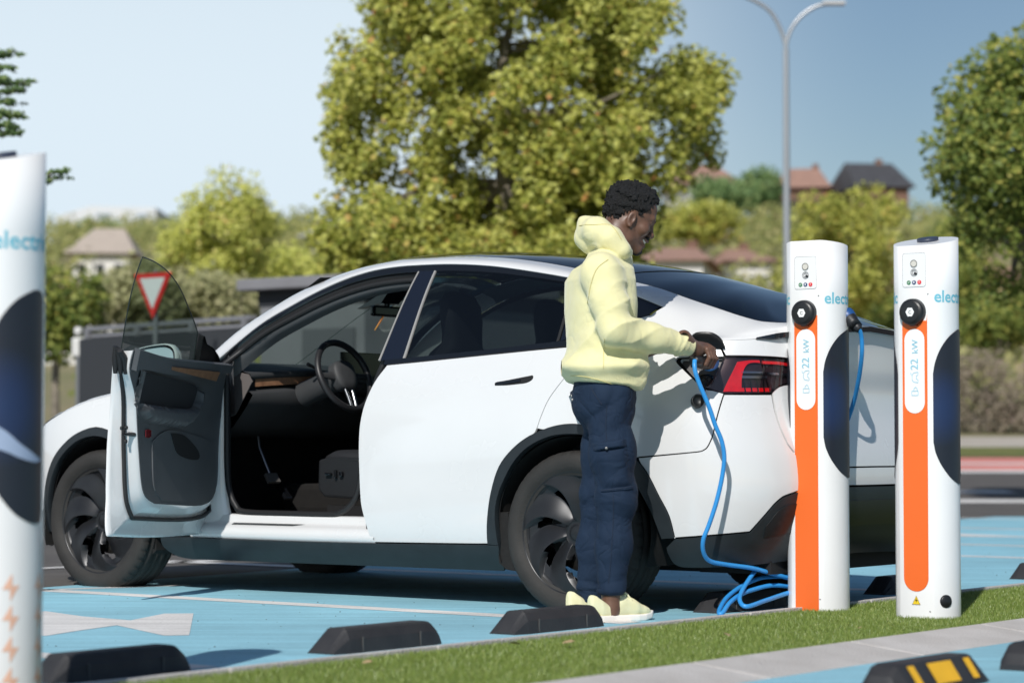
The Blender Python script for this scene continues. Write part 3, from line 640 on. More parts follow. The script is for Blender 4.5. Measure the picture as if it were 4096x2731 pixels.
# -------- wheels
def wheel_at(x, ysgn):
    o = empty('wheel', (x, ysgn*.818, .338)); o.parent = car
    if ysgn < 0: o.rotation_euler = (0, 0, math.pi)
    return o
Mw = Matrix.Rotation(-math.pi/2, 4, 'X')
def tyre_mesh():
    h = [(.246,.098),(.258,.103),(.272,.116),(.288,.1235),(.305,.1255),(.322,.123),(.335,.116),(.344,.104),(.3485,.092),(.3500,.078),(.3440,.076),(.3440,.067),(.3510,.065),(.3515,.024),(.3445,.022),(.3445,.011),(.3518,.009)]
    prof = h + [(r, -x) for r, x in h[::-1]]
    n = 264; k = len(prof); V = np.zeros((n, k, 3))
    pr = np.array(prof)
    for i in range(n):
        a = 2*math.pi*i/n; r = pr[:,0].copy()
        if i % 6 == 0:
            sh = (np.abs(pr[:,1]) > .077) & (pr[:,0] > .335); r[sh] -= .006
        V[i,:,0] = r*math.cos(a); V[i,:,2] = r*math.sin(a); V[i,:,1] = pr[:,1]
    flat = -.3375; low = V[:,:,2] < flat; bul = np.clip(flat-V[:,:,2], 0, .02)
    V[:,:,1] += np.sign(V[:,:,1])*bul*.25; V[:,:,2] = np.where(low, flat+.0003*np.abs(V[:,:,0]), V[:,:,2])
    I = np.arange(n)[:,None]*k+np.arange(k-1)[None]; J = ((np.arange(n)+1) % n)[:,None]*k+np.arange(k-1)[None]
    F = np.stack([I, I+1, J+1, J], -1).reshape(-1, 4)
    me = npmesh('tyre', V.reshape(-1,3), F); return me
def cover_mesh():
    NB, na, nr = 7, 26, 26; V = []; idx = {}
    rs = np.linspace(.052, .262, nr); N = NB*na
    for j, r in enumerate(rs):
        rr = (r-.052)/(.262-.052); sw = math.radians(34)*(rr**.9) - math.radians(9)*math.sin(rr*math.pi)
        for i in range(N):
            u = (i % na)/na; a = 2*math.pi*i/N - sw
            env = math.sin(min(1, rr*1.15)*math.pi)**.7 if rr < .87 else max(0, math.sin(math.pi*min(1, rr*1.15)))**.7
            env = max(0., math.sin(math.pi*rr**.9))**.6
            if u < .72: hgt = (.014 - .040*(u/.72)**1.4)*env
            else: hgt = -.026*env
            hgt += .100 - .030*(1-rr)**1.6 + .002
            V.append((r*math.cos(a), hgt, r*math.sin(a)))
    F = []
    for j in range(nr-1):
        rr = (j+.5)/(nr-1)
        for i in range(N):
            u = ((i % na)+.5)/na
            lo = .20 + .14*abs((u-.86)/.13)**2; hi = .74 - .14*abs((u-.84)/.13)**2
            if .73 < u < .985 and lo < rr < hi: continue
            i2 = (i+1) % N; F.append((j*N+i, (j+1)*N+i, (j+1)*N+i2, j*N+i2))
    return V, F
_ty = tyre_mesh()
cv, cf = cover_mesh()
cm = MB(); cm.raw(cv, cf, True)
cm.lathe([(.0,.073),(.030,.073),(.033,.071),(.034,.069),(.050,.0695),(.056,.0725)], Mw, n=40)
me_cover = cm.mesh('wheel_cover')
bmx = bmesh.new(); bmx.from_mesh(me_cover); bmesh.ops.recalc_face_normals(bmx, faces=bmx.faces); bmx.to_mesh(me_cover); bmx.free(); me_cover.materials.append(WHEEL)
rim = MB(); rim.lathe([(.258,.103),(.262,.107),(.2675,.107),(.268,.101),(.254,.096),(.236,.088),(.228,.04),(.222,-.06),(.235,-.09),(.25,-.1)], Mw, n=72)
me_rim = rim.mesh('rim'); me_rim.materials.append(WHEEL)
br = MB(); br.lathe([(.0,.035),(.07,.035),(.075,.03),(.165,.03),(.168,.02),(.168,.01),(.0,.01)], Mw, n=48); me_br = br.mesh('brake_disc'); me_br.materials.append(mat('brake_steel', (.16,.15,.14), rough=.45, metal=.8, var=.4, vscale=25))
va = MB(); va.tube([(-.212,.078,-.045),(-.205,.105,-.043)], .005, n=8); va.box((-.195,.06,-.07),(.02,.05,.035), bev=.004); me_va = va.mesh('tyre_valve'); me_va.materials.append(mat('brass_dirty', (.12,.09,.07), rough=.5, metal=.4))
_ty.materials.append(TYRE)
for x_, s_, rot_ in ((0, 1, .30), (2.89, 1, .62), (0, -1, .1), (2.89, -1, .4)):
    wh = wheel_at(x_, s_)
    add('tyre', _ty, None, wh)
    for nm, me in (('wheel_cover', me_cover), ('rim', me_rim), ('brake_disc', me_br), ('tyre_valve', me_va)):
        ob = add(nm, me, None, wh)
        if nm in ('wheel_cover', 'tyre_valve'): ob.rotation_euler = (0, rot_, 0)
# wheel wells and underbody
for x_ in (0, 2.89):
    for s_ in (1, -1):
        wl = MB(); rows = []
        for y_ in (.925, .80, .60):
            rows.append([(x_+.405*math.cos(a), s_*y_, .345+.405*math.sin(a)) for a in np.linspace(-.35, math.pi+.35, 30)])
        wl.sheet(rows); wl.raw([(x_, s_*.60, .345)]+rows[-1], [(0, i, i+1) for i in range(1, 30)])
        wl.build('wheel_well', mat('wheel_well_plastic', (.008,.008,.008), rough=.9, var=.5, vscale=60), car)
for x_, k_ in ((0, 1), (2.89, 1)):
    for s_ in (1, -1):
        fl_ = MB(); xx = x_+.395 if x_ == 0 else x_-.395
        pts = [(xx-.0, .915*s_, .42),(xx+.012, .918*s_, .30),(xx-.0, .915*s_, .20),(xx-.035, .91*s_, .172),(xx-.085, .90*s_, .165),(xx-.09,.90*s_,.19),(xx-.055,.905*s_,.24),(xx-.045,.91*s_,.42)] if x_ == 0 else [(xx, .915*s_, .42),(xx, .915*s_, .20),(xx+.03,.91*s_,.18),(xx+.04,.91*s_,.42)]
        fl_.raw(pts + [(p[0], p[1]-s_*.22, p[2]) for p in pts], [tuple(range(len(pts)))] + [(i, (i+1) % len(pts), (i+1) % len(pts)+len(pts), i+len(pts)) for i in range(len(pts))]); fl_.build('wheel_well_flap', MATS['wheel_well_plastic'], car, fix=True)
ub = MB(); ub.prism([(-.80,-.62),(-.45,-.62),(-.45,-.58),(.42,-.58),(.42,-.86),(2.44,-.86),(2.44,-.58),(3.35,-.58),(3.35,-.7),(3.6,-.5),(3.6,.5),(3.35,.7),(3.35,.58),(2.44,.58),(2.44,.86),(.42,.86),(.42,.58),(-.45,.58),(-.45,.62),(-.80,.62)], .175, .24); ub.build('underbody', DARK, car, fix=True)
# ---------------------------------------------------------------- open driver's door (one part of the car with sub-parts)
door = empty('front_door'); door.parent = car; door['label'] = 'driver door swung wide open'
ROT = lambda S: (lambda a, b: door_rot(S(a, b)))
INN = lambda d: (lambda a, b: door_rot(DS(d)(-np.asarray(a, float), b)))
neg = lambda P: np.asarray(P, float)*[-1, 1]
panel('door_skin', ROT(LS), shrink(fd_out), PAINT, door, h=.04)
fg_open = upoly([(1.118,.045),(1.045,.384),(1.003,.648),(.978,.868)], [(.978,.868),(1.048,.863),(1.13,.851),(1.27,.82),(1.427,.759),(1.585,.674),(1.719,.6),(1.80,.54)], [(1.80,.54),(1.94,.05)], [(1.94,.05),(1.118,.045)], n=4)
panel('door_glass', ROT(US), fg_open, CGLASS, door, h=.06, sc=USC, off=-.012, thick=.004)
def resamp(P, n):
    P = np.asarray(P, float); s = np.r_[0, np.cumsum(np.linalg.norm(np.diff(P, axis=0), axis=1))]; u = np.linspace(0, s[-1], n)
    return np.stack([np.interp(u, s, P[:, k]) for k in range(P.shape[1])], 1)
o_seg = [[(1.072,1.074)] + RD_FRONT[1:], [(1.121,.272),(1.6,.268),(2.220,.285)], [(2.220,.285),(2.230,.60),(2.236,.80),(2.25,.95),(2.29,1.02)], [(2.29,1.02),(1.8,1.035),(1.072,1.074)]]
t_seg = [[(1.05,1.083),(1.06,1.03),(1.085,.985),(1.172,.907),(1.222,.826),(1.265,.679),(1.295,.53),(1.321,.467),(1.365,.438),(1.434,.42)], [(1.434,.42),(1.875,.416),(2.012,.427),(2.094,.449),(2.141,.487)], [(2.141,.487),(2.17,.553),(2.186,.737),(2.18,.82),(2.13,1.0),(2.10,1.085)], [(2.10,1.085),(1.72,1.077),(1.459,1.069),(1.167,1.08),(1.05,1.083)]]
OL = np.concatenate([resamp(crv(s, 6), 40)[:-1] for s in o_seg]); TL = np.concatenate([resamp(crv(s, 6), 40)[:-1] for s in t_seg])
def dloop(f, d):
    Q = OL*(1-f)+TL*f; return door_rot(DS(d)(Q[:, 0], Q[:, 1]))
specs = [(.0,.004),(.015,.014),(.10,.020),(.34,.030),(.46,.046),(.60,.052),(.70,.060),(.86,.098),(1.0,.108)]
rows = [list(dloop(f, d)) for f, d in specs]; rows = [r+[r[0]] for r in rows]
MB().sheet(rows).build('door_frame', PAINT, door)
st = dloop(.55, .060); MB().tube([tuple(p) for p in st[2:118]], .010, n=8).build('door_seal', RUB, door)
DTRIM = mat('sunlit_door_trim', (.080,.085,.092), rough=.6, bump=.08, bscale=500, var=.12)  # lighter copy of the interior trim, standing in for sun on the door
panel('door_trim', INN(.112), neg(shrink(TL, .0)), DTRIM, door, h=.05, off=.0, thick=.006)
# trim pieces
panel('upper_trim', INN(.118), neg(path([(1.055,1.092),(1.4,1.075),(1.75,1.085),(2.1,1.095)], [(2.1,1.095),(2.10,1.06)], [(2.10,1.06),(1.75,1.022),(1.45,1.008),(1.17,1.012),(1.08,1.0)], [(1.08,1.0),(1.055,1.092)], n=5)), DTRIM, door, h=.03, off=.022, thick=.03)
panel('trim_wood', INN(.118), neg(path([(1.42,1.044),(1.7,1.050),(1.95,1.056)], [(1.95,1.056),(1.94,1.012)], [(1.94,1.012),(1.7,1.020),(1.42,1.030)], [(1.42,1.030),(1.42,1.044)], n=5)), WOOD, door, h=.03, off=.03, thick=.012)
panel('armrest_pocket', INN(.118), neg(path([(1.19,1.0),(1.4,.992),(1.77,.975)], [(1.77,.975),(1.80,.955),(1.79,.90),(1.755,.868),(1.6,.862),(1.205,.86)], [(1.205,.86),(1.19,1.0)], n=5)), INTB, door, h=.03, off=.008, thick=.01)
def bulge(name, poly, d0, dmax, m, h=.02, pw=.5):
    """cushioned moulding standing proud of the trim"""
    poly = np.asarray(poly, float); c = poly
    def S(a, b):
        a = -np.asarray(a, float); b = np.asarray(b, float)
        q = np.stack([a.ravel(), b.ravel()], 1); dd = np.min(np.hypot(q[:, None, 0]-PD[None, :, 0], q[:, None, 1]-PD[None, :, 1]), 1).reshape(a.shape)
        k = np.clip(dd/.03, 0, 1); k = np.sqrt(1-(1-k)**2)
        P = DS(d0)(a, b).copy(); P[..., 1] -= (dmax-d0)*k; return door_rot(P)
    PD = dens(poly, .006, np.array([1, 1]))
    return panel(name, S, neg(poly), m, door, h=h, thick=.004)
bulge('armrest', path([(1.215,.862),(1.5,.858),(1.76,.866)], [(1.76,.866),(1.80,.90),(1.812,.955),(1.835,.97),(1.85,.93),(1.83,.86),(1.77,.80),(1.69,.772)], [(1.69,.772),(1.5,.776),(1.34,.780),(1.25,.80),(1.22,.83),(1.215,.862)], n=5), .116, .165, DTRIM)
bulge('pull_cup', path([(1.165,1.005),(1.20,1.008),(1.205,.86),(1.19,.85),(1.18,.87),(1.165,1.005)], n=4), .116, .14, INTG, h=.012)
panel('speaker_grille', INN(.118), neg(path([(1.585,.744),(1.727,.741),(1.856,.701),(1.922,.663),(1.907,.634),(1.80,.633),(1.693,.647),(1.648,.671),(1.585,.744)], n=4)), DARK, door, h=.03, off=.004, thick=.004)
panel('lower_trim', INN(.118), neg(path([(1.40,.70),(1.5,.745),(1.65,.76),(1.95,.74),(2.1,.72)], [(2.1,.72),(2.13,.56),(2.08,.46)], [(2.08,.46),(1.8,.435),(1.5,.437)], [(1.5,.437),(1.42,.50),(1.40,.70)], n=5)), DTRIM, door, h=.04, off=.0, thick=.01)
panel('courtesy_light', INN(.118), neg(path([(1.318,.748),(1.345,.751),(1.372,.748)], [(1.372,.748),(1.375,.72)], [(1.375,.72),(1.345,.713),(1.320,.716)], [(1.320,.716),(1.318,.748)], n=4)), mat('dark_red_reflector', (.16,.01,.015), rough=.2, coat=1.), door, h=.02, off=.0015, thick=.003)
def dpt(t, z, d): return door_rot(DS(d)(np.array(float(t)), np.array(float(z))))
lt = MB(); lt.tube([dpt(1.175,.722,.078), dpt(1.215,.724,.086), dpt(1.25,.724,.096)], [.007,.009,.011], n=8); lt.build('door_latch', TRIMB, door)
for t_, z_ in ((1.150,.748),(1.195,.752),(1.198,.692)):
    MB().tube([dpt(t_, z_, .076), dpt(t_, z_, .086)], .0085, n=12).build('latch_screw', mat('dark_screw', (.05,.05,.05), rough=.4, metal=.8), door)
en = MB()
for k in range(3):
    en.tube([dpt(1.045-.012*k, 1.10-.01*k, .02+.02*k), dpt(1.06, 1.05, .03+.022*k), dpt(1.075+.01*k, .985, .045+.02*k)], [.012,.016,.010], n=8)
en.build('seal_end', RUB, door)
# sail patch and exterior mirror
panel('mirror_sail', ROT(US), path([(1.945,.03),(1.815,.545),(1.83,.555),(1.89,.50),(1.96,.535),(2.06,.55),(2.12,.50),(2.17,.35),(2.20,.03)], n=1), RUB, door, h=.03, sc=USC, off=-.012, thick=.03)
ge_ = [door_rot(US(np.array(p[0]), np.array(p[1]))-snorm(US, np.array(p[0]), np.array(p[1]))*.014) for p in dens(fg_open, .03, np.array(USC))]
MB().tube([tuple(p) for p in ge_]+[tuple(ge_[0])], .0028, n=6, cap=False).build('glass_edge', mat('dark_glass_edge', (.012,.022,.020), rough=.2), door)
mr_o = empty('door_mirror'); mr_o.parent = door
def mirror_M(): 
    base = door_rot(np.array([1.93, 1.045, 1.10])); c, s = math.cos(-DOOR_ANG), math.sin(-DOOR_ANG)
    return Matrix.Translation(Vector(base)) @ Matrix.Rotation(-DOOR_ANG, 4, 'Z') @ Matrix.Rotation(math.radians(-4), 4, 'Z')
MM = mirror_M()
def shell_ring(x, sy, sz, oy=0., oz=0., n=36, e=3.2):
    R = []
    for i in range(n):
        a = 2*math.pi*i/n; c, s = math.cos(a), math.sin(a)
        yy = math.copysign(abs(c)**(2/e), c)*sy; zz = math.copysign(abs(s)**(2/e), s)*sz
        zz *= 1 - .22*(yy/sy)*(1 if zz > 0 else .2)
        R.append(MM @ Vector((x, yy+oy, zz+oz)))
    return R
hs = MB(); rr = [shell_ring(-.055,.118,.070), shell_ring(-.048,.125,.076), shell_ring(-.01,.123,.075), shell_ring(.04,.105,.062), shell_ring(.075,.07,.04), shell_ring(.085,.02,.01)]
rr = [r+[r[0]] for r in rr]; hs.sheet(rr); hs.build('mirror_housing', mat('pale_mirror_shell', (.62,.68,.67), rough=.3, coat=1.), mr_o)
mb_ = MB(); r0 = shell_ring(-.055,.118,.070); r1 = shell_ring(-.052,.108,.061); r2 = shell_ring(-.046,.106,.059); mb_.sheet([r0+[r0[0]], r1+[r1[0]], r2+[r2[0]]], smooth=False); mb_.build('mirror_bezel', TRIMB, mr_o)
mg = MB(); mg.raw(shell_ring(-.047,.106,.059), [tuple(range(36))]); mg.build('mirror_glass', mat('mirror_silver', (.78,.86,.86), rough=.02, metal=1.), mr_o)
ms = MB(); ms.tube([MM @ Vector((.0,-.09,-.03)), MM @ Vector((.03,-.15,-.06)), MM @ Vector((.05,-.19,-.07))], [.035,.03,.03], n=10); ms.build('mirror_stalk', TRIMB, mr_o)
# ---------------------------------------------------------------- door aperture
def up_in(t, v, d):
    p = US(np.array(float(t)), np.array(float(v))); n = snorm(US, np.array(float(t)), np.array(float(v))); return p-n*d
AP = [up_in(t, .885, .040) for t in np.linspace(1.075, 2.12, 26)]
low = [(2.115,.842,1.10),(2.094,.848,1.03),(2.088,.85,.80),(2.086,.85,.63),(2.072,.85,.505),(2.032,.85,.428),(1.965,.85,.394),(1.675,.85,.390),(1.435,.85,.390),(1.377,.85,.398),(1.315,.85,.428),(1.262,.85,.49),(1.235,.85,.62),(1.215,.845,.80),(1.17,.835,.98),(1.13,.825,1.08)]
loop = [tuple(p) for p in AP] + [tuple(p) for p in crv(low, 5)]
up2 = [tuple(up_in(t, v, .045)) for t, v in ((1.10,.15),(1.085,.4),(1.07,.65))]
MB().tube(loop+up2+[loop[0]], .015, n=10, cap=False).build('aperture_seal', RUB, car)
fr_ = MB()   # black flange between rail and seal
tt = np.linspace(1.03, 2.29, 34)
fr_.sheet([[tuple(up_in(t, .985, .002)) for t in tt], [tuple(up_in(t, .95, .018)) for t in tt], [tuple(up_in(t, .92, .022)) for t in tt], [tuple(up_in(t, .90, .045)) for t in tt], [tuple(up_in(t, .86, .055)) for t in tt]]); fr_.build('aperture_flange', RUB, car)
pt_ = MB(); tt = np.linspace(1.03, 2.22, 30)
pt_.sheet([[tuple(up_in(t, .875, .045)) for t in tt], [tuple(up_in(t, .84, .052)) for t in tt], [tuple(up_in(t, .845, .085)) for t in tt], [tuple(up_in(t, .88, .12)) for t in tt]]); pt_.build('pillar_trim', INTG, car)
# white hinge pillar and sill step
hp_ = MB()
zs = np.linspace(.30, 1.06, 14)
def pil(z):
    k = max(0., min(1., (.52-z)/.2)); q = k*k
    return [(2.245, float(LS(2.24, z)[1])-.02, z), (2.20, .880, z), (2.15-.02*q, .868, z), (2.100-.05*q, .858, z), (2.095-.05*q, .835, z)]
hp_.sheet([pil(z) for z in zs]); hp_.build('hinge_pillar', PAINT, car)
sl = MB(); xs = np.linspace(1.10, 2.26, 24)
sl.sheet([[(x, y, z) for x in xs] for y, z in ((float(LS(1.6,.262)[1])-.012,.255),(float(LS(1.6,.268)[1])-.004,.269),(.932,.288),(.915,.318),(.897,.334),(.872,.343),(.866,.352),(.862,.376),(.850,.384),(.80,.384))]); sl.build('door_sill', PAINT, car)
sk_ = MB(); sk_.raw([(2.01,.8985,.3365),(1.62,.8985,.3365),(1.56,.878,.3435),(2.01,.878,.3435)], [(0,1,2,3)]); sk_.build('step_plate', CLAD, car)
stk = MB(); stk.raw([(1.178,.935,.42),(1.135,.935,.42),(1.135,.935,.345),(1.178,.935,.345)], [(0,1,2,3)]); 
# B-pillar inner panel, behind the rear door edge
bp_ = MB(); bp_.sheet([[(1.20,.862,z),(1.11,.875,z),(1.0,.87,z)] for z in (.36,.44,.50)]); bp_.build('inner_pillar', PAINT, car)
bq_ = MB(); bq_.sheet([[(1.19,.858,.50),(1.0,.86,.50)],[(1.17,.85,.8),(1.0,.85,.8)],[(1.10,.82,1.08),(1.0,.82,1.08)]]); bq_.build('inner_pillar_trim', RUB, car)
lb = MB(); lb.raw([(1.185,.8645,.445),(1.15,.8695,.445),(1.15,.8695,.40),(1.185,.8645,.40)], [(0,1,2,3)]); lb.build('tyre_label', mat('label_paper', (.7,.7,.7), rough=.6), car)
# ---------------------------------------------------------------- cabin
fl = MB(); fl.box((1.2,0,.36),(2.6,1.66,.03)); fl.box((1.6,0,.44),(1.6,.22,.15), bev=.03); fl.build('cabin_floor', CARPET, car)
fw = MB(); fw.sheet([[(2.55,y,.35) for y in (-.8,.8)],[(2.50,y,.70) for y in (-.8,.8)],[(2.45,y,1.02) for y in (-.8,.8)]]); fw.build('footwell_wall', CARPET, car)
cs = MB(); cs.sheet([[(x,-.80,z) for x in (.1,1.2,2.3)] for z in (.36,.7,1.0)]); cs.build('far_door_lining', INTR, car)
rw = MB(); rw.sheet([[(-.05,y,z) for y in (-.8,0,.8)] for z in (.4,.95)]); rw.build('boot_wall', INTB, car)
da = MB()
def dprof(y):
    e = .03*(abs(y)/.7)**2
    return [(2.50,y,1.06),(2.36,y,1.125),(2.22,y,1.118-e*.5),(2.08+e,y,1.095-e),(2.045+e,y,1.085-e),(2.05+e,y,1.062-e),(2.10+e,y,1.050-e),(2.10+e,y,1.012-e),(2.05+e,y,1.000-e),(2.03+e,y,.985-e),(2.07+e,y,.90),(2.16+e,y,.80),(2.30,y,.76),(2.5,y,.75)]
da.sheet([dprof(y) for y in np.linspace(-.72, .70, 30)]); da.build('dashboard', INTR, car)
dw = MB(); ys_ = np.linspace(-.70, .655, 24); dw.sheet([[(2.060+.03*(abs(y)/.7)**2, y, zz-.03*(abs(y)/.7)**2) for y in ys_] for zz in (1.058,1.022)]); dw.sheet([[(2.060+.03*(abs(y)/.7)**2+.045*k, y, 1.058-.03*(abs(y)/.7)**2) for y in ys_] for k in (0,1)]); dw.build('dashboard_wood', WOOD, car)
dec = MB(); dec.raw([(2.36,.705,1.12),(2.20,.705,1.075),(2.085,.705,1.055),(2.06,.705,1.02),(2.17,.705,.86),(2.36,.705,.80)], [(0,1,2,3,4,5)]); dec.raw([(2.36,.70,1.12),(2.20,.70,1.075),(2.085,.70,1.055),(2.06,.70,1.02),(2.17,.70,.86),(2.36,.70,.80)], [(5,4,3,2,1,0)]); dec.build('dashboard_end', mat('warm_grey_trim', (.13,.115,.11), rough=.55), car)
ap_ = MB(); ap_.sheet([[(2.26,.72,.86),(2.08,.80,.86),(2.06,.82,.86)],[(2.26,.72,1.2),(2.10,.80,1.12),(2.08,.82,1.12)]]); ap_.build('pillar_lower_trim', INTG, car)
kp = MB(); kp.sheet([[(2.10,.81,z),(2.3,.79,z),(2.5,.78,z)] for z in (.36,.6,.86)]); kp.build('kick_panel', INTR, car)
# steering wheel
sw = empty('steering_wheel'); sw.parent = car; sw.location = (1.76,.37,1.05); sw.rotation_euler = (0, math.radians(-68), 0)
rim_ = MB(); rim_.tube([(.176*math.cos(a), .182*math.sin(a), 0) for a in np.linspace(0, 2*math.pi, 49)], .0165, n=12, cap=False); rim_.build('steering_rim', mat('black_leather', (.018,.018,.020), rough=.45), sw)
hb = MB(); hub = crv([(-.075,0),(-.065,.05),(-.02,.072),(.04,.070),(.07,.045),(.075,0),(.07,-.045),(.04,-.070),(-.02,-.072),(-.065,-.05)], 5, closed=True)
ringz = lambda k, z: [(p[0]*k, p[1]*k, z) for p in hub]+[(hub[0][0]*k, hub[0][1]*k, z)]
hb.sheet([ringz(1,-.03), ringz(1,.005), ringz(.94,.018), ringz(.5,.024), ringz(.01,.025)]); hb.build('steering_hub', INTR, sw)
for a_s, nm in ((0, 1), (math.pi, 1)):
    s_ = MB(); s_.tube([(.0,.06*math.cos(a_s),-.005),(.0,.115*math.cos(a_s),-.008),(.0,.172*math.cos(a_s),-.002)], [.026,.018,.014], n=8, ell=.4); s_.build('steering_spoke', INTR, sw)
for yy in (-.028, .028):
    s_ = MB(); s_.tube([(-.06,yy*.9,.0),(-.115,yy*.75,.002),(-.170,yy*.6,0)], .009, n=8); s_.build('steering_spoke', STEEL, sw)
cl_ = MB(); cl_.tube([(1.79,.37,1.04),(2.02,.37,.96)], [.055,.065], n=16); cl_.build('steering_column', INTR, car)
for yy, zz in ((.47,1.09),):
    sk2 = MB(); sk2.tube([(1.86,.40,1.05),(1.865,yy,zz),(1.87,yy+.045,zz+.015)], [.008,.008,.010], n=8); sk2.build('stalk', TRIMB, car)
sc_ = MB(); sc_.box((1.95,0.0,1.065),(.012,.36,.225), bev=.004); sc_.build('touch_screen', TRIMB, car)
# seats
def seat(y):
    s = empty('front_seat'); s.parent = car
    def cushion(rows, nm, m):
        mb = MB(); mb.sheet(rows); mb.build(nm, m, s)
    def ring(cx, cz, hw, th, ang, n=28, e=3.):
        R = []
        ca, sa = math.cos(ang), math.sin(ang)
        for i in range(n+1):
            a = 2*math.pi*i/n; c, q = math.cos(a), math.sin(a)
            yy = math.copysign(abs(c)**(2/e), c)*hw; tt_ = math.copysign(abs(q)**(2/e), q)*th
            bol = .02*(abs(yy)/hw)**3 if tt_ > 0 else 0
            R.append((cx+(tt_+bol)*ca, y+yy, cz+(tt_+bol)*sa))
        return R
    # backrest
    prof = [(1.18,.60,.05,.02),(1.17,.62,.23,.06),(1.13,.75,.25,.075),(1.09,.90,.25,.075),(1.05,1.05,.24,.07),(1.03,1.13,.19,.06),(1.02,1.18,.12,.05),(1.02,1.22,.115,.05),(1.025,1.30,.125,.052),(1.03,1.37,.118,.05),(1.035,1.415,.085,.04),(1.037,1.43,.03,.01)]
    cushion([ring(x, z, hw, th, .25) for x, z, hw, th in prof], 'backrest', INTB)
    cprof = [(1.20,.60,.02,.02),(1.21,.60,.24,.07),(1.35,.60,.255,.075),(1.50,.615,.26,.075),(1.62,.625,.255,.065),(1.68,.62,.23,.045),(1.70,.61,.1,.02)]
    cushion([ring(x, z, hw, th, math.pi/2) for x, z, hw, th in cprof], 'seat_cushion', INTB)
    b = MB()
    for sd in (-1, 1):
        b.raw([(1.10,y+sd*.262,.44),(1.10,y+sd*.262,.62),(1.25,y+sd*.268,.645),(1.60,y+sd*.268,.655),(1.695,y+sd*.262,.64),(1.70,y+sd*.262,.50),(1.66,y+sd*.26,.465),(1.3,y+sd*.26,.45)], [tuple(range(8))])
        b.raw([(1.10,y+sd*.18,.44),(1.10,y+sd*.18,.62),(1.25,y+sd*.2,.665),(1.60,y+sd*.2,.672),(1.695,y+sd*.2,.65),(1.70,y+sd*.2,.50),(1.66,y+sd*.2,.465),(1.3,y+sd*.18,.45)]+[(1.10,y+sd*.262,.44),(1.10,y+sd*.262,.62),(1.25,y+sd*.268,.645),(1.60,y+sd*.268,.655),(1.695,y+sd*.262,.64),(1.70,y+sd*.262,.50),(1.66,y+sd*.26,.465),(1.3,y+sd*.26,.45)], [(i, (i+1) % 8, (i+1) % 8+8, i+8) for i in range(8)])
    b.build('seat_base', mat('charcoal_seat_plastic', (.012,.013,.015), rough=.55), s, fix=True, bevel=.012)
    for dx, w_, h_ in ((1.62,.035,.012),(1.575,.010,.040),(1.54,.018,.022)):
        k = MB(); k.box((dx, y+.275, .575),(w_,.016,h_), bev=.003); k.build('seat_switch', TRIMB, s)
    r_ = MB(); r_.box((1.40,y+.2,.40),(.55,.04,.05)); r_.box((1.40,y-.2,.40),(.55,.04,.05)); r_.build('seat_rail', DARK, s)
seat(.37); seat(-.37)
rs = empty('rear_seat'); rs.parent = car
b_r = MB(); b_r.box((.42,0,.55),(.5,1.25,.2), bev=.05); b_r.build('bench_cushion', INTB, rs)
b_r = MB(); b_r.box((.12,0,.85),(.14,1.28,.55), M=Matrix.Rotation(math.radians(-14),3,'Y'), bev=.05); b_r.build('bench_backrest', INTB, rs)
for yy in (-.42,.42):
    hr = MB(); hr.box((.03,yy,1.17),(.09,.26,.15), bev=.035); hr.build('headrest', INTB, rs)
# mirror, camera pod, hanging ornament, pedals
rv = MB(); rv.box((1.80,0,1.382),(.03,.23,.055), bev=.012); rv.build('rear_view_mirror', TRIMB, car)
pod = MB(); pod.raw([(1.70,-.08,1.50),(1.70,.08,1.50),(1.98,.02,1.40),(1.98,-.02,1.40),(1.78,-.07,1.42),(1.78,.07,1.42)], [(0,1,2,3),(4,5,1,0),(5,2,1),(4,0,3),(4,3,2,5)]); pod.tube([(1.79,0,1.44),(1.80,0,1.40)], .015, n=8); pod.build('camera_pod', TRIMB, car, fix=True)
hangm = MB(); hangm.tube([(1.79,.03,1.365),(1.80,.05,1.33),(1.815,.075,1.285)], [.004,.006,.003], n=6); hangm.build('hanging_ornament', mat('orange_ribbon', (.75,.12,.04), rough=.5, base2=(.80,.35,.06), vscale=12), car)
pd = MB(); pd.box((2.27,.33,.545),(.02,.085,.055), M=Matrix.Rotation(math.radians(35),3,'Y'), bev=.004); pd.build('brake_pedal', mat('pedal_metal', (.20,.19,.18), rough=.5, metal=.5), car)
pl = MB(); pl.tube([(2.285,.33,.56),(2.36,.33,.70),(2.38,.33,.82)], .008, n=8); pl.build('pedal_arm', STEEL, car)
pa = MB(); pa.box((2.31,.22,.50),(.02,.05,.16), M=Matrix.Rotation(math.radians(40),3,'Y'), bev=.006); pa.build('accelerator_pedal', TRIMB, car)
gb = MB(); gb.sheet([[(2.02,y,z) for y in (.65,.2)] for z in (.93,.80)]);
sv = MB(); sv.raw([(1.70,.62,1.515),(1.70,.12,1.545),(1.83,.12,1.475),(1.83,.60,1.455)], [(0,1,2,3)]); sv.build('sun_visor', INTG, car)
vl = MB(); vl.raw([(1.70,-.62,1.515),(1.70,-.12,1.545),(1.83,-.12,1.475),(1.83,-.60,1.455)], [(0,1,2,3)]); vl.build('sun_visor', INTG, car)
hl = MB(); tt = np.linspace(-.3,1.6,16)
for s_ in (1,-1):
    hl.sheet([[tuple(up_in(t, 1.15, .05)*[1,s_,1]) for t in tt],[tuple(up_in(t, 1.7, .05)*[1,s_,1]) for t in tt],[tuple(up_in(t, 2.15, .045)*[1,s_,1]) for t in tt]])
hl.build('headliner', INTG, car)
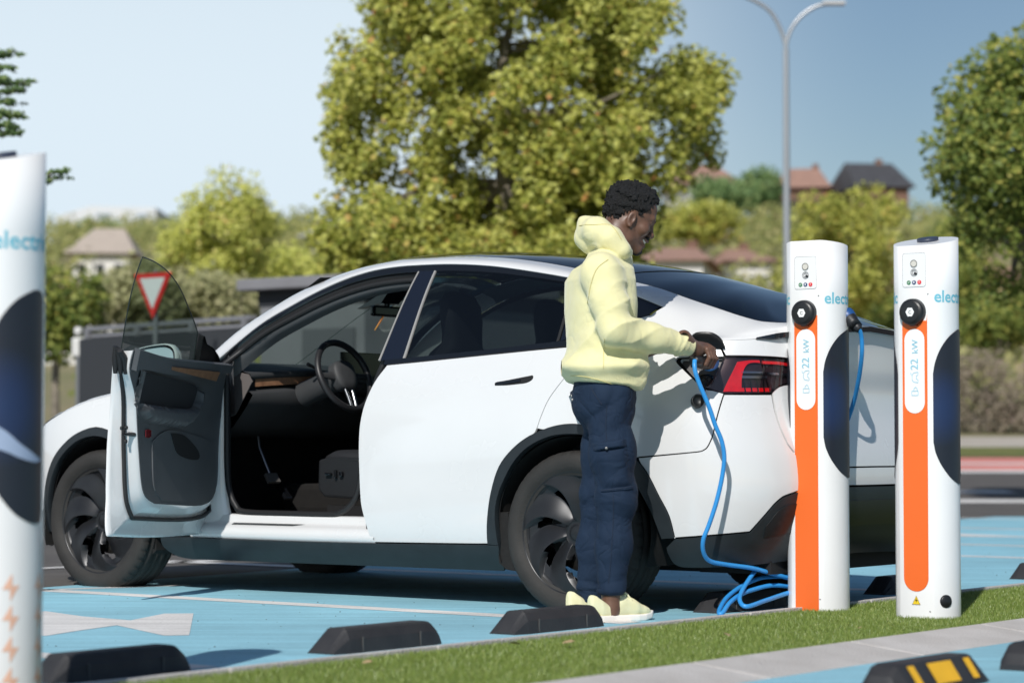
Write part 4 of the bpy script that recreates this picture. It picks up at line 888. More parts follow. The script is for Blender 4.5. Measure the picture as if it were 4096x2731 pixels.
# ---------------------------------------------------------------- place: lot frame shares the car's axes (p along the bays, q across them)
PHI = .6438
def lot(p, q, z=0.):
    return Vector((.8097 - p*math.cos(PHI) - q*math.sin(PHI), 11.0596 + p*math.sin(PHI) - q*math.cos(PHI), z))
LOTM = Matrix.Translation((.8097, 11.0596, 0)) @ Matrix.Rotation(math.pi-PHI, 4, 'Z')
_gz = smooth_tab([-40, 22, 34, 45, 48, 50, 52, 60, 80, 110, 150, 190, 300, 520], [0, 0, .10, .35, .47, .60, .85, 1.25, 3.0, 6.5, 12.5, 15.5, 27, 36], n=4000, k=8)
def gz(x, y): return float(_gz(y)) + max(0, (y-90)/90)*.9*math.sin(x*.045+1.0)*(y > 90)
def stripes(name, base, m2, axis='Y', **k): pass
ASPH = mat('asphalt', (.115,.105,.098), rough=.9, base2=(.085,.078,.074), vscale=2.2, bump=.35, bscale=140)
def paint(name, base, worn, scale=90., amt=.55):
    """road paint: grains of asphalt show through where worn"""
    if name in MATS: return MATS[name]
    m = mat(name, base, rough=.85, bump=.25, bscale=160); nt = m.node_tree; b = nt.nodes['Principled BSDF']; L = nt.links.new
    tc = _n(nt, 'ShaderNodeTexCoord'); a = _n(nt, 'ShaderNodeTexNoise'); a.inputs['Scale'].default_value = scale; a.inputs['Detail'].default_value = 6; a.inputs['Roughness'].default_value = .7
    c = _n(nt, 'ShaderNodeTexNoise'); c.inputs['Scale'].default_value = 1.3; c.inputs['Detail'].default_value = 5
    L(tc.outputs['Object'], a.inputs['Vector']); L(tc.outputs['Object'], c.inputs['Vector'])
    ma = _n(nt, 'ShaderNodeMath', operation='MULTIPLY_ADD'); ma.inputs[1].default_value = .45; L(c.outputs['Fac'], ma.inputs[0]); L(a.outputs['Fac'], ma.inputs[2])
    r = _n(nt, 'ShaderNodeMapRange'); r.inputs['From Min'].default_value = .64; r.inputs['From Max'].default_value = .95; r.inputs['To Max'].default_value = amt; L(ma.outputs[0], r.inputs['Value'])
    mx = _n(nt, 'ShaderNodeMix', data_type='RGBA'); mx.inputs['A'].default_value = (*base, 1); mx.inputs['B'].default_value = (*worn, 1)
    L(r.outputs[0], mx.inputs['Factor'])
    # scuffs and stains: broad blotches plus tyre-drag streaks along the bays
    mp = _n(nt, 'ShaderNodeMapping'); mp.inputs['Rotation'].default_value = (0, 0, -(math.pi-PHI)); mp.inputs['Scale'].default_value = (.35, 5., 1); L(tc.outputs['Object'], mp.inputs['Vector'])
    st = _n(nt, 'ShaderNodeTexNoise'); st.inputs['Scale'].default_value = 1.6; st.inputs['Detail'].default_value = 6; st.inputs['Roughness'].default_value = .65; L(mp.outputs[0], st.inputs['Vector'])
    bl = _n(nt, 'ShaderNodeTexNoise'); bl.inputs['Scale'].default_value = .9; bl.inputs['Detail'].default_value = 7; bl.inputs['Roughness'].default_value = .6; L(tc.outputs['Object'], bl.inputs['Vector'])
    mm = _n(nt, 'ShaderNodeMath', operation='MULTIPLY'); L(st.outputs['Fac'], mm.inputs[0]); L(bl.outputs['Fac'], mm.inputs[1])
    mr2 = _n(nt, 'ShaderNodeMapRange'); mr2.inputs['From Min'].default_value = .16; mr2.inputs['From Max'].default_value = .36; mr2.inputs['To Min'].default_value = .80; mr2.inputs['To Max'].default_value = 1.06; L(mm.outputs[0], mr2.inputs['Value'])
    ml = _n(nt, 'ShaderNodeMix', data_type='RGBA', blend_type='MULTIPLY'); ml.inputs['Factor'].default_value = 1.; L(mx.outputs['Result'], ml.inputs['A']); L(mr2.outputs[0], ml.inputs['B'])
    L(ml.outputs['Result'], b.inputs['Base Color']); return m
BLUE = paint('sky_blue_paint', (.30,.60,.72), (.22,.44,.54), 60, .5)
WHT = paint('white_road_paint', (.78,.765,.75), (.50,.48,.46), 70, .6)
REDP = paint('faded_red_paint', (.78,.28,.24), (.5,.26,.23), 30, .5)
# terrain: one sheet out to the far hills
ys = np.r_[np.arange(-30, 24, 6), np.arange(24, 64, 1.0), np.arange(64, 130, 4), np.arange(130, 540, 14)]
xs = np.r_[np.arange(-320, -40, 20), np.arange(-40, 60, 4), np.arange(60, 330, 20)]
T = MB(); T.sheet([[(x, y, gz(x, y)) for x in xs] for y in ys], flip=True)
GRND = mat('dry_ground', (.30,.235,.15), rough=1., base2=(.16,.17,.07), vscale=.08, detail=8.)
tag(T.build('ground', GRND), 'terrain', None, None, 'structure')
def draped(name, poly_xy, m, lift, n=1):
    pass
def strip_y(name, y0, y1, x0, x1, m, lift, kind='structure', ny=6):
    mb = MB(); yy = np.linspace(y0, y1, ny); xx = np.linspace(x0, x1, 24); mb.sheet([[(x, y, gz(x, y)+lift) for x in xx] for y in yy], flip=True)
    o = mb.build(name, m)
    if kind: tag(o, kind=kind)
    return o
strip_y('road', -28, 47.5, -60, 60, ASPH, .006, ny=60)
def lotpoly(mb, pts, z):
    mb.raw([lot(p, q, z) for p, q in pts], [tuple(range(len(pts)))])
# blue bays beyond the island, and the ones on the camera side
b1 = MB(); lotpoly(b1, [(-.83,12),(-.83,-14.2),(4.62,-14.2),(3.05,1.15),(2.86,1.3),(2.86,12)][::-1], .010); tag(b1.build('parking_bay_paint', BLUE), kind='structure')
b2 = MB(); lotpoly(b2, [(-2.20,12),(-2.20,-6),(-7.2,-6),(-7.2,12)], .010); tag(b2.build('parking_bay_paint', BLUE), kind='structure')
wl = MB()
def line(mb, p0, q0, p1, q1, w=.14, z=.0112):
    d = Vector((p1-p0, q1-q0)).normalized(); n = Vector((-d.y, d.x))*w/2
    lotpoly(mb, [(p0+n.x, q0+n.y), (p1+n.x, q1+n.y), (p1-n.x, q1-n.y), (p0-n.x, q0-n.y)], z)
for q0, q1 in ((1.29,1.36),(3.72,3.78),(-1.15,-1.12),(-4.65,-4.65),(-6.26,-6.26),(-9.3,-9.3),(-11.8,-11.8)): line(wl, 2.95 if q0 > 0 else 4.5, q0, -.60, q1)
line(wl, 2.90, 1.30, 2.62, .55, .08); line(wl, 2.90,1.3,2.90,6.,.09)
line(wl, 4.45,-.10,4.30,-1.6,.12); line(wl,4.45,-.1,4.5,4.0,.12)
for a in ((8.4,-19.7,7.2,-19.1),(6.4,-15.7,6.2,-17.1),(8.2,-22,7.2,-22)): line(wl, *a, w=.25)
for q in (4.2,1.9,-.5): line(wl, -2.5, q, -7, q)
tag(wl.build('road_markings', WHT, fix=False), kind='structure')
def bow(mb, pc, qc, s=1.):
    """plug-shaped bay emblem: two wedges meeting at a waist"""
    P = [(-1.0,.34),(-.45,.16),(0,.09),(.42,.22),(.80,.36),(.98,.10),(.98,-.10),(.80,-.36),(.42,-.22),(0,-.09),(-.45,-.16),(-1.0,-.34)]
    lotpoly(mb, [(pc+x*s, qc+y*s) for x, y in P], .0113)
em = MB()
lotpoly(em, [(1.75,2.30),(1.40,2.42),(1.08,2.46),(1.25,2.10),(1.16,2.02),(.36,2.86),(.42,2.93),(.93,2.68),(.85,2.95),(.76,3.2),(1.5,3.3),(2.2,3.0)], .0113)
for pc, qc in ((2.0,-7.8),(2.2,-2.9)): bow(em, pc, qc, .9)
tag(em.build('bay_emblem_paint', WHT), kind='structure')
# island: flush kerbs and artificial grass
KERB = mat('pale_concrete', (.58,.555,.535), rough=.9, base2=(.44,.415,.39), vscale=4., bump=.5, bscale=90, detail=8.)
isl = tag(empty('island_kerb'), 'pale concrete kerb stones framing the strip of artificial grass', 'kerb')
def kerb_run(p0, p1, z0, z1, Lk=1.0):
    q = -16.0
    while q < 9:
        mb = MB(); a, b = q+.006, q+Lk-.006
        V = [lot(p0, a, -.05), lot(p0, b, -.05), lot(p1, b, -.05), lot(p1, a, -.05), lot(p0, a, z0), lot(p0, b, z0), lot(p1, b, z1), lot(p1, a, z1)]
        mb.raw(V, [(0,3,2,1),(4,5,6,7),(0,1,5,4),(1,2,6,5),(2,3,7,6),(3,0,4,7)]); mb.build('kerb_stone', KERB, isl, fix=True, bevel=.004); q += Lk
kerb_run(-.83, -.93, .035, .045); kerb_run(-1.93, -2.21, .045, .012)
GR = mat('artificial_grass_base', (.075,.095,.025), rough=1., var=.4, vscale=60)
gb_ = MB(); lotpoly(gb_, [(-.93,9),(-.93,-16),(-1.93,-16),(-1.93,9)], .026); tag(gb_.build('island_turf_base', GR), kind='structure')
rg_ = np.random.default_rng(3)
def turf(n, q0, q1, p0, p1, seed=1):
    r = np.random.default_rng(seed); p = r.uniform(p1, p0, n); q = r.uniform(q0, q1, n)
    a = r.uniform(0, 2*np.pi, n); ln = r.uniform(.010, .024, n); w_ = r.uniform(.0010, .0022, n); le = r.uniform(.1, .8, n); la = r.uniform(0, 2*np.pi, n)
    base = np.stack([.8097-p*math.cos(PHI)-q*math.sin(PHI), 11.0596+p*math.sin(PHI)-q*math.cos(PHI), np.full(n, .024)], 1)
    d = np.stack([np.cos(a), np.sin(a), 0*a], 1)*w_[:, None]; up = np.stack([np.cos(la)*le, np.sin(la)*le, 1+0*le], 1); up /= np.linalg.norm(up, axis=1, keepdims=True)
    tip = base+up*ln[:, None]; V = np.stack([base-d, base+d, tip], 1).reshape(-1, 3); F = np.arange(3*n).reshape(-1, 3); return V, F
def grassmat():
    m = bpy.data.materials.new('artificial_grass_blade'); m.use_nodes = True; nt = m.node_tree; b = nt.nodes['Principled BSDF']; L = nt.links.new
    ge = _n(nt, 'ShaderNodeNewGeometry'); cr = _n(nt, 'ShaderNodeValToRGB'); cr.color_ramp.elements[0].color = (.12,.185,.030,1); cr.color_ramp.elements[1].color = (.36,.40,.13,1)
    e = cr.color_ramp.elements.new(.55); e.color = (.165,.24,.042,1); e = cr.color_ramp.elements.new(.9); e.color = (.24,.30,.070,1)
    L(ge.outputs['Random Per Island'], cr.inputs[0]); L(cr.outputs[0], b.inputs['Base Color']); b.inputs['Roughness'].default_value = .45; b.inputs['Specular IOR Level'].default_value = .6
    return m
Vg, Fg = turf(320000, -4.5, 6.2, -.935, -1.925)
tg_ = add('artificial_grass', npmesh('artificial_grass', Vg, Fg, False), grassmat()); tag(tg_, 'short olive green artificial grass covering the island', 'grass', kind='stuff')
# fallen leaves on the turf and bay
LEAFD = mat('dry_leaf', (.42,.30,.16), rough=.8, var=.4, vscale=40)
LEAVES = [(-1.25,2.70,.045,'dry brown leaf on the grass just below the yellow sneakers'),(-1.51,2.11,.050,'dry leaf on the grass below the coiled blue cable'),(-1.14,2.85,.040,'pale dry leaf on the grass below the stop beside the sneakers'),
          (-1.72,1.55,.032,'tiny dry leaf on the grass at the foot of the left of the two posts'),(-1.19,3.67,.038,'dry leaf on the grass below the second wheel stop from the left')]
for i, (p, q, s, lb_) in enumerate(LEAVES):
    mb = MB(); c = lot(p, q, .050); a = i*1.7
    pts = [(-.5,0,0),(-.2,.22,.1),(.2,.2,.16),(.5,0,.1),(.2,-.22,.05),(-.2,-.2,.02)]
    mb.raw([c+Vector((x*s*math.cos(a)-y*s*math.sin(a), x*s*math.sin(a)+y*s*math.cos(a), z*s*1.6)) for x, y, z in pts], [(0,1,2),(0,2,3),(0,3,4),(0,4,5)])
    tag(mb.build('fallen_leaf', LEAFD), lb_, 'leaf', 'dry leaves fallen on the grass')
# grit on the painted bays: too small to count
rg2 = np.random.default_rng(9); gm = MB()
for _ in range(380):
    p, q, s = rg2.uniform(-.8, 2.9), rg2.uniform(-13, 5), rg2.uniform(.0018, .0048)
    c = lot(p, q, .010); n_ = 5; ph = rg2.uniform(0, 6.28)
    gm.raw([c+Vector((s*math.cos(ph+i*6.283/n_), s*rg2.uniform(.6,1)*math.sin(ph+i*6.283/n_), 0)) for i in range(n_)]+[c+Vector((0,0,s*.8))], [(i, (i+1) % n_, n_) for i in range(n_)])
tag(gm.build('grit', mat('dark_grit', (.05,.05,.05), rough=.9)), 'dark specks of grit scattered over the blue paint', 'grit', kind='stuff')
# far road edge on the right: painted strip, verge, pavement
strip_y('painted_strip', 40.6, 41.8, 2, 40, WHT, .012); strip_y('painted_strip', 41.8, 44.4, 2, 40, REDP, .012)
strip_y('painted_strip', 44.4, 45.1, 2, 40, WHT, .012); strip_y('painted_strip', 45.1, 47.3, 2, 40, REDP, .012)
strip_y('road_marking', 27.9, 29.1, 4.5, 9.5, WHT, .012); strip_y('road_marking', 31.6, 32.6, 5.0, 6.6, WHT, .012)
strip_y('grass_verge', 47.6, 50.2, -60, 60, mat('verge_grass', (.10,.13,.03), rough=1., base2=(.17,.17,.05), vscale=3.), .016)
strip_y('pavement', 50.2, 52.4, -60, 60, mat('pale_pavement', (.46,.42,.37), rough=.95, var=.15, vscale=2), .012)
# ---------------------------------------------------------------- chargers
CW = mat('white_charger_shell', (.86,.865,.865), rough=.34, coat=.4, var=.06, vscale=3.5, rvar=.08, detail=9.)
ORG = mat('orange_vinyl', (.86,.150,.020), rough=.42, var=.04, vscale=5)
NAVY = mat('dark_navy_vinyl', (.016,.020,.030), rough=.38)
def navy_glow():
    """soft blue reflection painted into the navy, halfway down the panel"""
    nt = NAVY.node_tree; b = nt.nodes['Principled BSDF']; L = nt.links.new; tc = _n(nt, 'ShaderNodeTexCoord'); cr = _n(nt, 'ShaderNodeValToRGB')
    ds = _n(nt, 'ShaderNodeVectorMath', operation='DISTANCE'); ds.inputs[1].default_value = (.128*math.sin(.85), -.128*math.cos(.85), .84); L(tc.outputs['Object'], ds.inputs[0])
    e = cr.color_ramp.elements; e[0].position = .0; e[0].color = (.016,.034,.095,1); e[1].position = .16; e[1].color = (.016,.020,.030,1); q = e.new(.07); q.color = (.016,.030,.080,1)  # painted glow: blue at the centre, fading to plain navy
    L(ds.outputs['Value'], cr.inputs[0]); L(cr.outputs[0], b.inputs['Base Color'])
navy_glow()
TEAL = mat('teal_lettering', (.16,.50,.62), rough=.5)
PALEB = mat('pale_blue_lettering', (.25,.55,.68), rough=.5)
BLKP = mat('black_plastic', (.012,.013,.015), rough=.4, bump=.05, bscale=200)
def charger(name, pos, yaw, top_slope=1, boltlogo=False, H=1.515, R=.128, badge=True, glow=None):
    """tall round post, flat front facing -y of its own frame"""
    root = empty(name, pos, yaw)
    fa = math.radians(32)                       # half angle of the flat front
    def outline(rr=R):
        P = []; yf = -rr*math.cos(fa)*.985
        for i in range(65):
            a = -math.pi/2+fa + (2*math.pi-2*fa)*i/64; P.append((rr*math.cos(a), rr*math.sin(a)))
        return P, yf
    P, yf = outline()
    topz = lambda x, y: H - .012 + .0275*y/R*(top_slope if top_slope > 0 else -.55)
    body = MB(); n = len(P)
    rows = [[(x, y, z if z < H-.2 else topz(x, y)) for x, y in P]+[(P[0][0], P[0][1], (z if z < H-.2 else topz(*P[0])))] for z in (-.06, .3, .9, 1.3, H)]
    body.sheet(rows); top = [(x, y, topz(x, y)) for x, y in P]; body.raw(top, [tuple(range(n))]); body.build('shell', CW, root, weld=True, fix=True)
    fw_ = R*math.sin(fa)
    def flat(nm, poly, d, m, th=.0015, par=None):
        mb = MB(); V = [(x, yf-d, z) for x, z in poly]; V2 = [(x, yf-d+th, z) for x, z in poly]; k = len(poly)
        mb.raw(V+V2, [tuple(range(k-1, -1, -1)) if False else tuple(range(k))]+[(i, i+k, (i+1) % k+k, (i+1) % k) for i in range(k)]); return mb.build(nm, m, par or root, fix=True)
    def rrect(x0, x1, z0, z1, r, k=6):
        Q = []
        for cx, cz, a0 in ((x1-r, z1-r, 0), (x0+r, z1-r, 90), (x0+r, z0+r, 180), (x1-r, z0+r, 270)):
            for i in range(k+1):
                a = math.radians(a0+90*i/k); Q.append((cx+r*math.cos(a), cz+r*math.sin(a)))
        return Q
    circ = lambda cx, cz, r, k=28: [(cx+r*math.cos(2*math.pi*i/k), cz+r*math.sin(2*math.pi*i/k)) for i in range(k)]
    flat('front_plate', [(-fw_*.99,.01),(fw_*.99,.01),(fw_*.99,H-.10),(-fw_*.99,H-.10)], .001, CW, .002)
    for sx_ in (-1, 1):
        j_ = MB(); j_.box((sx_*fw_*.985, yf+.0005, H*.46), (.0022,.004,H*.92)); j_.build('panel_joint', mat('grey_joint', (.32,.33,.33), rough=.7), root)
    for zz_ in (.035, 1.285):
        w2 = MB(); w2.lathe([(0,.0016),(.003,.0014),(.0042,0)], Matrix.Translation((fw_*.86, yf-.001, zz_)) @ Matrix.Rotation(math.radians(90), 4, 'X'), n=12); w2.build('screw', mat('screw_steel', (.30,.30,.30), rough=.4, metal=.8), root)
    # orange band
    if top_slope > 0: op = [(-.053,.165)] + [(-.053*math.cos(a), .165-.053*math.sin(a)) for a in np.linspace(0, math.pi, 16)][1:] + [(.055,1.205),(.052,1.18),(-.053,1.18)]
    else: op = [(-.053,-.03),(.053,-.03),(.053,1.205),(-.053,1.205)]
    flat('orange_band', op, .0035, ORG, .001)
    pl_ = flat('rating_plate', [(-.040+.080*(i > 0), 0) for i in range(0)] + [( .043*math.cos(a), 1.105+.043*math.sin(a)) for a in np.linspace(0, math.pi, 14)] + [(.043*math.cos(a), .857+.043*math.sin(a)) for a in np.linspace(math.pi, 2*math.pi, 14)], .0050, CW, .001)
    for s_, z_, sz in (('22', .985, .046), ('kW', 1.050, .037)):
        me = text_mesh(s_, sz, .0002); o = add('rating_text', me, PALEB, pl_); o.rotation_euler = (math.radians(90), math.radians(-90), 0); o.location = (.015, yf-.0064, z_)
    ic = MB()       # little plug-and-car outline, drawn as thin strokes
    def stroke(pts, w_=.0011): 
        for (x0, z0), (x1, z1) in zip(pts[:-1], pts[1:]):
            d = Vector((x1-x0, z1-z0)); L_ = d.length
            if L_ < 1e-6: continue
            d /= L_; nn = Vector((-d.y, d.x))*w_; ic.raw([(x0+nn.x, yf-.0064, z0+nn.y), (x1+nn.x, yf-.0064, z1+nn.y), (x1-nn.x, yf-.0064, z1-nn.y), (x0-nn.x, yf-.0064, z0-nn.y)], [(0,1,2,3)])
    stroke([(.018,.905),(-.004,.908),(-.012,.916),(-.012,.936),(-.004,.944),(.018,.947),(.018,.936),(.010,.932),(.010,.920),(.018,.916),(.018,.905)])
    stroke([(.018,.855),(-.014,.855),(-.014,.872),(.018,.872),(.018,.855)]); stroke([(-.004,.872),(-.004,.880),(.006,.888),(.014,.880),(.014,.872)]); stroke([(-.016,.936),(-.020,.945)])
    ic.v = [(x*.85, y, z+.030) for x, y, z in ic.v]; ic.build('car_icon', PALEB, pl_)
    # reader panel
    rp = flat('reader_panel', rrect(-.050,.050,1.315,1.450,.010), .003, mat('reader_white', (.78,.79,.79), rough=.5), .002)
    fo_ = MB(); a_o = rrect(-.0505,.0505,1.3145,1.4505,.010); a_i = rrect(-.049,.049,1.316,1.449,.009)
    fo_.sheet([[(x, yf-.0036, z) for x, z in a_o+a_o[:1]], [(x, yf-.0036, z) for x, z in a_i+a_i[:1]]], smooth=False); fo_.build('reader_outline', mat('grey_line', (.35,.36,.37), rough=.6), rp)
    flat('button', circ(0,1.408,.0125), .006, mat('pale_button', (.62,.60,.54), rough=.4), .004, rp)
    bz = MB(); bz.sheet([[(x, yf-.007, z) for x, z in circ(0,1.408,.0148)+circ(0,1.408,.0148)[:1]], [(x, yf-.007, z) for x, z in circ(0,1.408,.0122)+circ(0,1.408,.0122)[:1]]], smooth=False); bz.build('button_ring', mat('dull_ring', (.20,.19,.17), rough=.4, metal=.5), rp)
    rn = MB()
    for r_ in (.015,.011,.007):
        rn.sheet([[(x, yf-.0045, z) for x, z in circ(0,1.372,r_)+circ(0,1.372,r_)[:1]], [(x, yf-.0045, z) for x, z in circ(0,1.372,r_-.0013)+circ(0,1.372,r_-.0013)[:1]]], smooth=False)
    rn.build('card_symbol', BLKP, rp)
    flat('card_icon', [(.0005,1.374),(.012,1.370),(.014,1.363),(.009,1.362),(.000,1.366)], .0052, BLKP, .0006, rp)
    for x_, m_, nm in ((-.023, mat('green_dot', (.05,.22,.09), rough=.5), 'ready_dot'), (0., mat('navy_dot', (.02,.05,.16), rough=.5), 'charging_dot'), (.023, mat('red_dot', (.75,.02,.03), rough=.5), 'fault_dot')):
        d_ = flat(nm, circ(x_,1.333,.0085,18), .005, m_, .001, rp)
        sym = MB()
        if nm == 'ready_dot': q = [(x_-.004,1.334),(x_-.001,1.3305),(x_+.0045,1.337)]
        elif nm == 'charging_dot': q = [(x_,1.329),(x_,1.338)]
        else: q = [(x_,1.3325),(x_,1.339)]
        for (x0, z0), (x1, z1) in zip(q[:-1], q[1:]):
            d = Vector((x1-x0, z1-z0)).normalized(); w_ = .0009 if nm == 'ready_dot' else (.0024 if nm == 'charging_dot' else .0012); nn = Vector((-d.y, d.x))*w_
            sym.raw([(x0+nn.x, yf-.0065, z0+nn.y), (x1+nn.x, yf-.0065, z1+nn.y), (x1-nn.x, yf-.0065, z1-nn.y), (x0-nn.x, yf-.0065, z0-nn.y)], [(0,1,2,3)])
        if nm == 'fault_dot': sym.box((x_, yf-.0062, 1.3295), (.0024,.0006,.0022))
        sym.build('dot_symbol', SYM, d_)
    # socket cover
    sc = MB(); Ms = Matrix.Translation((-.004, yf-.002, 1.215)) @ Matrix.Rotation(math.radians(90), 4, 'X')
    sc.lathe([(0,.034),(.036,.034),(.040,.033),(.044,.030),(.049,.028),(.0525,.020),(.054,0)], Ms, n=44); so = sc.build('socket_cover', BLKP, root)
    sb = MB(); sb.box((.0, yf-.010, 1.166), (.03,.022,.014), bev=.004); sb.build('cover_latch', mat('dark_brick_latch', (.10,.02,.01), rough=.5), so)  # latch block in one even dark brick red
    hx = MB(); hx.raw([(-.004+.0185*math.cos(math.pi/3*i), yf-.0366, 1.214+.0195*math.sin(math.pi/3*i)) for i in range(6)], [tuple(range(6))]); hx.build('hexagon_sticker', CW, so)
    me = text_mesh('C', .020, .0002); o = add('sticker_letter', me, BLKP, so); o.rotation_euler = (math.radians(90), 0, 0); o.location = (-.0105, yf-.0372, 1.207)
    for a0 in (-.9, .9, math.pi+.2):
        gr_ = MB(); gr_.tube([(-.004+.040*math.cos(a0+u), yf-.0352, 1.215+.040*math.sin(a0+u)) for u in np.linspace(-.5,.5,10)], .0012, n=5); gr_.build('cover_groove', DARK, so)
    # dark window panels wrapping both flanks, and lettering on the cylinder
    def wrap(u, z, off=.0012): a = -math.pi/2 + u/R; return (R+off)*math.cos(a), (R+off)*math.sin(a), z
    def wrapped(nm, poly, m, off=.0012, hh=.02):
        Sx = lambda a, b: np.stack([(R+off)*np.cos(-np.pi/2+a/R), (R+off)*np.sin(-np.pi/2+a/R), b], -1)
        return panel(nm, Sx, poly, m, root, h=hh, thick=.001)
    for sg in (1, -1):
        u0 = sg*.080
        P2 = path([(u0,.70),(u0,.97)], [(u0,.97),(u0+sg*.010,1.02),(u0+sg*.035,1.075),(u0+sg*.075,1.120),(u0+sg*.125,1.145),(u0+sg*.150,1.148)], [(u0+sg*.150,1.148),(u0+sg*.168,1.140),(u0+sg*.175,1.12)], [(u0+sg*.175,1.12),(u0+sg*.175,.56)], [(u0+sg*.175,.56),(u0+sg*.168,.540),(u0+sg*.150,.533)], [(u0+sg*.150,.533),(u0+sg*.12,.537),(u0+sg*.075,.560),(u0+sg*.035,.605),(u0+sg*.010,.655),(u0,.70)], n=6)
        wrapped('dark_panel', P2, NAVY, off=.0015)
    # brand word on the cylinder, starting beside the flat front
    for u_start, txt in ((.086, 'electric'), (-.225, 'electric')):
        me = text_mesh(txt, .066, 0., bold=True, space=1.0); co = np.empty(len(me.vertices)*3, np.float32); me.vertices.foreach_get('co', co); co = co.reshape(-1, 3)
        wd = co[:, 0].max(); u = u_start + co[:, 0]*(.30 if False else 1.0); zz = 1.254+co[:, 1]
        if u_start < 0: u = -.080 - (wd - co[:, 0])
        a = -np.pi/2+u/R; co2 = np.stack([(R+.0010)*np.cos(a), (R+.0010)*np.sin(a), zz], 1).astype(np.float32); me.vertices.foreach_set('co', co2.ravel()); me.update()
        add('brand_lettering', me, TEAL, root)
    if top_slope > 0:
        cp = MB(); cp.lathe([(0,.0),(.0405,0),(.043,-.002),(.043,-.012),(.040,-.02)], Matrix.Translation((.005,.005,topz(.005,.005)+.014)) @ Matrix.Rotation(math.radians(12),4,'X'), n=36); cp.build('top_cap', mat('slate_cap', (.035,.045,.075), rough=.4), root)
        tri = [(-.016+.0,.062),(.016,.062),(0,.094)]
        wt = flat('warning_triangle', tri, .0035, mat('yellow_sign', (.85,.60,.02), rough=.5), .0008)
        bo = MB(); so2 = [(-.018,.0605),(.018,.0605),(0,.0965)]; bo.sheet([[(x, yf-.0046, z) for x, z in so2+so2[:1]], [(x, yf-.0046, z) for x, z in tri+tri[:1]]], smooth=False); bo.raw([(x, yf-.0048, z) for x, z in ((.001,.086),(-.005,.076),(.000,.076),(-.002,.066),(.005,.079),(.0005,.079))], [(0,1,2),(0,2,5),(2,3,4),(2,4,5)]); bo.build('warning_bolt', BLKP, wt)
        lk = MB(); aa = -math.pi/2+.128/R; Ml = Matrix.Translation((R*math.cos(aa), R*math.sin(aa), .075)) @ Matrix.Rotation(aa+math.pi/2, 4, 'Z') @ Matrix.Rotation(math.radians(90), 4, 'X'); lk.lathe([(0,.006),(.022,.006),(.026,.002),(.026,-.01)], Ml, n=28); lk.build('lock_cap', BLKP, root)
    return root, yf
def face_yaw(x, y, extra=0.): return math.atan2(-x, y)*1.0 + extra
Zc = .024
c1p = ((1886-1176)/5553*10.0, 10.0+.11, Zc); c2p = ((2140-1176)/5553*9.56, 9.56+.11, Zc)
ch1, yf1 = charger('charging_post', (c1p[0], c1p[1], Zc+.020), math.radians(-33), top_slope=-1)
tag(ch1, 'white and orange charging post with the blue cable plugged into its back', 'charging post', 'charging posts on the grass island')
ch2, yf2 = charger('charging_post', c2p, math.radians(-35), top_slope=1)
tag(ch2, 'white and orange charging post with dark round cap and yellow warning triangle', 'charging post', 'charging posts on the grass island')
ch3, yf3 = charger('charging_post', (-1.372, 6.42, Zc-.05), math.radians(-33), top_slope=1, H=1.515)
tag(ch3, 'blurred charging post cut by the left edge of the picture, orange bolts near its foot', 'charging post', 'charging posts on the grass island')
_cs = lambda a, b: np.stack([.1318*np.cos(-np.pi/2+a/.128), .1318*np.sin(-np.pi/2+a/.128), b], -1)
panel('crescent_glint', _cs, path([(.09,.735),(.13,.722),(.17,.705),(.215,.695),(.245,.70)], [(.245,.70),(.21,.718),(.165,.745),(.13,.775),(.09,.80)], [(.09,.80),(.09,.735)], n=5), mat('pale_blue_glint', (.32,.40,.55), rough=.4), ch3, h=.012, thick=.0005)  # pale arc of the panel's reflection, laid on as a coloured sliver
BOLT = mat('faded_orange_bolt', (.80,.42,.28), rough=.5, base2=(.82,.55,.42), vscale=3)
for k in range(5):
    for u in (.146, .246):
        mb = MB(); z0 = .37-.08*k; a0 = -math.pi/2+u/.128; s = .026
        pts = [(.1,1.1),(-.9,-.15),(-.1,-.15),(-.1,-1.1),(.9,.15),(.1,.15)]
        mb.raw([(.1295*math.cos(a0+x*s/.128), .1295*math.sin(a0+x*s/.128), z0+y*s*1.25) for x, y in pts], [(0,1,2,5),(2,3,4,5)]); mb.build('bolt_print', BOLT, ch3)
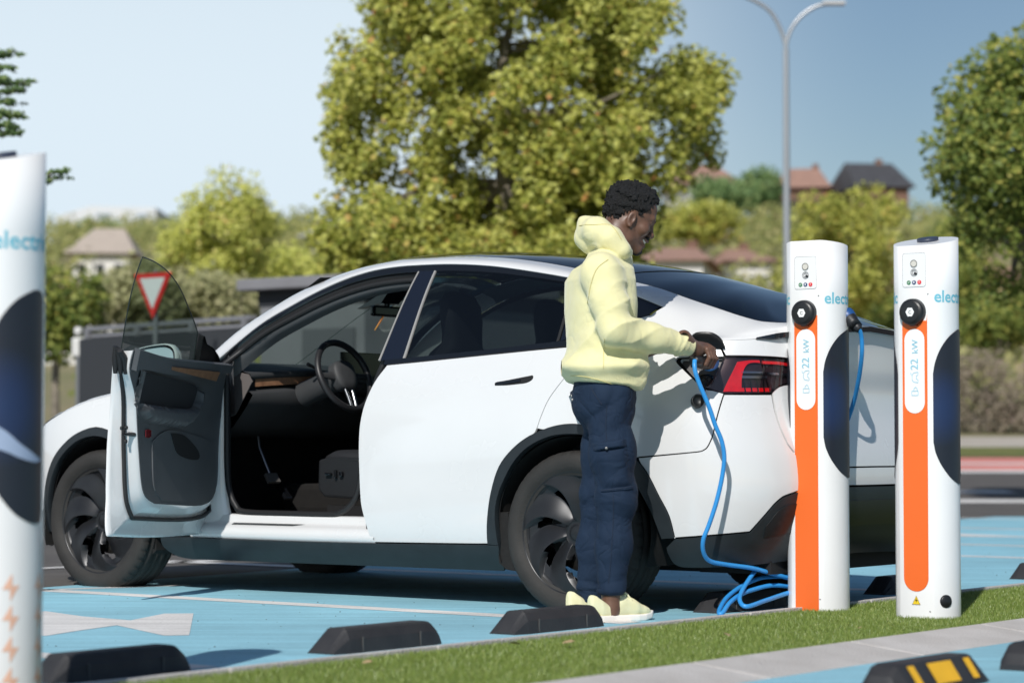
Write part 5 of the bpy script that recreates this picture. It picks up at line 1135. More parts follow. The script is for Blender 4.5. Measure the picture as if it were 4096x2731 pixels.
# ---------------------------------------------------------------- rubber wheel stops
STOP = mat('black_rubber_stop', (.018,.018,.021), rough=.62, base2=(.032,.031,.033), vscale=9, bump=.15, bscale=120)
YEL = mat('yellow_reflective', (.90,.48,.02), rough=.5, var=.12, vscale=10)
def stop(p, q, Ln=.58, flip=False, label='', rz=0., stripes=True):
    root = empty('wheel_stop', lot(p, q, .010), math.pi-PHI+(math.pi if flip else 0)+rz)
    # section in local x (away from wheel = -x), length along y
    mb = MB(); hl = Ln/2
    sec = [(-.075,0),(-.070,.048),(-.055,.078),(-.043,.084),(.020,.084),(.032,.080),(.078,.012),(.078,0)]
    def ring(y, k): return [(x*(1-.25*(1-k)), y, z*k) for x, z in sec]
    rows = [ring(-hl, .22), ring(-hl+.018, .62), ring(-hl+.055, .95), ring(-hl+.075, 1), ring(0, 1), ring(hl-.07, 1), ring(hl, .12)]
    mb.sheet(rows, smooth=False); mb.raw(rows[0], [tuple(range(8))]); mb.raw(rows[-1], [tuple(range(7, -1, -1))]); mb.build('rubber_body', STOP, root, fix=True, weld=True, bevel=.0035)
    for yy in (-.155, .155):
        g = MB(); g.box((-.0735, yy, .028), (.004,.006,.050)); g.build('mould_seam', mat('worn_rubber_edge', (.07,.068,.066), rough=.7), root)
    if stripes:
        def slope(x0, x1, y0, y1, o=.0022):
            zf = lambda x: .080-(x-.032)*(.068/.046); return [(x0+o, y0, zf(x0)+o), (x1+o, y0, zf(x1)+o), (x1+o, y1, zf(x1)+o), (x0+o, y1, zf(x0)+o)]
        for y0, y1 in ((-.075,.075),(-.195,-.155),(.155,.195)):
            s_ = MB(); s_.raw(slope(.036,.074,y0,y1), [(0,1,2,3)]); s_.build('yellow_stripe', YEL, root, fix=False)
    tag(root, label, 'wheel stop', 'rubber wheel stops along the island'); return root
SL = [(-.56,4.14,'black rubber wheel stop nearest the left edge of the picture'),(-.56,2.88,'black rubber wheel stop on blue paint, second from the left'),(-.54,1.84,'black rubber wheel stop right in front of the yellow sneakers'),(-.53,.42,'black rubber wheel stop behind the coiled blue cable'),(-.51,-1.10,'black rubber wheel stop showing between the two charging posts'),(-.50,-2.7,'black rubber wheel stop right of the second charging post')]
for p, q, lb_ in SL: stop(p, q, .58, label=lb_)
stop(-2.71, 2.95, .58, flip=True, label='black rubber wheel stop with full yellow stripes on the near side')
stop(-2.70, 2.03, .58, flip=True, label='black rubber wheel stop with yellow stripe cut by the right edge of the picture')
# ---------------------------------------------------------------- vegetation
def leafmat(name, ramp, trans=.45, rough=.55):
    """each leaf (mesh island) takes its own tone; some light passes through"""
    if name in MATS: return MATS[name]
    m = bpy.data.materials.new(name); m.use_nodes = True; nt = m.node_tree; nt.nodes.clear(); L = nt.links.new
    o = _n(nt, 'ShaderNodeOutputMaterial'); ge = _n(nt, 'ShaderNodeNewGeometry'); cr = _n(nt, 'ShaderNodeValToRGB')
    els = cr.color_ramp.elements; els[0].position = ramp[0][0]; els[0].color = (*ramp[0][1], 1); els[1].position = ramp[-1][0]; els[1].color = (*ramp[-1][1], 1)
    for p, c in ramp[1:-1]: e = els.new(p); e.color = (*c, 1)
    L(ge.outputs['Random Per Island'], cr.inputs[0])
    pb = _n(nt, 'ShaderNodeBsdfPrincipled'); pb.inputs['Roughness'].default_value = rough; pb.inputs['Specular IOR Level'].default_value = .35; L(cr.outputs[0], pb.inputs['Base Color'])
    tr = _n(nt, 'ShaderNodeBsdfTranslucent'); L(cr.outputs[0], tr.inputs['Color'])
    mx = _n(nt, 'ShaderNodeMixShader'); mx.inputs[0].default_value = trans; L(pb.outputs[0], mx.inputs[1]); L(tr.outputs[0], mx.inputs[2]); L(mx.outputs[0], o.inputs['Surface'])
    MATS[name] = m; return m
PLANE = leafmat('plane_tree_leaf', [(0,(0.178,0.216,0.035)),(.35,(0.356,0.380,0.069)),(.65,(0.560,0.549,0.115)),(.95,(0.660,0.679,0.203)),(.988,(0.660,0.470,0.135)),(1,(0.660,0.288,0.108))])
PLANEY = leafmat('yellowing_leaf', [(0,(0.331,0.373,0.079)),(.4,(0.552,0.580,0.132)),(.75,(0.759,0.759,0.211)),(.97,(0.780,0.773,0.264)),(1,(0.759,0.386,0.185))])
GREEN = leafmat('mid_green_leaf', [(0,(0.108,0.162,0.034)),(.5,(0.230,0.284,0.061)),(.9,(0.392,0.419,0.095)),(1,(0.540,0.472,0.121))])
OLIVE = leafmat('grey_olive_leaf', [(0,(.27,.28,.13)),(.5,(.42,.42,.21)),(1,(.56,.53,.31))])
DRYL = leafmat('dry_lavender_leaf', [(0,(.24,.205,.15)),(.5,(.36,.31,.235)),(.9,(.46,.39,.31)),(1,(.48,.35,.33))])
PINE = leafmat('pine_needle', [(0,(0.119,0.204,0.076)),(.6,(0.204,0.323,0.119)),(1,(0.374,0.459,0.187))])
BARK = mat('pale_bark', (.27,.235,.18), rough=.9, base2=(.15,.13,.10), vscale=6, bump=.6, bscale=30)
def leaves(C, n_per, spread, size, r, up=.25, squash=1.):
    """kite-shaped leaves around clump centres C; returns verts, quads"""
    n = len(C)*n_per; c = np.repeat(C, n_per, 0)
    d = r.normal(size=(n, 3)); d /= np.linalg.norm(d, axis=1, keepdims=True); P = c + d*(r.uniform(0, 1, (n, 1))**.45)*spread*np.array([1, 1, squash])
    nrm = d*.45 + r.normal(size=(n, 3))*.55 + np.array([-.12, -.55, .35+up]); nrm /= np.linalg.norm(nrm, axis=1, keepdims=True)
    t = np.cross(nrm, r.normal(size=(n, 3))); t /= np.linalg.norm(t, axis=1, keepdims=True); b = np.cross(nrm, t)
    s = size*r.uniform(.6, 1.25, (n, 1)); fold = nrm*s*r.uniform(-.18, .18, (n, 1))
    V = np.stack([P - t*s*.55, P + b*s*.42 + fold, P + t*s*.6, P - b*s*.42 + fold], 1).reshape(-1, 3)
    F = np.arange(4*n).reshape(-1, 4); return V, F
def clumps(center, rad, n, r, shell=.55, fn=None):
    """points in an uneven ellipsoid, denser towards its outside"""
    out = []
    center = np.array(center); rad = np.array(rad)
    ph = r.uniform(0, 6.28, 6)
    while len(out) < n:
        d = r.normal(size=3); d /= np.linalg.norm(d); k = r.uniform(shell**3, 1)**(1/3)
        az = math.atan2(d[1], d[0]); lump = 1 + .13*math.sin(3*az+ph[0]+2*d[2]) + .11*math.sin(5*az+ph[1]-4*d[2]) + .12*math.sin(6*d[2]+ph[2])
        p = center + d*rad*k*lump
        if fn is None or fn(p): out.append(p)
    return np.array(out)
def limb(mb, a, b, r0, r1, r, bend=.12, n=6):
    a = np.array(a, float); b = np.array(b, float); L_ = np.linalg.norm(b-a); w1 = r.normal(size=3)*bend*L_; pts = []
    for i in range(n+1):
        u = i/n; pts.append(a+(b-a)*u + w1*math.sin(math.pi*u))
    mb.tube(pts, list(np.linspace(r0, r1, n+1)), n=8)
def tree(name, base, crown_c, crown_r, ncl, nper, spread, size, m, label, seed, trunk_r=.14, group=None, shell=.5, limbs=7, fn=None, cat='tree', squash=1., extra=None):
    r = np.random.default_rng(seed); root = empty(name, base); B = np.array(base, float); C = np.array(crown_c, float)-B
    cl = clumps(C, crown_r, ncl, r, shell, fn)
    if extra is not None: cl = np.r_[cl, np.array(extra)-B]
    V, F = leaves(cl, nper, spread, size, r, squash=squash)
    add('crown', npmesh('crown', V, F, False), m, root)
    tk = MB(); top = C + [0, 0, crown_r[2]*.35]
    limb(tk, (0, 0, -.1), C-[0, 0, crown_r[2]*.55], trunk_r, trunk_r*.7, r, .03); limb(tk, C-[0, 0, crown_r[2]*.55], top, trunk_r*.7, trunk_r*.15, r, .06)
    idx = r.permutation(len(cl))[:limbs*3]
    for i in idx:
        q = cl[i]; s0 = C-[0, 0, crown_r[2]*.55]; u = np.clip((q[2]-s0[2])/(top[2]-s0[2]+1e-6)*.75, 0, .9); limb(tk, s0+(top-s0)*u, C+(q-C)*.93, trunk_r*(.42-.3*u), trunk_r*.06, r, .10)
    tk.build('trunk', BARK, root)
    tag(root, label, cat, group); return root
def dpx(x, y, Y):
    """where a sight line of the photograph (2352-wide pixels) meets depth Y - used once to survey positions"""
    return ((x-1176)/5553*Y, Y, .7162+(1021-y)/5553*Y)
def at_ground(x, Y): X = (x-1176)/5553*Y; return (X, Y, gz(X, Y))
def wid(px, Y): return px/5553*Y
# the big plane tree behind the car
Yt = 30.; r_ = np.random.default_rng(11)
ctr = dpx(1165, 205, Yt)
def big_ok(p):
    """outline of this crown: it draws in at the lower right"""
    x = 1176+5553*p[0]/p[1]; y = 1021-5553*(p[2]-.7162)/p[1]; return np.interp(y, [-400,60,150,350,430,520,640], [1520,1530,1590,1585,1535,1485,1440]) > x > np.interp(y, [-400,100,300,380,640], [800,770,780,745,730])
_tb = np.array(at_ground(1195, Yt)); big_fn = lambda p: big_ok(p+_tb)
ex = []
for (x, y, sx, sy, k) in ((1150,560,420,60,60),(1150,600,380,40,50),(850,520,110,90,30),(1440,450,110,110,26),(1590,250,60,120,16),(790,180,30,160,14),(1620,180,35,30,6),(1420,60,150,90,22),(900,60,110,90,18)):
    for _ in range(k):
        q_ = np.array(dpx(x+r_.normal()*sx*.6, y+r_.normal()*sy*.6, Yt)); q_ = q_ + [0, r_.normal()*1.0, 0]
        if big_ok(q_) or (x > 1560 and y < 300): ex.append(q_)
tree('plane_tree', at_ground(1195, Yt), ctr, (wid(395,Yt), 1.8, wid(400,Yt)), 245, 150, .31, .086, PLANE, 'large yellow-green leafy tree rising right behind the white car', 5, trunk_r=.2, shell=.25, limbs=9, fn=big_fn, extra=np.array(ex)+[0,0,0])
tree('plane_tree', at_ground(525, 46), dpx(525, 545, 46), (wid(115,46), 1.1, wid(125,46)), 85, 110, .36, .090, PLANEY, 'pale yellow-green tree left of the large tree, above the dark fence', 6, trunk_r=.12, shell=.2)
tree('plane_tree', at_ground(2520, 27), dpx(2345, 370, 27), (wid(195,27), 1.4, wid(310,27)), 120, 120, .30, .078, GREEN, 'tall dark green tree cut by the right edge of the picture', 8, trunk_r=.16, shell=.3)
tree('plane_tree', at_ground(1960, 52), dpx(1950, 590, 52), (wid(120,52), 1.4, wid(150,52)), 90, 100, .38, .105, PLANE, 'olive green tree between and above the two charging posts', 9, trunk_r=.13, shell=.25)
tree('plane_tree', at_ground(2190, 58), dpx(2190, 640, 58), (wid(95,58), 1.4, wid(130,58)), 75, 90, .42, .115, GREEN, 'mid green tree low behind the right charging post', 19, trunk_r=.13, shell=.25)
tree('plane_tree', at_ground(1620, 120), dpx(1620, 515, 120), (wid(90,120), 2., wid(30,120)), 60, 60, .8, .25, PLANE, 'small olive tree on the slope right of the man', 21, trunk_r=.12, shell=.2)
tree('dark_tree', at_ground(140, 40), dpx(130, 715, 40), (wid(90,40), .9, wid(105,40)), 60, 60, .36, .11, GREEN, 'dark green tree beside the left charging post', 10, trunk_r=.08)
# pale bushes at the left and under the trees
for i, (x, y, rx, rz, Y, m_, lb_) in enumerate(((300,680,105,50,42,OLIVE,'pale grey-green bush behind the open car door'),(500,695,85,45,44,OLIVE,'grey-green bush left of the dark kiosk roof'),(640,630,90,45,50,PLANEY,'yellow-green bush between the pale tree and the large tree'),(830,640,110,40,48,PLANEY,'bushy yellow-green growth under the large tree, above the kiosk'),(1060,630,130,40,47,PLANE,'olive bush showing above the front of the car roof'),(420,630,75,30,60,OLIVE,'pale bush under the white house'),(1600,690,110,20,62,PLANE,'low olive bush under the white houses right of the man'),(1850,715,80,40,60,GREEN,'green bush behind the left of the two posts'),(2030,730,85,45,57,GREEN,'dark bush between the two charging posts'),(2290,745,90,40,56,GREEN,'green bush above the dry hedge'))):
    tree('bush', at_ground(x, Y), dpx(x, y, Y), (wid(rx,Y), 1.1, wid(rz,Y)), 75, 55, .42, .12, m_, lb_, 40+i, trunk_r=.05, shell=.2, limbs=4, cat='bush', group='bushes on the slope')
# dry hedge on the right, standing on the pavement edge
hd = np.random.default_rng(77); root = empty('dry_hedge', (10.5, 54, gz(10.5, 54)))
hc = np.stack([hd.uniform(-6, 14, 760), hd.uniform(-.8, 1.2, 760), hd.uniform(.1, 1.75, 760)], 1); hc[:, 2] *= 1+.07*np.sin(hc[:, 0]*2.1)
V, F = leaves(hc, 55, .30, .075, hd, up=.5); add('twigs', npmesh('twigs', V, F, False), DRYL, root)
sb_ = MB(); 
for i in range(40): limb(sb_, (-6+.35*i, 0, 0), (-6+.35*i+hd.normal()*.3, hd.normal()*.3, 1.3), .03, .008, hd)
sb_.build('stems', BARK, root); tag(root, 'long clipped hedge of dry grey-brown twigs beyond the pavement', 'hedge')
# conifer at the far left, branch tips only in view
cr_ = empty('conifer', (-4.95, 21, 0)); rc = np.random.default_rng(5); Vs, Fs = [], []; n0 = 0
tk = MB(); tk.tube([(0,0,0),(0,0,3),(0,0,7)], [.16,.12,.03], n=10)
for k, (x, y) in enumerate(((32,118),(22,150),(66,185),(50,205),(30,230),(52,262),(30,285),(42,302),(15,178),(8,255),(158,392),(140,408))):
    e = np.array(dpx(x, y, 21))-[-4.95, 21, 0]; s0 = np.array(dpx(-125, y+(14 if x < 100 else 30), 21))-[-4.95, 21, 0]; limb(tk, s0, e, .022, .004, rc, .03)
    cc = np.array([s0+(e-s0)*u + rc.normal(size=3)*[.02,.06,.012] for u in np.linspace(.55, 1, 20)]); V, F = leaves(cc, 16, .050, .034, rc, squash=.4); Vs.append(V); Fs.append(F+n0); n0 += len(V)
add('needles', npmesh('needles', np.concatenate(Vs), np.concatenate(Fs), False), PINE, cr_); tk.build('trunk', BARK, cr_); tag(cr_, 'conifer whose feathery branch tips reach in at the left edge', 'tree')
# far hillside growth: reads as one mass
rh = np.random.default_rng(15); hc = []
for _ in range(3800):
    Y = rh.uniform(62, 185); X = rh.uniform(-.40, .46)*Y
    hz_ = gz(X, Y)+.8; ux = 1176+5553*X/Y; uy = 1021-5553*(hz_-.7162)/Y
    if ux < 235 and Y < 105: continue
    if rh.uniform() > .22 and ((Y < 125 and 1440 < ux < 1800 and 545 < uy < 640) or (Y < 130 and 150 < ux < 305 and 540 < uy < 640) or (Y < 100 and 2250 < ux and 590 < uy < 720)): continue
    hc.append((X, Y, gz(X, Y)+rh.uniform(.1, 1.1)*(1+Y/160)))
hc = np.array(hc); V1, F1 = leaves(hc, 26, 1.25, .34, rh, up=.5, squash=.8)
add('hillside_scrub', npmesh('hillside_scrub', V1, F1, False), leafmat('scrub_leaf', [(0,(0.196,0.230,0.075)),(.5,(0.356,0.368,0.127)),(.9,(0.494,0.483,0.196)),(1,(0.575,0.483,0.253))]))
tag(bpy.data.objects['hillside_scrub'], 'olive scrub covering the hillside behind', 'scrub', kind='stuff')
for i, (x, y, w_, h_, Y, lb_) in enumerate(((1745,440,38,30,170,'round dark pine on the hill crest left of the lamp post'),(1660,455,55,28,165,'broad dark pine on the hill crest below the orange roofs'),(220,545,90,26,200,'umbrella pine left of the white house on the hill'),(420,540,110,24,200,'umbrella pine above the white house roof'),(640,545,80,26,190,'umbrella pine on the skyline beside the large tree'))):
    tree('pine_tree', at_ground(x, Y), dpx(x, y, Y), (wid(w_,Y), 2.5, wid(h_,Y)), 60, 70, 1.0, .32, PINE, lb_, 70+i, trunk_r=.2, cat='tree', group='pines on the hill')
# ---------------------------------------------------------------- houses on the hill
TILE = mat('terracotta_roof', (.38,.225,.17), rough=.9, base2=(.30,.18,.14), vscale=2.5, bump=.3, bscale=8)
TILEP = mat('pale_tile_roof', (.52,.44,.37), rough=.9, var=.15, vscale=2)
SLATE = mat('slate_roof', (.075,.075,.082), rough=.7, var=.3, vscale=2)
WALLW = mat('white_render', (.74,.72,.69), rough=.9, var=.08, vscale=1)
WALLB = mat('brown_brick', (.22,.125,.09), rough=.9, var=.3, vscale=3)
WIN = mat('dark_window', (.03,.035,.04), rough=.15)
def house(x, y_eave, Y, wpx, wall_h, roof_h, wall, roof, label, ry=0., depth=8., win=3, chimney=True, hip=True, name='house'):
    X, _, ze = dpx(x, y_eave, Y); g = gz(X, Y); W = wid(wpx, Y); z0 = min(g-.3, ze-wall_h)
    root = empty(name, (X, Y, z0), ry); zh = ze-z0
    mb = MB(); mb.box((0, depth/2, zh/2), (W, depth, zh)); mb.build('wall', wall, root)
    o = .45; e = W*.22 if hip else 0
    V = [(-W/2-o, -o, zh), (W/2+o, -o, zh), (W/2+o, depth+o, zh), (-W/2-o, depth+o, zh), (-W/2+e, depth/2, zh+roof_h), (W/2-e, depth/2, zh+roof_h)]
    rf = MB(); rf.raw(V, [(0,1,5,4),(1,2,5),(2,3,4,5),(3,0,4),(3,2,1,0)]); ro = rf.build('roof', roof, root)
    if chimney: c = MB(); c.box((W*.22, depth*.5, zh+roof_h-.1), (.45,.45,.8)); c.build('chimney', WALLB, ro)
    for k in range(win):
        wx = -W/2+W*(k+.5)/win; wh = min(1.3, wall_h*.45); 
        f = MB(); f.box((wx, -.03, zh-wall_h*.5), (W/win*.42, .06, wh)); fo = f.build('window', WIN, root); s = MB(); s.box((wx, -.07, zh-wall_h*.5-wh/2-.08), (W/win*.5, .16, .12)); s.build('sill', WALLW, fo)
    tag(root, label, 'house', 'houses on the hillside'); return root
house(1545, 600, 105, 140, 2.6, .9, WALLW, TILE, 'white house with terracotta roof just right of the man\'s chin', ry=-.15)
house(1728, 601, 115, 88, 2.6, .9, WALLW, TILE, 'small white house with terracotta roof left of the lamp post', ry=.1)
house(1645, 425, 180, 120, 3.0, 2.0, WALLW, TILE, 'orange roofed house on the crest at the right of the large tree', ry=.2, win=4)
house(1840, 432, 178, 120, 3.0, 1.9, WALLB, TILE, 'brown house with red roof on the crest behind the lamp post', ry=-.2, win=4)
house(2035, 430, 175, 115, 3.4, 2.2, WALLB, SLATE, 'brick house with dark slate roof on the crest right of the lamp post', ry=.15, win=4, hip=False)
house(2300, 640, 95, 75, 3.0, 1.8, mat('pink_render', (.58,.38,.28), rough=.9), TILE, 'pinkish house glimpsed through the trees at the right edge', ry=.3, win=2)
house(228, 583, 120, 125, 1.9, 1.6, WALLW, TILEP, 'white house with pale tiled roof left of the open car door', ry=.05, win=3, chimney=False)
house(722, 545, 140, 60, 2.0, .8, WALLW, WALLW, 'small white block beside the large tree at left', win=2, chimney=False)
house(180, 690, 85, 260, 1.0, .9, WALLW, mat('salmon_roof', (.55,.36,.28), rough=.9, var=.1), 'low house with salmon roof below the white house', win=3, chimney=False)
# pale arena far away on the left
st = empty('arena_building', dpx(240, 515, 330)); A = MB(); wA = wid(230,330)
A.raw([(-wA/2,0,-8),(wA/2,0,-8),(wA/2,0,wid(38,330)),(wA*.05,0,wid(40,330)),(-wA*.15,0,wid(42,330)),(-wA/2,0,wid(18,330)),(-wA/2,25,-8),(wA/2,25,-8),(wA/2,25,wid(38,330)),(wA*.05,25,wid(40,330)),(-wA*.15,25,wid(42,330)),(-wA/2,25,wid(18,330))], [(0,1,2,3,4,5),(6,11,10,9,8,7),(0,6,7,1),(1,7,8,2),(2,8,9,3),(3,9,10,4),(4,10,11,5),(5,11,6,0)]); A.build('wall', mat('hazy_cladding', (.62,.64,.66), rough=.8), st)  # distance haze is put into the pale wall and window colours
for x0, z0, w_, h_ in ((-.02,.55,.24,.18),(.36,.45,.16,.34)):
    W_ = MB(); W_.box((wA*x0, -.1, wid(38,330)*z0), (wA*w_*.6, .3, wid(38,330)*h_)); W_.build('window', mat('hazy_window', (.30,.36,.42), rough=.4), st)
tag(st, 'pale long-roofed arena building far away at the left', 'building')
# ---------------------------------------------------------------- dark kiosk and louvred fence behind the car
KW = mat('grey_kiosk_wall', (.19,.195,.21), rough=.75, var=.12, vscale=3); KR = mat('grey_kiosk_roof', (.21,.21,.225), rough=.7, var=.1, vscale=4); KD = mat('dark_shade_backing', (.030,.034,.040), rough=.8)
Yk = 26.; cx_, cy_ = (837-1176)/5553*Yk, Yk; ze = .7162+(1021-660)/5553*Yk; zt = .7162+(1021-633)/5553*Yk
ki = empty('utility_kiosk', (cx_, cy_, 0), math.pi-PHI); m1 = MB(); m1.box((.76,-1.6,ze/2),(1.52,3.2,ze)); m1.build('wall', KW, ki)
m2 = MB(); m2.box((.76,-1.6,ze-.07),(1.56,3.24,.17)); m2.build('eaves_shade', KD, ki); m3 = MB(); m3.box((.78,-1.6,(ze+zt)/2+.012),(1.86,3.6,zt-ze), bev=.02); m3.build('roof_slab', KR, ki)  # near-black band painted in for the shade under the roof slab
dr = MB(); dr.box((.5,.012,1.0),(.75,.03,1.95)); dr.build('door', mat('kiosk_door', (.10,.105,.115), rough=.6), ki)
tag(ki, 'dark grey flat-roofed utility kiosk behind the front of the car', 'kiosk')
fe = empty('louvre_fence', (0,0,0)); P0 = np.array([(585-1176)/5553*27.0, 27.0]); P1 = np.array([(205-1176)/5553*29.8, 29.8]); dv = P1-P0; LF = np.linalg.norm(dv); dv /= LF; ang = math.atan2(dv[1], dv[0]); Hf = 2.13
fe.location = (P0[0], P0[1], 0); fe.rotation_euler = (0, 0, ang)
SLT = mat('grey_louvre', (.21,.215,.235), rough=.6, var=.1, vscale=5)
me_s = MB().box((LF/2,0,0),(LF-.04,.055,.060), M=Matrix.Rotation(math.radians(28),3,'X')).mesh('slat'); me_s.materials.append(SLT)
for k in range(23): o = add('slat', me_s, None, fe, (0,0,.15+.086*k))
for u in (0.03, .33, .66, .985):
    m4 = MB(); m4.box((LF*u,.05,Hf/2),(.08,.08,Hf)); m4.build('post', KW, fe)
m5 = MB(); m5.box((LF/2,.02,Hf),(LF,.10,.05)); m5.build('top_rail', SLT, fe)
m6 = MB(); m6.box((LF/2,.14,Hf/2-.05),(LF,.01,Hf-.15)); m6.build('backing_panel', KD, fe)
tag(fe, 'grey louvred fence of horizontal slats left of the kiosk', 'fence')
# yield sign seen through the door glass
ys_ = empty('yield_sign', ((349-1176)/5553*26.5, 26.5, 0), math.radians(-38)); zc = .7162+(1021-663)/5553*26.5
R_ = .335
def tri_(r, d): return [(r*math.sin(a), d, zc-r*math.cos(a)*1.0) for a in (0, 2*math.pi/3, 4*math.pi/3)]
def plate(r, d0, d1, nm, m):
    mb = MB(); a = tri_(r, d0); b = tri_(r, d1); mb.raw(a+b, [(0,1,2),(5,4,3),(0,3,4,1),(1,4,5,2),(2,5,3,0)]); return mb.build(nm, m, ys_, fix=True)
plate(R_, 0, .02, 'red_border', mat('sign_red', (.72,.025,.02), rough=.4)); plate(R_*.68, -.006, 0.001, 'white_face', mat('sign_white', (.82,.82,.82), rough=.4))
mb = MB(); mb.tube([(0,.05,0),(0,.05,zc+.2)], .03, n=12); mb.build('pole', mat('galvanised', (.22,.23,.24), rough=.5, metal=.6), ys_)
tag(ys_, 'red and white yield sign seen through the open door window', 'road sign')
sm = empty('marker_post', at_ground(179, 33)); zz = .7162+(1021-800)/5553*33; mb = MB(); mb.tube([(0,0,0),(0,0,zz-.2)], .035, n=10); mb.build('pole', MATS['galvanised'], sm); mb = MB(); mb.box((0,0,zz-.08),(.17,.10,.26), bev=.03); mb.lathe([(0,.20),(.05,.19),(.06,.14),(.05,.09),(0,.06)], Matrix.Translation((0,0,zz)), n=16); mb.build('head', mat('white_post_head', (.62,.62,.60), rough=.5), sm)
tag(sm, 'small white-headed post in front of the dry field at left', 'post')
# double-armed street lamp
lp = empty('street_lamp', ((1809-1176)/5553*36, 36, gz(4.1,36))); L0 = Vector(lp.location); zf = .7162+(1021-110)/5553*36-L0.z
GAL = mat('grey_lamp_metal', (.42,.44,.46), rough=.4, metal=.6)
mb = MB(); mb.tube([(0,0,0),(0,0,zf*.5),(0,0,zf)], [.075,.058,.042], n=14); mb.build('pole', GAL, lp)
def arm(pts, nm):
    P = [np.array(dpx(x, y, 36))-np.array(L0) for x, y in pts]; a = MB(); a.tube([tuple(p) for p in crv(P, 5)], .030, n=10); a.build(nm, GAL, lp); return P[-1]
arm([(1809,112),(1806,92),(1795,60),(1775,25),(1745,2),(1700,-18),(1660,-28)], 'arm'); e_ = arm([(1809,112),(1811,92),(1822,62),(1840,38),(1862,20),(1885,9),(1905,5)], 'arm')
for P in (e_, np.array(dpx(1640,-30,36))-np.array(L0)):
    h_ = MB(); h_.box((P[0]+(.10 if P[0] > 0 else -.1), P[1], P[2]+.01),(.34,.16,.06), bev=.02); h_.build('lamp_head', mat('lamp_head_grey', (.5,.51,.52), rough=.4), lp)
tag(lp, 'tall grey street lamp with two curved arms', 'street lamp')
# ---------------------------------------------------------------- the man: bodies and clothes from blended distance fields
def surfnet(f, lo, hi, h):
    """surface of the field f<0 as quads; the field is only sampled finely near the surface"""
    lo = np.array(lo, float); K = 4; nc = np.ceil((np.array(hi)-lo)/(h*K)).astype(int)+1; n = nc*K
    Xc = [lo[i]+h*(K*np.arange(nc[i])+(K-1)/2) for i in range(3)]
    Gc = np.stack(np.meshgrid(*Xc, indexing='ij'), -1); Dc = f(Gc.reshape(-1, 3)).reshape(tuple(nc))
    D = np.repeat(np.repeat(np.repeat(Dc, K, 0), K, 1), K, 2).astype(np.float32)
    bl = np.argwhere(np.abs(Dc) < h*K*1.6+.012)
    loc = np.stack(np.meshgrid(*[np.arange(K)]*3, indexing='ij'), -1).reshape(-1, 3)
    ii = (bl[:, None]*K+loc[None]).reshape(-1, 3)
    for a in range(0, len(ii), 300000): q = ii[a:a+300000]; D[tuple(q.T)] = f(lo+h*q)
    ins = D < 0; c = [slice(0, -1), slice(1, None)]
    acc = np.zeros(tuple(n-1)+(3,), np.float32); cnt = np.zeros(tuple(n-1), np.float32)
    offs = [(i, j, k) for i in (0, 1) for j in (0, 1) for k in (0, 1)]
    for a in offs:
        for ax in range(3):
            if a[ax] == 1: continue
            b = list(a); b[ax] = 1; da = D[c[a[0]], c[a[1]], c[a[2]]]; db = D[c[b[0]], c[b[1]], c[b[2]]]
            m = (da < 0) != (db < 0); t = np.where(m, da/np.where(m, da-db, 1), 0)
            p = np.zeros(acc.shape, np.float32)
            for i in range(3): p[..., i] = a[i]
            p[..., ax] += t; acc += p*m[..., None]; cnt += m
    act = cnt > 0; idx = -np.ones(act.shape, np.int64); idx[act] = np.arange(act.sum())
    cell = np.argwhere(act); V = lo + h*(cell + acc[act]/cnt[act][:, None])
    F = []
    for ax in range(3):
        o1, o2 = [i for i in range(3) if i != ax]
        s0 = [slice(None)]*3; s1 = [slice(None)]*3; s0[ax] = slice(0, -1); s1[ax] = slice(1, None)
        a = ins[tuple(s0)]; b = ins[tuple(s1)]; e = np.argwhere(a != b); e = e[(e[:, o1] > 0) & (e[:, o2] > 0) & (e[:, o1] < n[o1]-1) & (e[:, o2] < n[o2]-1)]
        if len(e) == 0: continue
        fl = a[tuple(e.T)]; q = []
        for d1, d2 in ((0, 0), (1, 0), (1, 1), (0, 1)):
            cc = e.copy(); cc[:, o1] -= d1; cc[:, o2] -= d2; q.append(idx[tuple(cc.T)])
        q = np.stack(q, 1); sgn = fl if ax != 1 else ~fl; q[~sgn] = q[~sgn][:, ::-1]; F.append(q)
    F = np.concatenate(F); F = F[(F >= 0).all(1)]
    return V, F[:, ::-1]
def relax(V, F, it=2, k=.5):
    n = len(V); E = np.concatenate([F[:, [0, 1]], F[:, [1, 2]], F[:, [2, 3]], F[:, [3, 0]]]); E = np.r_[E, E[:, ::-1]]
    deg = np.bincount(E[:, 0], minlength=n)[:, None]
    for _ in range(it):
        S = np.stack([np.bincount(E[:, 0], V[E[:, 1], i], n) for i in range(3)], 1); V = V + k*(S/np.maximum(deg, 1)-V)
    return V
def smin(a, b, k): h = np.clip(.5+.5*(b-a)/k, 0, 1); return b*(1-h)+a*h - k*h*(1-h)
def smax(a, b, k): return -smin(-a, -b, k)
def cone(P, a, b, ra, rb):
    a = np.array(a); b = np.array(b); d = b-a; t = np.clip(((P-a)@d)/(d@d), 0, 1); return np.linalg.norm(P-a-t[:, None]*d, axis=1)-(ra+(rb-ra)*t)
def chain(P, pts, rs, k=.02):
    d = None
    for i in range(len(pts)-1):
        e = cone(P, pts[i], pts[i+1], rs[i], rs[i+1]); d = e if d is None else smin(d, e, k)
    return d
def ball(P, c, r): return np.linalg.norm(P-np.array(c), axis=1)-r
def ellip(P, c, r, R=None):
    q = P-np.array(c)
    if R is not None: q = q@R
    r = np.array(r); k0 = np.linalg.norm(q/r, axis=1); k1 = np.linalg.norm(q/(r*r), axis=1); return k0*(k0-1)/np.maximum(k1, 1e-9)
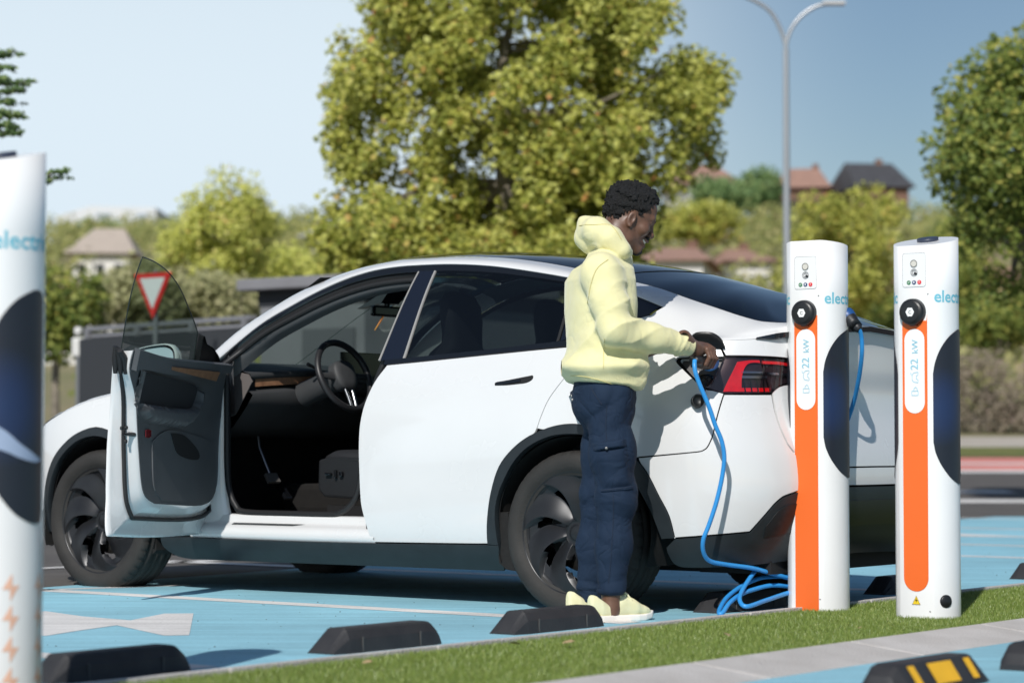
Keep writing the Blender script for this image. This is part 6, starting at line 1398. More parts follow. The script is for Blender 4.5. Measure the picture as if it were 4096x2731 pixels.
def rbox(P, c, hsz, r, R=None):
    q = P-np.array(c)
    if R is not None: q = q@R
    q = np.abs(q)-(np.array(hsz)-r); return np.linalg.norm(np.maximum(q, 0), axis=1)+np.minimum(q.max(1), 0)-r
_wr = np.random.default_rng(2); _wd = _wr.normal(size=(14, 3)); _wp = _wr.uniform(0, 6.28, 14)
def wob(P, f, n=7, seed=0):
    s = 0
    for i in range(n): j = (i+int(seed)) % 14; s = s+np.sin((P@_wd[j])*f*(.6+.12*i)+_wp[j])
    return s/n
def tri(x): return 1.6*np.abs(np.sin(x*.5))**.75-1.0          # fold wave: broad crests, sharp valleys
def W(x, y, Y):
    """photo pixel (4096-wide) at depth Y -> world; survey helper"""
    cp, sp = math.cos(CAM_PITCH), math.sin(CAM_PITCH); a = (x-2048)/9671; b = -(y-1365.5)/9671
    d = np.array([a, cp-b*sp, sp+b*cp]); return np.array([0, 0, CAM_H])+d*(Y/d[1])
YAW = math.radians(18); fwd = np.array([math.cos(YAW), math.sin(YAW), 0]); rgt = np.array([math.sin(YAW), -math.cos(YAW), 0]); upv = np.array([0, 0, 1.])
SKIN = mat('dark_brown_skin', (.155,.080,.053), rough=.42, base2=(.11,.056,.037), vscale=30, bump=.06, bscale=400, spec=.45)
HOOD = mat('pale_yellow_fleece', (.78,.735,.42), rough=.95, sheen=.3, bump=.12, bscale=420, base2=(.75,.70,.38), vscale=25)
def fold_bump(m, scale, dist, stretch=(1, 1, 1), rot=(0, 0, 0)):
    """soft creases of cloth: ridged noise as relief on top of the modelled folds"""
    nt = m.node_tree; b = nt.nodes['Principled BSDF']; L = nt.links.new; tc = _n(nt, 'ShaderNodeTexCoord'); mp = _n(nt, 'ShaderNodeMapping'); mp.inputs['Scale'].default_value = stretch; mp.inputs['Rotation'].default_value = rot
    L(tc.outputs['Object'], mp.inputs['Vector']); nz = _n(nt, 'ShaderNodeTexNoise'); nz.inputs['Scale'].default_value = scale; nz.inputs['Detail'].default_value = 2.5; nz.inputs['Distortion'].default_value = .6; L(mp.outputs[0], nz.inputs['Vector'])
    s1 = _n(nt, 'ShaderNodeMath', operation='SUBTRACT'); s1.inputs[1].default_value = .5; L(nz.outputs['Fac'], s1.inputs[0]); ab = _n(nt, 'ShaderNodeMath', operation='ABSOLUTE'); L(s1.outputs[0], ab.inputs[0]); pw = _n(nt, 'ShaderNodeMath', operation='POWER'); pw.inputs[1].default_value = .75; L(ab.outputs[0], pw.inputs[0])
    bp = _n(nt, 'ShaderNodeBump'); bp.inputs['Strength'].default_value = 1.; bp.inputs['Distance'].default_value = dist; L(pw.outputs[0], bp.inputs['Height'])
    old = b.inputs['Normal'].links[0].from_node; L(bp.outputs[0], old.inputs['Normal'])
NAVYC = mat('navy_cotton_twill', (.0065,.018,.042), rough=.85, bump=.2, bscale=600, base2=(.010,.024,.052), vscale=16, spec=.3)
fold_bump(NAVYC, 8., .014, (1.0, 1.0, 1.3), (0, .7, 0)); fold_bump(HOOD, 5., .012, (1, 1, 1.2), (0, -.6, 0))
HAIR = mat('black_curly_hair', (.006,.006,.0065), rough=.7, bump=1., bscale=260)
SHOE = mat('pale_yellow_knit', (.78,.76,.50), rough=.8, bump=.15, bscale=500, base2=(.74,.70,.42), vscale=30)
SOLE = mat('cream_sole', (.82,.78,.72), rough=.6)
# joints
NB = W(2440, 1030, 9.90); CH = W(2400, 1215, 9.84); WA = W(2408, 1470, 9.81); PV = W(2412, 1600, 9.81)
SR = W(2408, 1100, 9.665); ER = W(2462, 1318, 9.60); WR_ = W(2772, 1388, 9.80)
SL_ = W(2440, 1085, 10.04); EL = W(2475, 1325, 10.03); WL = W(2598, 1398, 9.95)
HR = W(2432, 1640, 9.725); KR_ = W(2466, 1985, 9.70); AR = W(2443, 2385, 9.69)
HL = W(2425, 1640, 9.90); KL = W(2402, 1990, 9.915); AL = W(2360, 2378, 9.93)
HD = W(2508, 884, 9.95)          # ear level, mid head
# ---- torso as stacked elliptical sections: (z, centre along view x, half depth fwd, half width)
def zpx(y, Y=9.82): return W(2400, y, Y)[2]
def xpx(x, Y=9.82): return W(x, 1300, Y)[0]
secs = [(1040, 2430, .075, .085), (1075, 2412, .110, .165), (1120, 2402, .122, .205), (1200, 2404, .126, .205), (1300, 2406, .128, .200), (1400, 2408, .134, .195), (1450, 2408, .144, .195), (1490, 2407, .146, .190), (1525, 2412, .134, .180), (1556, 2418, .126, .172)]
sz = np.array([zpx(s[0]) for s in secs])[::-1]; sx = np.array([xpx(s[1]) for s in secs])[::-1]; srx = np.array([s[2] for s in secs])[::-1]; sry = np.array([s[3] for s in secs])[::-1]
sy = np.interp(sz, [sz[0], sz[-1]], [9.81, 9.875])
def torso(P, grow=0.):
    z = P[:, 2]; cx = np.interp(z, sz, sx); cy = np.interp(z, sz, sy); rx = np.interp(z, sz, srx)+grow; ry = np.interp(z, sz, sry)+grow
    dx = P[:, 0]-cx; dy = P[:, 1]-cy; u = dx*fwd[0]+dy*fwd[1]; v = dx*rgt[0]+dy*rgt[1]
    e = 2.35; k = (np.abs(u/rx)**e+np.abs(v/ry)**e)**(1/e); d = (k-1)*np.minimum(rx, ry)*.92
    # the hem sits lower in front: tilt the cut
    zb_ = sz[0] + .030 - .20*np.clip(u+.14, 0, .34)*.55; return smax(smax(d, z-sz[-1]-grow, .03), zb_-z, .012)
def along(P, a, b): d = b-a; return np.clip(((P-a)@d)/(d@d), -.2, 1.3)
def sleeve(P, S, E, Wq, seed=0, near=True):
    m = S*.5+E*.5
    d = chain(P, [S, m, E], [.080, .074, .066], .03); d = smin(d, chain(P, [E, E*.55+Wq*.45, E*.12+Wq*.88], [.066, .058, .046], .03), .03)
    t = along(P, E, Wq); ts = along(P, S, E); ax = (Wq-E)/np.linalg.norm(Wq-E); q = P-E; th = q@np.cross(ax, upv)*14
    bunch = np.exp(-((t-.88)/.24)**2); nz = wob(P, 12, 5, 7); d = d + .0075*bunch*tri(t*30+th*1.1+3*nz+seed) + .003*bunch*tri(t*52-th*1.6+2*nz)
    elb = np.exp(-((t-.10)/.22)**2)+np.exp(-((ts-.9)/.25)**2)*.7; d = d + .0055*elb*tri(ts*15+t*13+th*1.6+1.3+3.5*nz+seed)
    d = d - .0035*wob(P, 38, 6, seed)
    cuff = cone(P, E*.10+Wq*.90, E*-.02+Wq*1.02, .042, .038); d = smin(d, cuff, .008); return smax(d, (P-(E*.03+Wq*.97))@ax, .004)
def hoodie(P):
    d = torso(P, .004)
    sh = chain(P, [NB-[0,0,.015], SR-rgt*.015+[0,0,.005]], [.075, .080], .02); d = smin(d, sh, .05); d = smin(d, chain(P, [NB-[0,0,.015], SL_+[0,0,.005]], [.075, .080], .02), .05)
    z = P[:, 2]; u = (P[:, 0]-.37)*fwd[0]+(P[:, 1]-9.82)*fwd[1]
    # blousing above the rib hem, pull folds from the armpit
    zz = (z-zpx(1468))/.030; d = d - .020*np.exp(-zz*zz)*(1+.35*wob(P, 16, 5, 3))
    fold = tri((P[:, 0]*-24 + z*26 + P[:, 1]*8)+3.2*wob(P, 9, 4, 5)); low_ = np.clip((zpx(1180)-z)/.2, 0, 1)*np.clip((z-zpx(1500))/.05, 0, 1)
    d = d + .0080*fold*low_ - .005*wob(P, 22, 6, 1)*low_ - .003*wob(P, 30, 6, 2)
    rib = z < zpx(1512); d = d + np.where(rib, .0009*np.sin(np.arctan2(P[:, 1]-9.82, P[:, 0]-.37)*150), 0)
    # kangaroo pocket bulge in front
    pk = rbox(P, W(2515, 1468, 9.80), (.045, .105, .085), .035, np.stack([fwd, rgt, upv], 1)); d = smin(d, pk, .05)
    d = smin(d, sleeve(P, SR, ER, WR_, 0), .028); d = smin(d, sleeve(P, SL_, EL, WL, 2.), .03)
    # hood: thick folded collar standing off the nape
    ring = [W(2508,1012,9.80), W(2478,1000,9.765), W(2436,958,9.765), W(2392,928,9.82), W(2372,918,9.90), W(2392,925,9.98), W(2436,950,10.03), W(2478,1000,10.03), W(2510,1018,9.99)]
    rr = [.020,.036,.050,.056,.058,.056,.050,.036,.020]; hd_ = chain(P, ring, rr, .03)
    hb = chain(P, [W(2366,905,9.90), W(2362,950,9.90), W(2372,975,9.89)], [.046,.052,.040], .04); hd_ = smin(hd_, hb, .04)
    hd_ = hd_ - .0045*tri(P[:, 2]*46+P[:, 0]*30+4*wob(P, 14, 5, 4)) - .003*wob(P, 34, 6, 6)
    topcut = (P-W(2318, 868, 9.9))@(upv*.985+fwd*.06) - .005; hd_ = smax(hd_, topcut, .012)
    hole = cone(P, W(2430, 950, 9.905), W(2425, 850, 9.905), .072, .085); hd_ = smax(hd_, -hole, .012)
    d = smin(d, hd_, .006)
    nk = cone(P, NB-[0,0,.02], W(2500, 900, 9.93), .066, .074); return smax(d, -nk, .006)
lo = np.array([.20, 9.50, .86]); hi = np.array([.80, 10.22, 1.66])
V, F = surfnet(hoodie, lo, hi, .0044); V = relax(V, F, 1, .25)
person_parts = []
hood_me = npmesh('hoodie', V, F)
# ---- trousers
def leg(P, H, K, A, seed):
    m = H*.5+K*.5; c = K*.5+A*.5; ank = A+np.array([0, 0, .0])
    d = chain(P, [H+[0,0,.06], m, K, c, ank+[0,0,.02]], [.088, .083, .073, .064, .056], .06)
    t = along(P, H, K); s = along(P, K, A); ax = P-(K*.5+m*.5); th = np.arctan2(ax[:, 1], ax[:, 0])
    nz = wob(P, 9, 5, int(seed)+3)
    g1 = np.exp(-((s-.90)/.16)**2); g2 = np.exp(-((s-.02)/.16)**2); g3 = np.exp(-((t-.05)/.28)**2)
    fl = g1*.0045*tri(s*30+1.8*np.sin(th+seed)+3*nz+seed) + g2*.0050*tri(s*22-1.7*np.sin(th*1+seed)+3.2*nz) + g3*.0050*tri(t*16+2.0*np.sin(th+seed+1)+3*nz)
    fl = fl + .0028*tri(P[:, 2]*30+P[:, 0]*26*(1 if seed < 2 else -1)+4*nz)
    return d - fl - .0025*wob(P, 34, 6, int(seed))
def trousers(P):
    d = smin(leg(P, HR, KR_, AR, 1.), leg(P, HL, KL, AL, 4.), .007)
    hip = ellip(P, PV+[0,0,.0]+fwd*.008, (.114,.155,.13), np.stack([fwd, rgt, upv], 1)); d = smin(d, hip, .05)
    d = smin(d, cone(P, WA-[0,0,.05], PV, .11, .12), .05)
    # cuffs gathered by elastic
    for A, K in ((AR, KR_), (AL, KL)):
        a = np.arctan2(P[:, 1]-A[1], P[:, 0]-A[0]); cu = cone(P, A+[0,0,.020], A-[0,0,.022], .052, .050) - .0012*np.sin(a*34); cu = smax(cu, A[2]-.028-P[:, 2], .004); d = smin(smax(d, A[2]+.014-P[:, 2], .010), cu, .006)
    d = smax(d, P[:, 2]-zpx(1500), .01)
    # fine oblique creases over the seat and lap
    cr_ = np.clip((P[:, 2]-HR[2]+.1)/.1, 0, 1); return d - .0045*cr_*tri(P[:, 2]*38-P[:, 0]*42+4*wob(P, 10, 4, 8))
V2, F2 = surfnet(trousers, (.22, 9.54, .05), (.64, 10.10, 1.02), .0046); V2 = relax(V2, F2, 1, .25)
tro_me = npmesh('trousers', V2, F2)
# ---- body skin: head, neck, hands, ankles in one mesh
pt = math.radians(26); hyw = math.radians(13)
hf = np.array([math.cos(hyw)*math.cos(pt), math.sin(hyw)*math.cos(pt), -math.sin(pt)]); hr = np.array([math.sin(hyw), -math.cos(hyw), 0]); hu = np.cross(hr, hf)
RH = np.stack([hf, hu, hr], 1)
def Hd(f, u, r): return HD + hf*f + hu*u + hr*r
def head_local(q):
    """q columns: forward, up, right (metres, ear canal level)"""
    d = ellip(q, (-.006,.058,0), (.098,.092,.074)); d = smin(d, ellip(q, (.040,.070,0), (.060,.062,.062)), .02)
    d = smin(d, ellip(q, (.046,.0,0), (.054,.080,.058)), .03)
    a = np.abs(q[:, 2]); s = np.stack([q[:, 0], q[:, 1], a], 1)
    d = smin(d, cone(s, (-.002,-.022,.056), (.030,-.066,.044), .020, .018), .025); d = smin(d, cone(s, (.030,-.066,.044), (.083,-.088,.010), .018, .021), .018)
    d = smin(d, ellip(q, (.035,-.055,0), (.055,.035,.045)), .02)
    d = smin(d, cone(s, (.097,.047,.006), (.083,.049,.044), .012, .012), .015)
    d = smin(d, ellip(s, (.068,-.008,.043), (.026,.024,.024)), .018)
    d = smax(d, -ellip(s, (.107,.022,.032), (.017,.014,.020)), .010)
    d = smin(d, ball(s, (.080,.021,.032), .0128), .003); d = smin(d, ellip(s, (.086,.029,.032), (.011,.006,.017)), .004)
    d = smin(d, cone(q, (.099,.034,0), (.117,-.006,0), .0085, .0105), .010); d = smin(d, ball(q, (.119,-.010,0), .0125), .007); d = smin(d, ellip(s, (.106,-.016,.0135), (.012,.009,.009)), .005)
    d = smax(d, -ellip(s, (.113,-.0245,.0075), (.005,.004,.0045)), .002)
    # smile: cheek crease, lips apart
    d = smax(d, -cone(s, (.099,-.010,.023), (.078,-.045,.040), .0035, .003), .006)
    d = smin(d, cone(s, (.113,-.037,.0), (.094,-.037,.026), .0085, .004), .006); d = smin(d, cone(s, (.106,-.062,.0), (.090,-.052,.025), .0095, .004), .006)
    d = smax(d, -cone(s, (.112,-.0485,.0), (.094,-.044,.025), .0055, .003), .003)
    d = smin(d, ball(q, (.090,-.088,0), .020), .015)
    # ear
    er = ellip(s, (-.004,.002,.078), (.019,.033,.0085)); er = smax(er, -ellip(s, (.000,.004,.088), (.011,.021,.009)), .004); er = smin(er, ball(s, (.002,-.028,.078), .008), .008); d = smin(d, er, .006)
    return d
def skin_head(P):
    q = (P-HD)@RH; d = head_local(q)
    nk = chain(P, [Hd(-.028,-.02,0), Hd(-.030,-.075,0)*.6+NB*.4, NB-[0,0,.05]], [.056,.056,.066], .03); d = smin(d, nk, .03)
    return smin(d, cone(P, Hd(.02,-.06,0), NB+fwd*.02, .030, .035), .03)
Vh, Fh = surfnet(skin_head, HD-[.20,.14,.26], HD+[.16,.14,.20], .0026); Vh = relax(Vh, Fh, 1, .3)
# right hand: fist round the plug handle; axis seen almost end-on
axA = W(2846, 1452, 9.965); axB = W(2782, 1440, 9.775); axd = (axB-axA)/np.linalg.norm(axB-axA)
sd = np.cross(axd, upv); sd /= np.linalg.norm(sd); sd = sd if sd[0] > 0 else -sd; uu = np.cross(sd, axd); uu = uu if uu[2] > 0 else -uu
def hand_right(P):
    c0 = W(2812, 1431, 9.862); d = None
    def at(s, ang, r): return c0 + axd*s + (sd*math.cos(ang)+uu*math.sin(ang))*r
    for i, (s, rr, k) in enumerate(((-.036,.0098,1.0),(-.012,.0104,1.04),(.012,.0100,1.0),(.034,.0088,.92))):
        pts = [at(s*.9, math.radians(100), .040), at(s, math.radians(48), .046*k), at(s, math.radians(-2), .043*k), at(s, math.radians(-52), .040*k), at(s*.95, math.radians(-105), .036), at(s*.95, math.radians(-150), .030)]
        e = chain(P, pts, [rr*1.25, rr*1.22, rr*1.08, rr*1.08, rr*.98, rr*.85], .004); d = e if d is None else smin(d, e, .002)
    palm = chain(P, [WR_+(c0-WR_)*.25, at(-.012, math.radians(118), .042), at(-.012, math.radians(75), .043)], [.030,.027,.020], .02); d = smin(d, palm, .014)
    d = smin(d, chain(P, [WR_+(c0-WR_)*.25, at(.022, math.radians(125), .040), at(.022, math.radians(80), .040)], [.028,.023,.017], .02), .014)
    th_ = chain(P, [at(-.02, math.radians(150), .040), at(-.042, math.radians(185), .038), at(-.050, math.radians(225), .036), at(-.046, math.radians(262), .034)], [.019,.014,.012,.010], .008); d = smin(d, th_, .008)
    return smin(d, chain(P, [WR_+(WR_-c0)*.9, WR_, WR_+(c0-WR_)*.3], [.030,.027,.030], .01), .015)
cH = W(2805, 1425, 9.85); Vr, Fr = surfnet(hand_right, cH-[.13,.13,.10], cH+[.09,.15,.10], .0024)
# left hand: open, palm up, fingertips showing above the sleeve
fl_d = (W(2718, 1358, 9.94)-WL); fl_d /= np.linalg.norm(fl_d); fl_s = np.cross(fl_d, upv); fl_s /= np.linalg.norm(fl_s)
def hand_left(P):
    k0 = WL+fl_d*.085; d = chain(P, [WL-fl_d*.04, WL, WL+fl_d*.05, k0], [.028,.025,.030,.026], .015)
    d = smin(d, rbox(P, WL+fl_d*.06, (.042,.040,.013), .012, np.stack([fl_d, fl_s, np.cross(fl_s, fl_d)], 1)), .015)
    for i, (o, L_) in enumerate(((-.030,.066),(-.010,.076),(.010,.072),(.029,.056))):
        b = k0+fl_s*o; pts = [b, b+fl_d*L_*.5+upv*.003, b+fl_d*L_*.82+upv*.007, b+fl_d*L_+upv*.012]; d = smin(d, chain(P, pts, [.0105,.0098,.0090,.0078], .004), .005)
    b = WL+fl_d*.03-fl_s*.032; d = smin(d, chain(P, [b, b-fl_s*.018+fl_d*.03-upv*.004, b-fl_s*.022+fl_d*.06-upv*.006], [.015,.012,.010], .006), .010); return d
cL = WL+fl_d*.07; Vl, Fl = surfnet(hand_left, cL-[.14,.12,.08], cL+[.14,.12,.11], .0026)
def ankle(A): return lambda P: chain(P, [A+[0,0,.14], A+[0,0,.02], A-[0,0,.05]], [.045,.034,.040], .02)
VA, FA = [], []
for A in (AR, AL):
    v, f = surfnet(ankle(A), A-[.08,.08,.09], A+[.08,.08,.14], .006); VA.append(v); FA.append(f)
# arms, trunk and legs under the clothes so that the body is one figure
def under(P):
    d = smax(torso(P, -.03), zpx(1545)-P[:, 2], .01); d = smin(d, cone(P, WA, PV, .10, .11), .03)
    for S, E, Q in ((SR, ER, WR_), (SL_, EL, WL)): d = smin(d, chain(P, [S, E, E*.1+Q*.9], [.05,.04,.030], .02), .02)
    for H, K, A in ((HR, KR_, AR), (HL, KL, AL)): d = smin(d, chain(P, [H, K, A+[0,0,.03]], [.075,.052,.036], .02), .03)
    return d
Vu, Fu = surfnet(under, (.2, 9.52, .04), (.80, 10.15, 1.50), .016)
Vs, Fs, o = [], [], 0
for v, f in [(Vh, Fh), (Vr, Fr), (Vl, Fl), (Vu, Fu)] + list(zip(VA, FA)): Vs.append(v); Fs.append(f+o); o += len(v)
base = np.array([W(2420, 1600, 9.8)[0], 9.8, 0])
person = add('person', npmesh('person', np.concatenate(Vs)-base, np.concatenate(Fs)), SKIN, None, tuple(base))
tag(person, 'man in pale yellow hoodie and navy cargo trousers pushing the blue plug into the car', 'person')
def wear(name, V, F, m, par=None):
    return add(name, npmesh(name, V-base, F), m, par or person)
hood_o = wear('hoodie', V, F, HOOD); tro_o = wear('trousers', V2, F2, NAVYC)
# hair and beard
def hair(P):
    q = (P-HD)@RH; d = ellip(q, (-.012,.072,0), (.108,.090,.086)); d = smin(d, ellip(q, (.010,.112,0), (.076,.046,.068)), .02)
    d = smin(d, ellip(q, (-.055,.02,0), (.052,.062,.066)), .02)
    fh = np.interp(q[:, 1], [-.06,.0,.03,.06,.088,.106,.118,.128], [-.02,-.008,.028,.042,.046,.054,.072,.15])
    d = smax(d, (q[:, 0]-fh)*.9, .004)
    d = smax(d, -(q[:, 1]+.040+.25*q[:, 0]), .008)
    d = smax(d, -ellip(np.stack([q[:, 0], q[:, 1], np.abs(q[:, 2])], 1), (.0,.0,.085), (.026,.040,.03)), .004)
    return d - .013*wob(q, 300, 12, 0) - .018*wob(q, 150, 10, 5) - .001
Vq, Fq = surfnet(hair, HD-[.17,.13,.10], HD+[.17,.13,.22], .0028); wear('hair', Vq, Fq, HAIR)
def beard(P):
    q = (P-HD)@RH; a = np.abs(q[:, 2]); s = np.stack([q[:, 0], q[:, 1], a], 1); d0 = head_local(q)-.0028+.0015*wob(q, 260, 8, 2)
    z1 = ellip(q, (.086,-.092,0), (.030,.022,.026)); z2 = ellip(s, (.110,-.0285,.014), (.016,.0065,.018)); z3 = cone(s, (.060,-.083,.026), (.090,-.09,.008), .012, .014); return smax(d0, np.minimum(np.minimum(z1, z2), z3), .002)
Vb, Fb = surfnet(beard, Hd(.08,-.06,0)-[.09,.06,.08], Hd(.08,-.06,0)+[.07,.06,.08], .0024); wear('beard', Vb, Fb, HAIR)
def brow(P):
    q = (P-HD)@RH; s = np.stack([q[:, 0], q[:, 1], np.abs(q[:, 2])], 1); return cone(s, (.106,.046,.014), (.090,.053,.046), .0045, .0032)
Ve, Fe = surfnet(brow, Hd(.09,.05,0)-[.06,.07,.05], Hd(.09,.05,0)+[.06,.07,.05], .0028); wear('eyebrow', Ve, Fe, HAIR)
def teeth(P):
    q = (P-HD)@RH; s = np.stack([q[:, 0], q[:, 1], np.abs(q[:, 2])], 1); return cone(s, (.105,-.0455,.0), (.090,-.043,.022), .0062, .0045)
Vt, Ft = surfnet(teeth, Hd(.095,-.045,0)-[.05,.05,.03], Hd(.095,-.045,0)+[.05,.05,.03], .0028); wear('teeth', Vt, Ft, mat('tooth_white', (.75,.72,.66), rough=.3))
# ---- shoes
def shoe(A, ang, nm):
    f = np.array([math.cos(ang), math.sin(ang), 0]); r = np.array([math.sin(ang), -math.cos(ang), 0]); o_ = np.array([A[0], A[1], .012])-f*.055
    R = np.stack([f, r, upv], 1)
    def upper(P):
        q = (P-o_)@R
        top = np.interp(q[:, 0], [-.04,-.02,.03,.07,.11,.16,.20,.235,.26], [.106,.106,.072,.088,.108,.088,.066,.050,.032]); wid_ = np.interp(q[:, 0], [-.045,0,.06,.12,.17,.21,.24,.262], [.020,.033,.034,.040,.046,.043,.034,.012])
        zc = .5*(top+.012); hh = np.maximum(.5*(top-.012), .008); e = 2.6
        k = (np.abs(q[:, 1]/np.maximum(wid_, .006))**e+np.abs((q[:, 2]-zc)/hh)**e)**(1/e); d = (k-1)*np.minimum(wid_, hh)
        d = smax(d, np.abs(q[:, 0]-.108)-.156, .012)
        hole = ellip(q, (.020,0,.112), (.044,.025,.040)); return smax(d, -hole, .006) - .0015*np.sin(q[:, 0]*90)*np.clip((q[:, 0]-.05)/.1, 0, 1)*.6
    v, f_ = surfnet(upper, o_-[.20,.22,.02], o_+[.30,.30,.13], .0036); so = wear(nm, v, f_, SHOE)
    def sole(P):
        q = (P-o_)@R; wid_ = np.interp(q[:, 0], [-.058,-.04,0,.06,.12,.17,.21,.25,.275], [.01,.030,.038,.036,.042,.049,.046,.034,.01]); d = smax(np.abs(q[:, 1])-wid_, np.abs(q[:, 2]-.010-.012*np.clip((q[:, 0]-.2)/.07, 0, 1)-.006*np.clip((-q[:, 0])/.05, 0, 1))-.014, .006); return smax(d, np.abs(q[:, 0]-.109)-.168, .01)
    v, f_ = surfnet(sole, o_-[.20,.22,.02], o_+[.32,.32,.06], .0040); wear('sole', v, f_, SOLE, so)
    lc = MB()
    for i in range(4):
        x = .075+.022*i; z = np.interp(x, [.07,.11,.16], [.092,.109,.090])+.003
        p = [o_+f*(x-.004)+r*.026+upv*(z-.010), o_+f*x+upv*(z+.005), o_+f*(x+.006)-r*.026+upv*(z-.010)]; lc.tube([tuple(t-base) for t in crv(p, 4)], .0042, n=6)
    for s in (-1, 1):
        p = [o_+f*.085+upv*.114, o_+f*.100+r*s*.028+upv*.134, o_+f*.062+r*s*.044+upv*.122, o_+f*.085+upv*.114]; lc.tube([tuple(t-base) for t in crv(p, 5)], .0048, n=6)
        p = [o_+f*.082+upv*.112, o_+f*.115+r*s*.022+upv*.112, o_+f*.14+r*s*.036+upv*.080]; lc.tube([tuple(t-base) for t in crv(p, 5)], .0044, n=6)
    lc.build('laces', SHOE, so); return so
shoe(np.array([AR[0]-.005, AR[1], 0]), math.radians(36), 'shoe'); shoe(np.array([AL[0]-.005, AL[1], 0]), math.radians(30), 'shoe')
# ---- cargo pocket, flap, buttons, lying on the outer thigh
def on_cloth(x, y, lift=.0, f=trousers, Y0=9.45):
    """drop a point onto the cloth along the depth axis"""
    a = W(x, y, 9.66); p = np.array([[a[0], Y0, a[2]]])
    for _ in range(60):
        d = f(p)[0]
        if d < .0008: break
        p[0, 1] += max(d*.8, .0005)
    return p[0]-[0, lift, 0]
def cloth_patch(nm, px, m, lift, par, nu=14, nv=12, rim=.010):
    """quadrilateral patch, corners px (tl, tr, br, bl), laid on the cloth"""
    tl, tr, br, bl = [np.array(p, float) for p in px]; rows = []
    for j in range(nv+1):
        v = j/nv; r_ = []
        for i in range(nu+1):
            u = i/nu; q = (tl*(1-u)+tr*u)*(1-v)+(bl*(1-u)+br*u)*v; e = min(u, 1-u, v, 1-v)
            r_.append(tuple(on_cloth(q[0], q[1], lift*min(1, e*6+.0) if e > 0 else -.002)-base))
        rows.append(r_)
    return MB().sheet(rows).build(nm, m, par)
cloth_patch('cargo_pocket', [(2378,1800),(2506,1768),(2530,1942),(2402,1958)], NAVYC, .017, tro_o)
cloth_patch('pocket_flap', [(2366,1772),(2506,1750),(2508,1788),(2372,1806)], NAVYC, .026, tro_o, nv=8)
cloth_patch('back_pocket_flap', [(2283,1552),(2322,1560),(2322,1578),(2284,1572)], NAVYC, .008, tro_o, nu=6, nv=4)
for x, y in ((2423,1792),(2293,1597)):
    c = on_cloth(x, y,   .027 if x > 2400 else .004)-base; mb = MB(); mb.lathe([(0,.002),(.0030,.002),(.0038,.0012),(.0055,.0014),(.006,0)], Matrix.Translation(Vector(c)) @ Matrix.Rotation(math.radians(90), 4, 'X'), n=18); mb.build('snap_button', mat('dull_nickel', (.22,.22,.22), rough=.5, metal=.8), tro_o)
def seam(nm, pts, m, r, par, f, lift=.001):
    MB().tube([tuple(on_cloth(x, y, lift, f)-base) for x, y in crv(pts, 5)], r, n=5).build(nm, m, par)
SEAMN = mat('navy_seam', (.010,.020,.042), rough=.9); SEAMY = mat('yellow_seam', (.62,.55,.24), rough=.95)
seam('side_seam', [(2425,1620),(2422,1700),(2425,1770)], SEAMN, .0012, tro_o, trousers)
seam('side_seam', [(2450,1975),(2452,2060),(2446,2160),(2440,2260),(2432,2330)], SEAMN, .0012, tro_o, trousers)
seam('pocket_seam', [(2402,1960),(2440,1956),(2490,1950),(2530,1944)], SEAMN, .0022, tro_o, trousers, .012)
seam('pocket_opening', [(2362,1545),(2380,1580),(2406,1618)], SEAMN, .002, tro_o, trousers)
seam('shoulder_seam', [(2430,1042),(2385,1080),(2362,1140),(2350,1210)], SEAMY, .0016, hood_o, hoodie)
seam('side_seam', [(2414,1360),(2413,1420),(2411,1475)], SEAMY, .0013, hood_o, hoodie)
seam('hood_seam', [(2322,886),(2380,890),(2436,890),(2462,912),(2488,952)], SEAMY, .0014, hood_o, hoodie)
seam('hem_seam', [(2284,1500),(2340,1507),(2400,1522),(2460,1540),(2512,1552)], SEAMY, .0013, hood_o, hoodie)
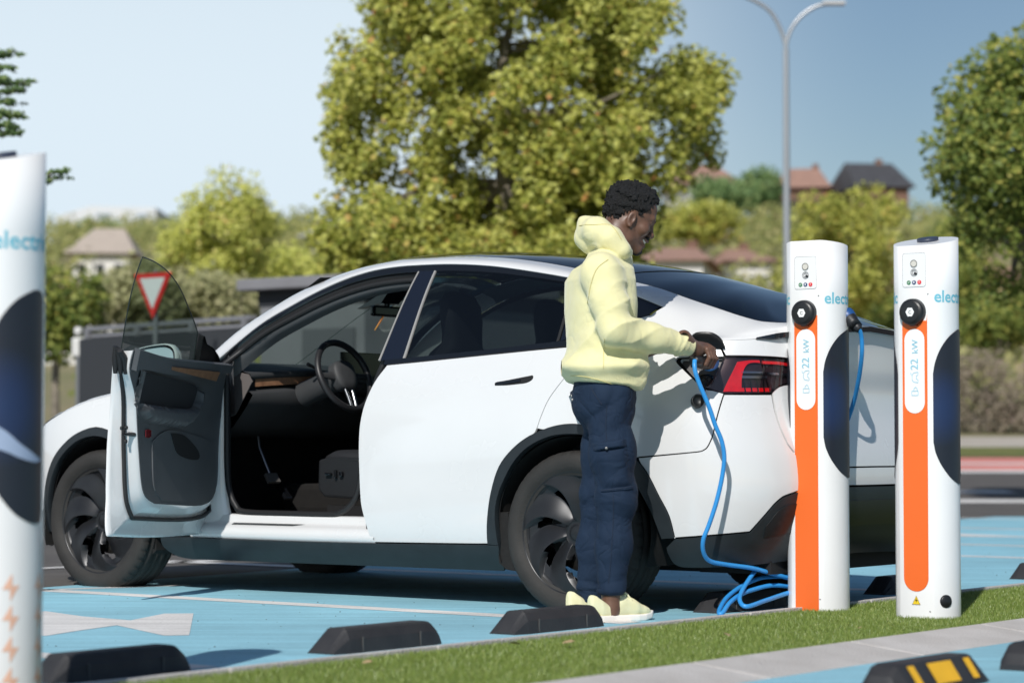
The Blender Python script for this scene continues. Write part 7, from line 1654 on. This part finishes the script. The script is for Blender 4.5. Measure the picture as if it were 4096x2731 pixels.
# ---------------------------------------------------------------- charging cable with a plug at each end
CBLU = mat('bright_blue_cable', (.035,.30,.72), rough=.38, var=.08, vscale=20); CBLK = mat('black_plug_plastic', (.014,.015,.018), rough=.45, bump=.08, bscale=300); CBL2 = mat('blue_plug_shell', (.03,.24,.62), rough=.35)
cb = empty('charging_cable', (base[0]+.55, 10.0, .02)); co_ = np.array(cb.location)
run = [(2779,1441,9.768),(2778,1462,9.755),(2782,1490,9.752),(2791,1518,9.755),(2806,1556,9.76),(2822,1592,9.765),(2841,1640,9.77),(2861,1700,9.78),(2886,1762,9.79),(2897,1828,9.80),(2889,1904,9.81),(2866,2006,9.82),(2836,2098,9.83),(2813,2159,9.84),(2815,2210,9.87),(2841,2243,9.91),(2907,2257,9.97),(3009,2271,10.05),(3086,2292,10.12),(3162,2312,10.2),(3225,2322,10.34),(3240,2312,10.40),(3200,2305,10.36),(3150,2304,10.28),(3060,2307,10.2),(3009,2322,10.15),(2958,2348,10.08),(2907,2389,9.97),(2880,2432,9.86),(2877,2452,9.80),(2890,2450,9.80),(2918,2410,9.88),(2960,2378,9.97),(3009,2358,10.05),(3086,2340,10.15),(3162,2346,10.22),(3230,2372,10.30),(3240,2388,10.28),(3200,2372,10.2),(3162,2368,10.12),(3060,2401,9.95),(2990,2424,9.85),(2962,2408,9.88),(2964,2370,9.95),(3009,2297,10.08),(3086,2195,10.24),(3160,2118,10.33),(3250,1990,10.42),(3340,1800,10.40),(3405,1640,10.28),(3434,1520,10.16),(3447,1420,10.08),(3446,1350,10.05),(3436,1312,10.03)]
pts = crv([W(*p) for p in run], 7)
MB().tube([tuple(p-co_) for p in pts], .0093, n=12).build('cable', CBLU, cb)
def plug(A, B, nm, cm=None):
    """A at the socket, B where the cable enters"""
    d = (B-A); L_ = np.linalg.norm(d); d /= L_; q = Vector(d).to_track_quat('Z', 'Y').to_matrix().to_4x4(); M = Matrix.Translation(Vector(A-co_)) @ q; root = empty(nm); root.parent = cb
    MB().lathe([(0,-.02),(.026,-.02),(.027,-.016),(.027,.012),(.034,.016),(.035,.030),(.033,.045),(.029,.052)], M, n=28).build('plug_collar', cm or CBL2, root)
    MB().lathe([(.030,.046),(.031,.055),(.0265,.075),(.024,.105),(.0235,L_*.72),(.021,L_*.86),(.015,L_*.97),(.011,L_),(.0,L_)], M, n=24).build('plug_grip', CBLK, root)
    return root
plug(axA, axB, 'car_plug')
plug(W(3372, 1245, 10.10), W(3440, 1322, 10.03), 'post_plug', mat('deep_blue_plug', (.015,.075,.24), rough=.4))
tag(cb, 'bright blue charging cable looping from the post over the grass to the car', 'cable')
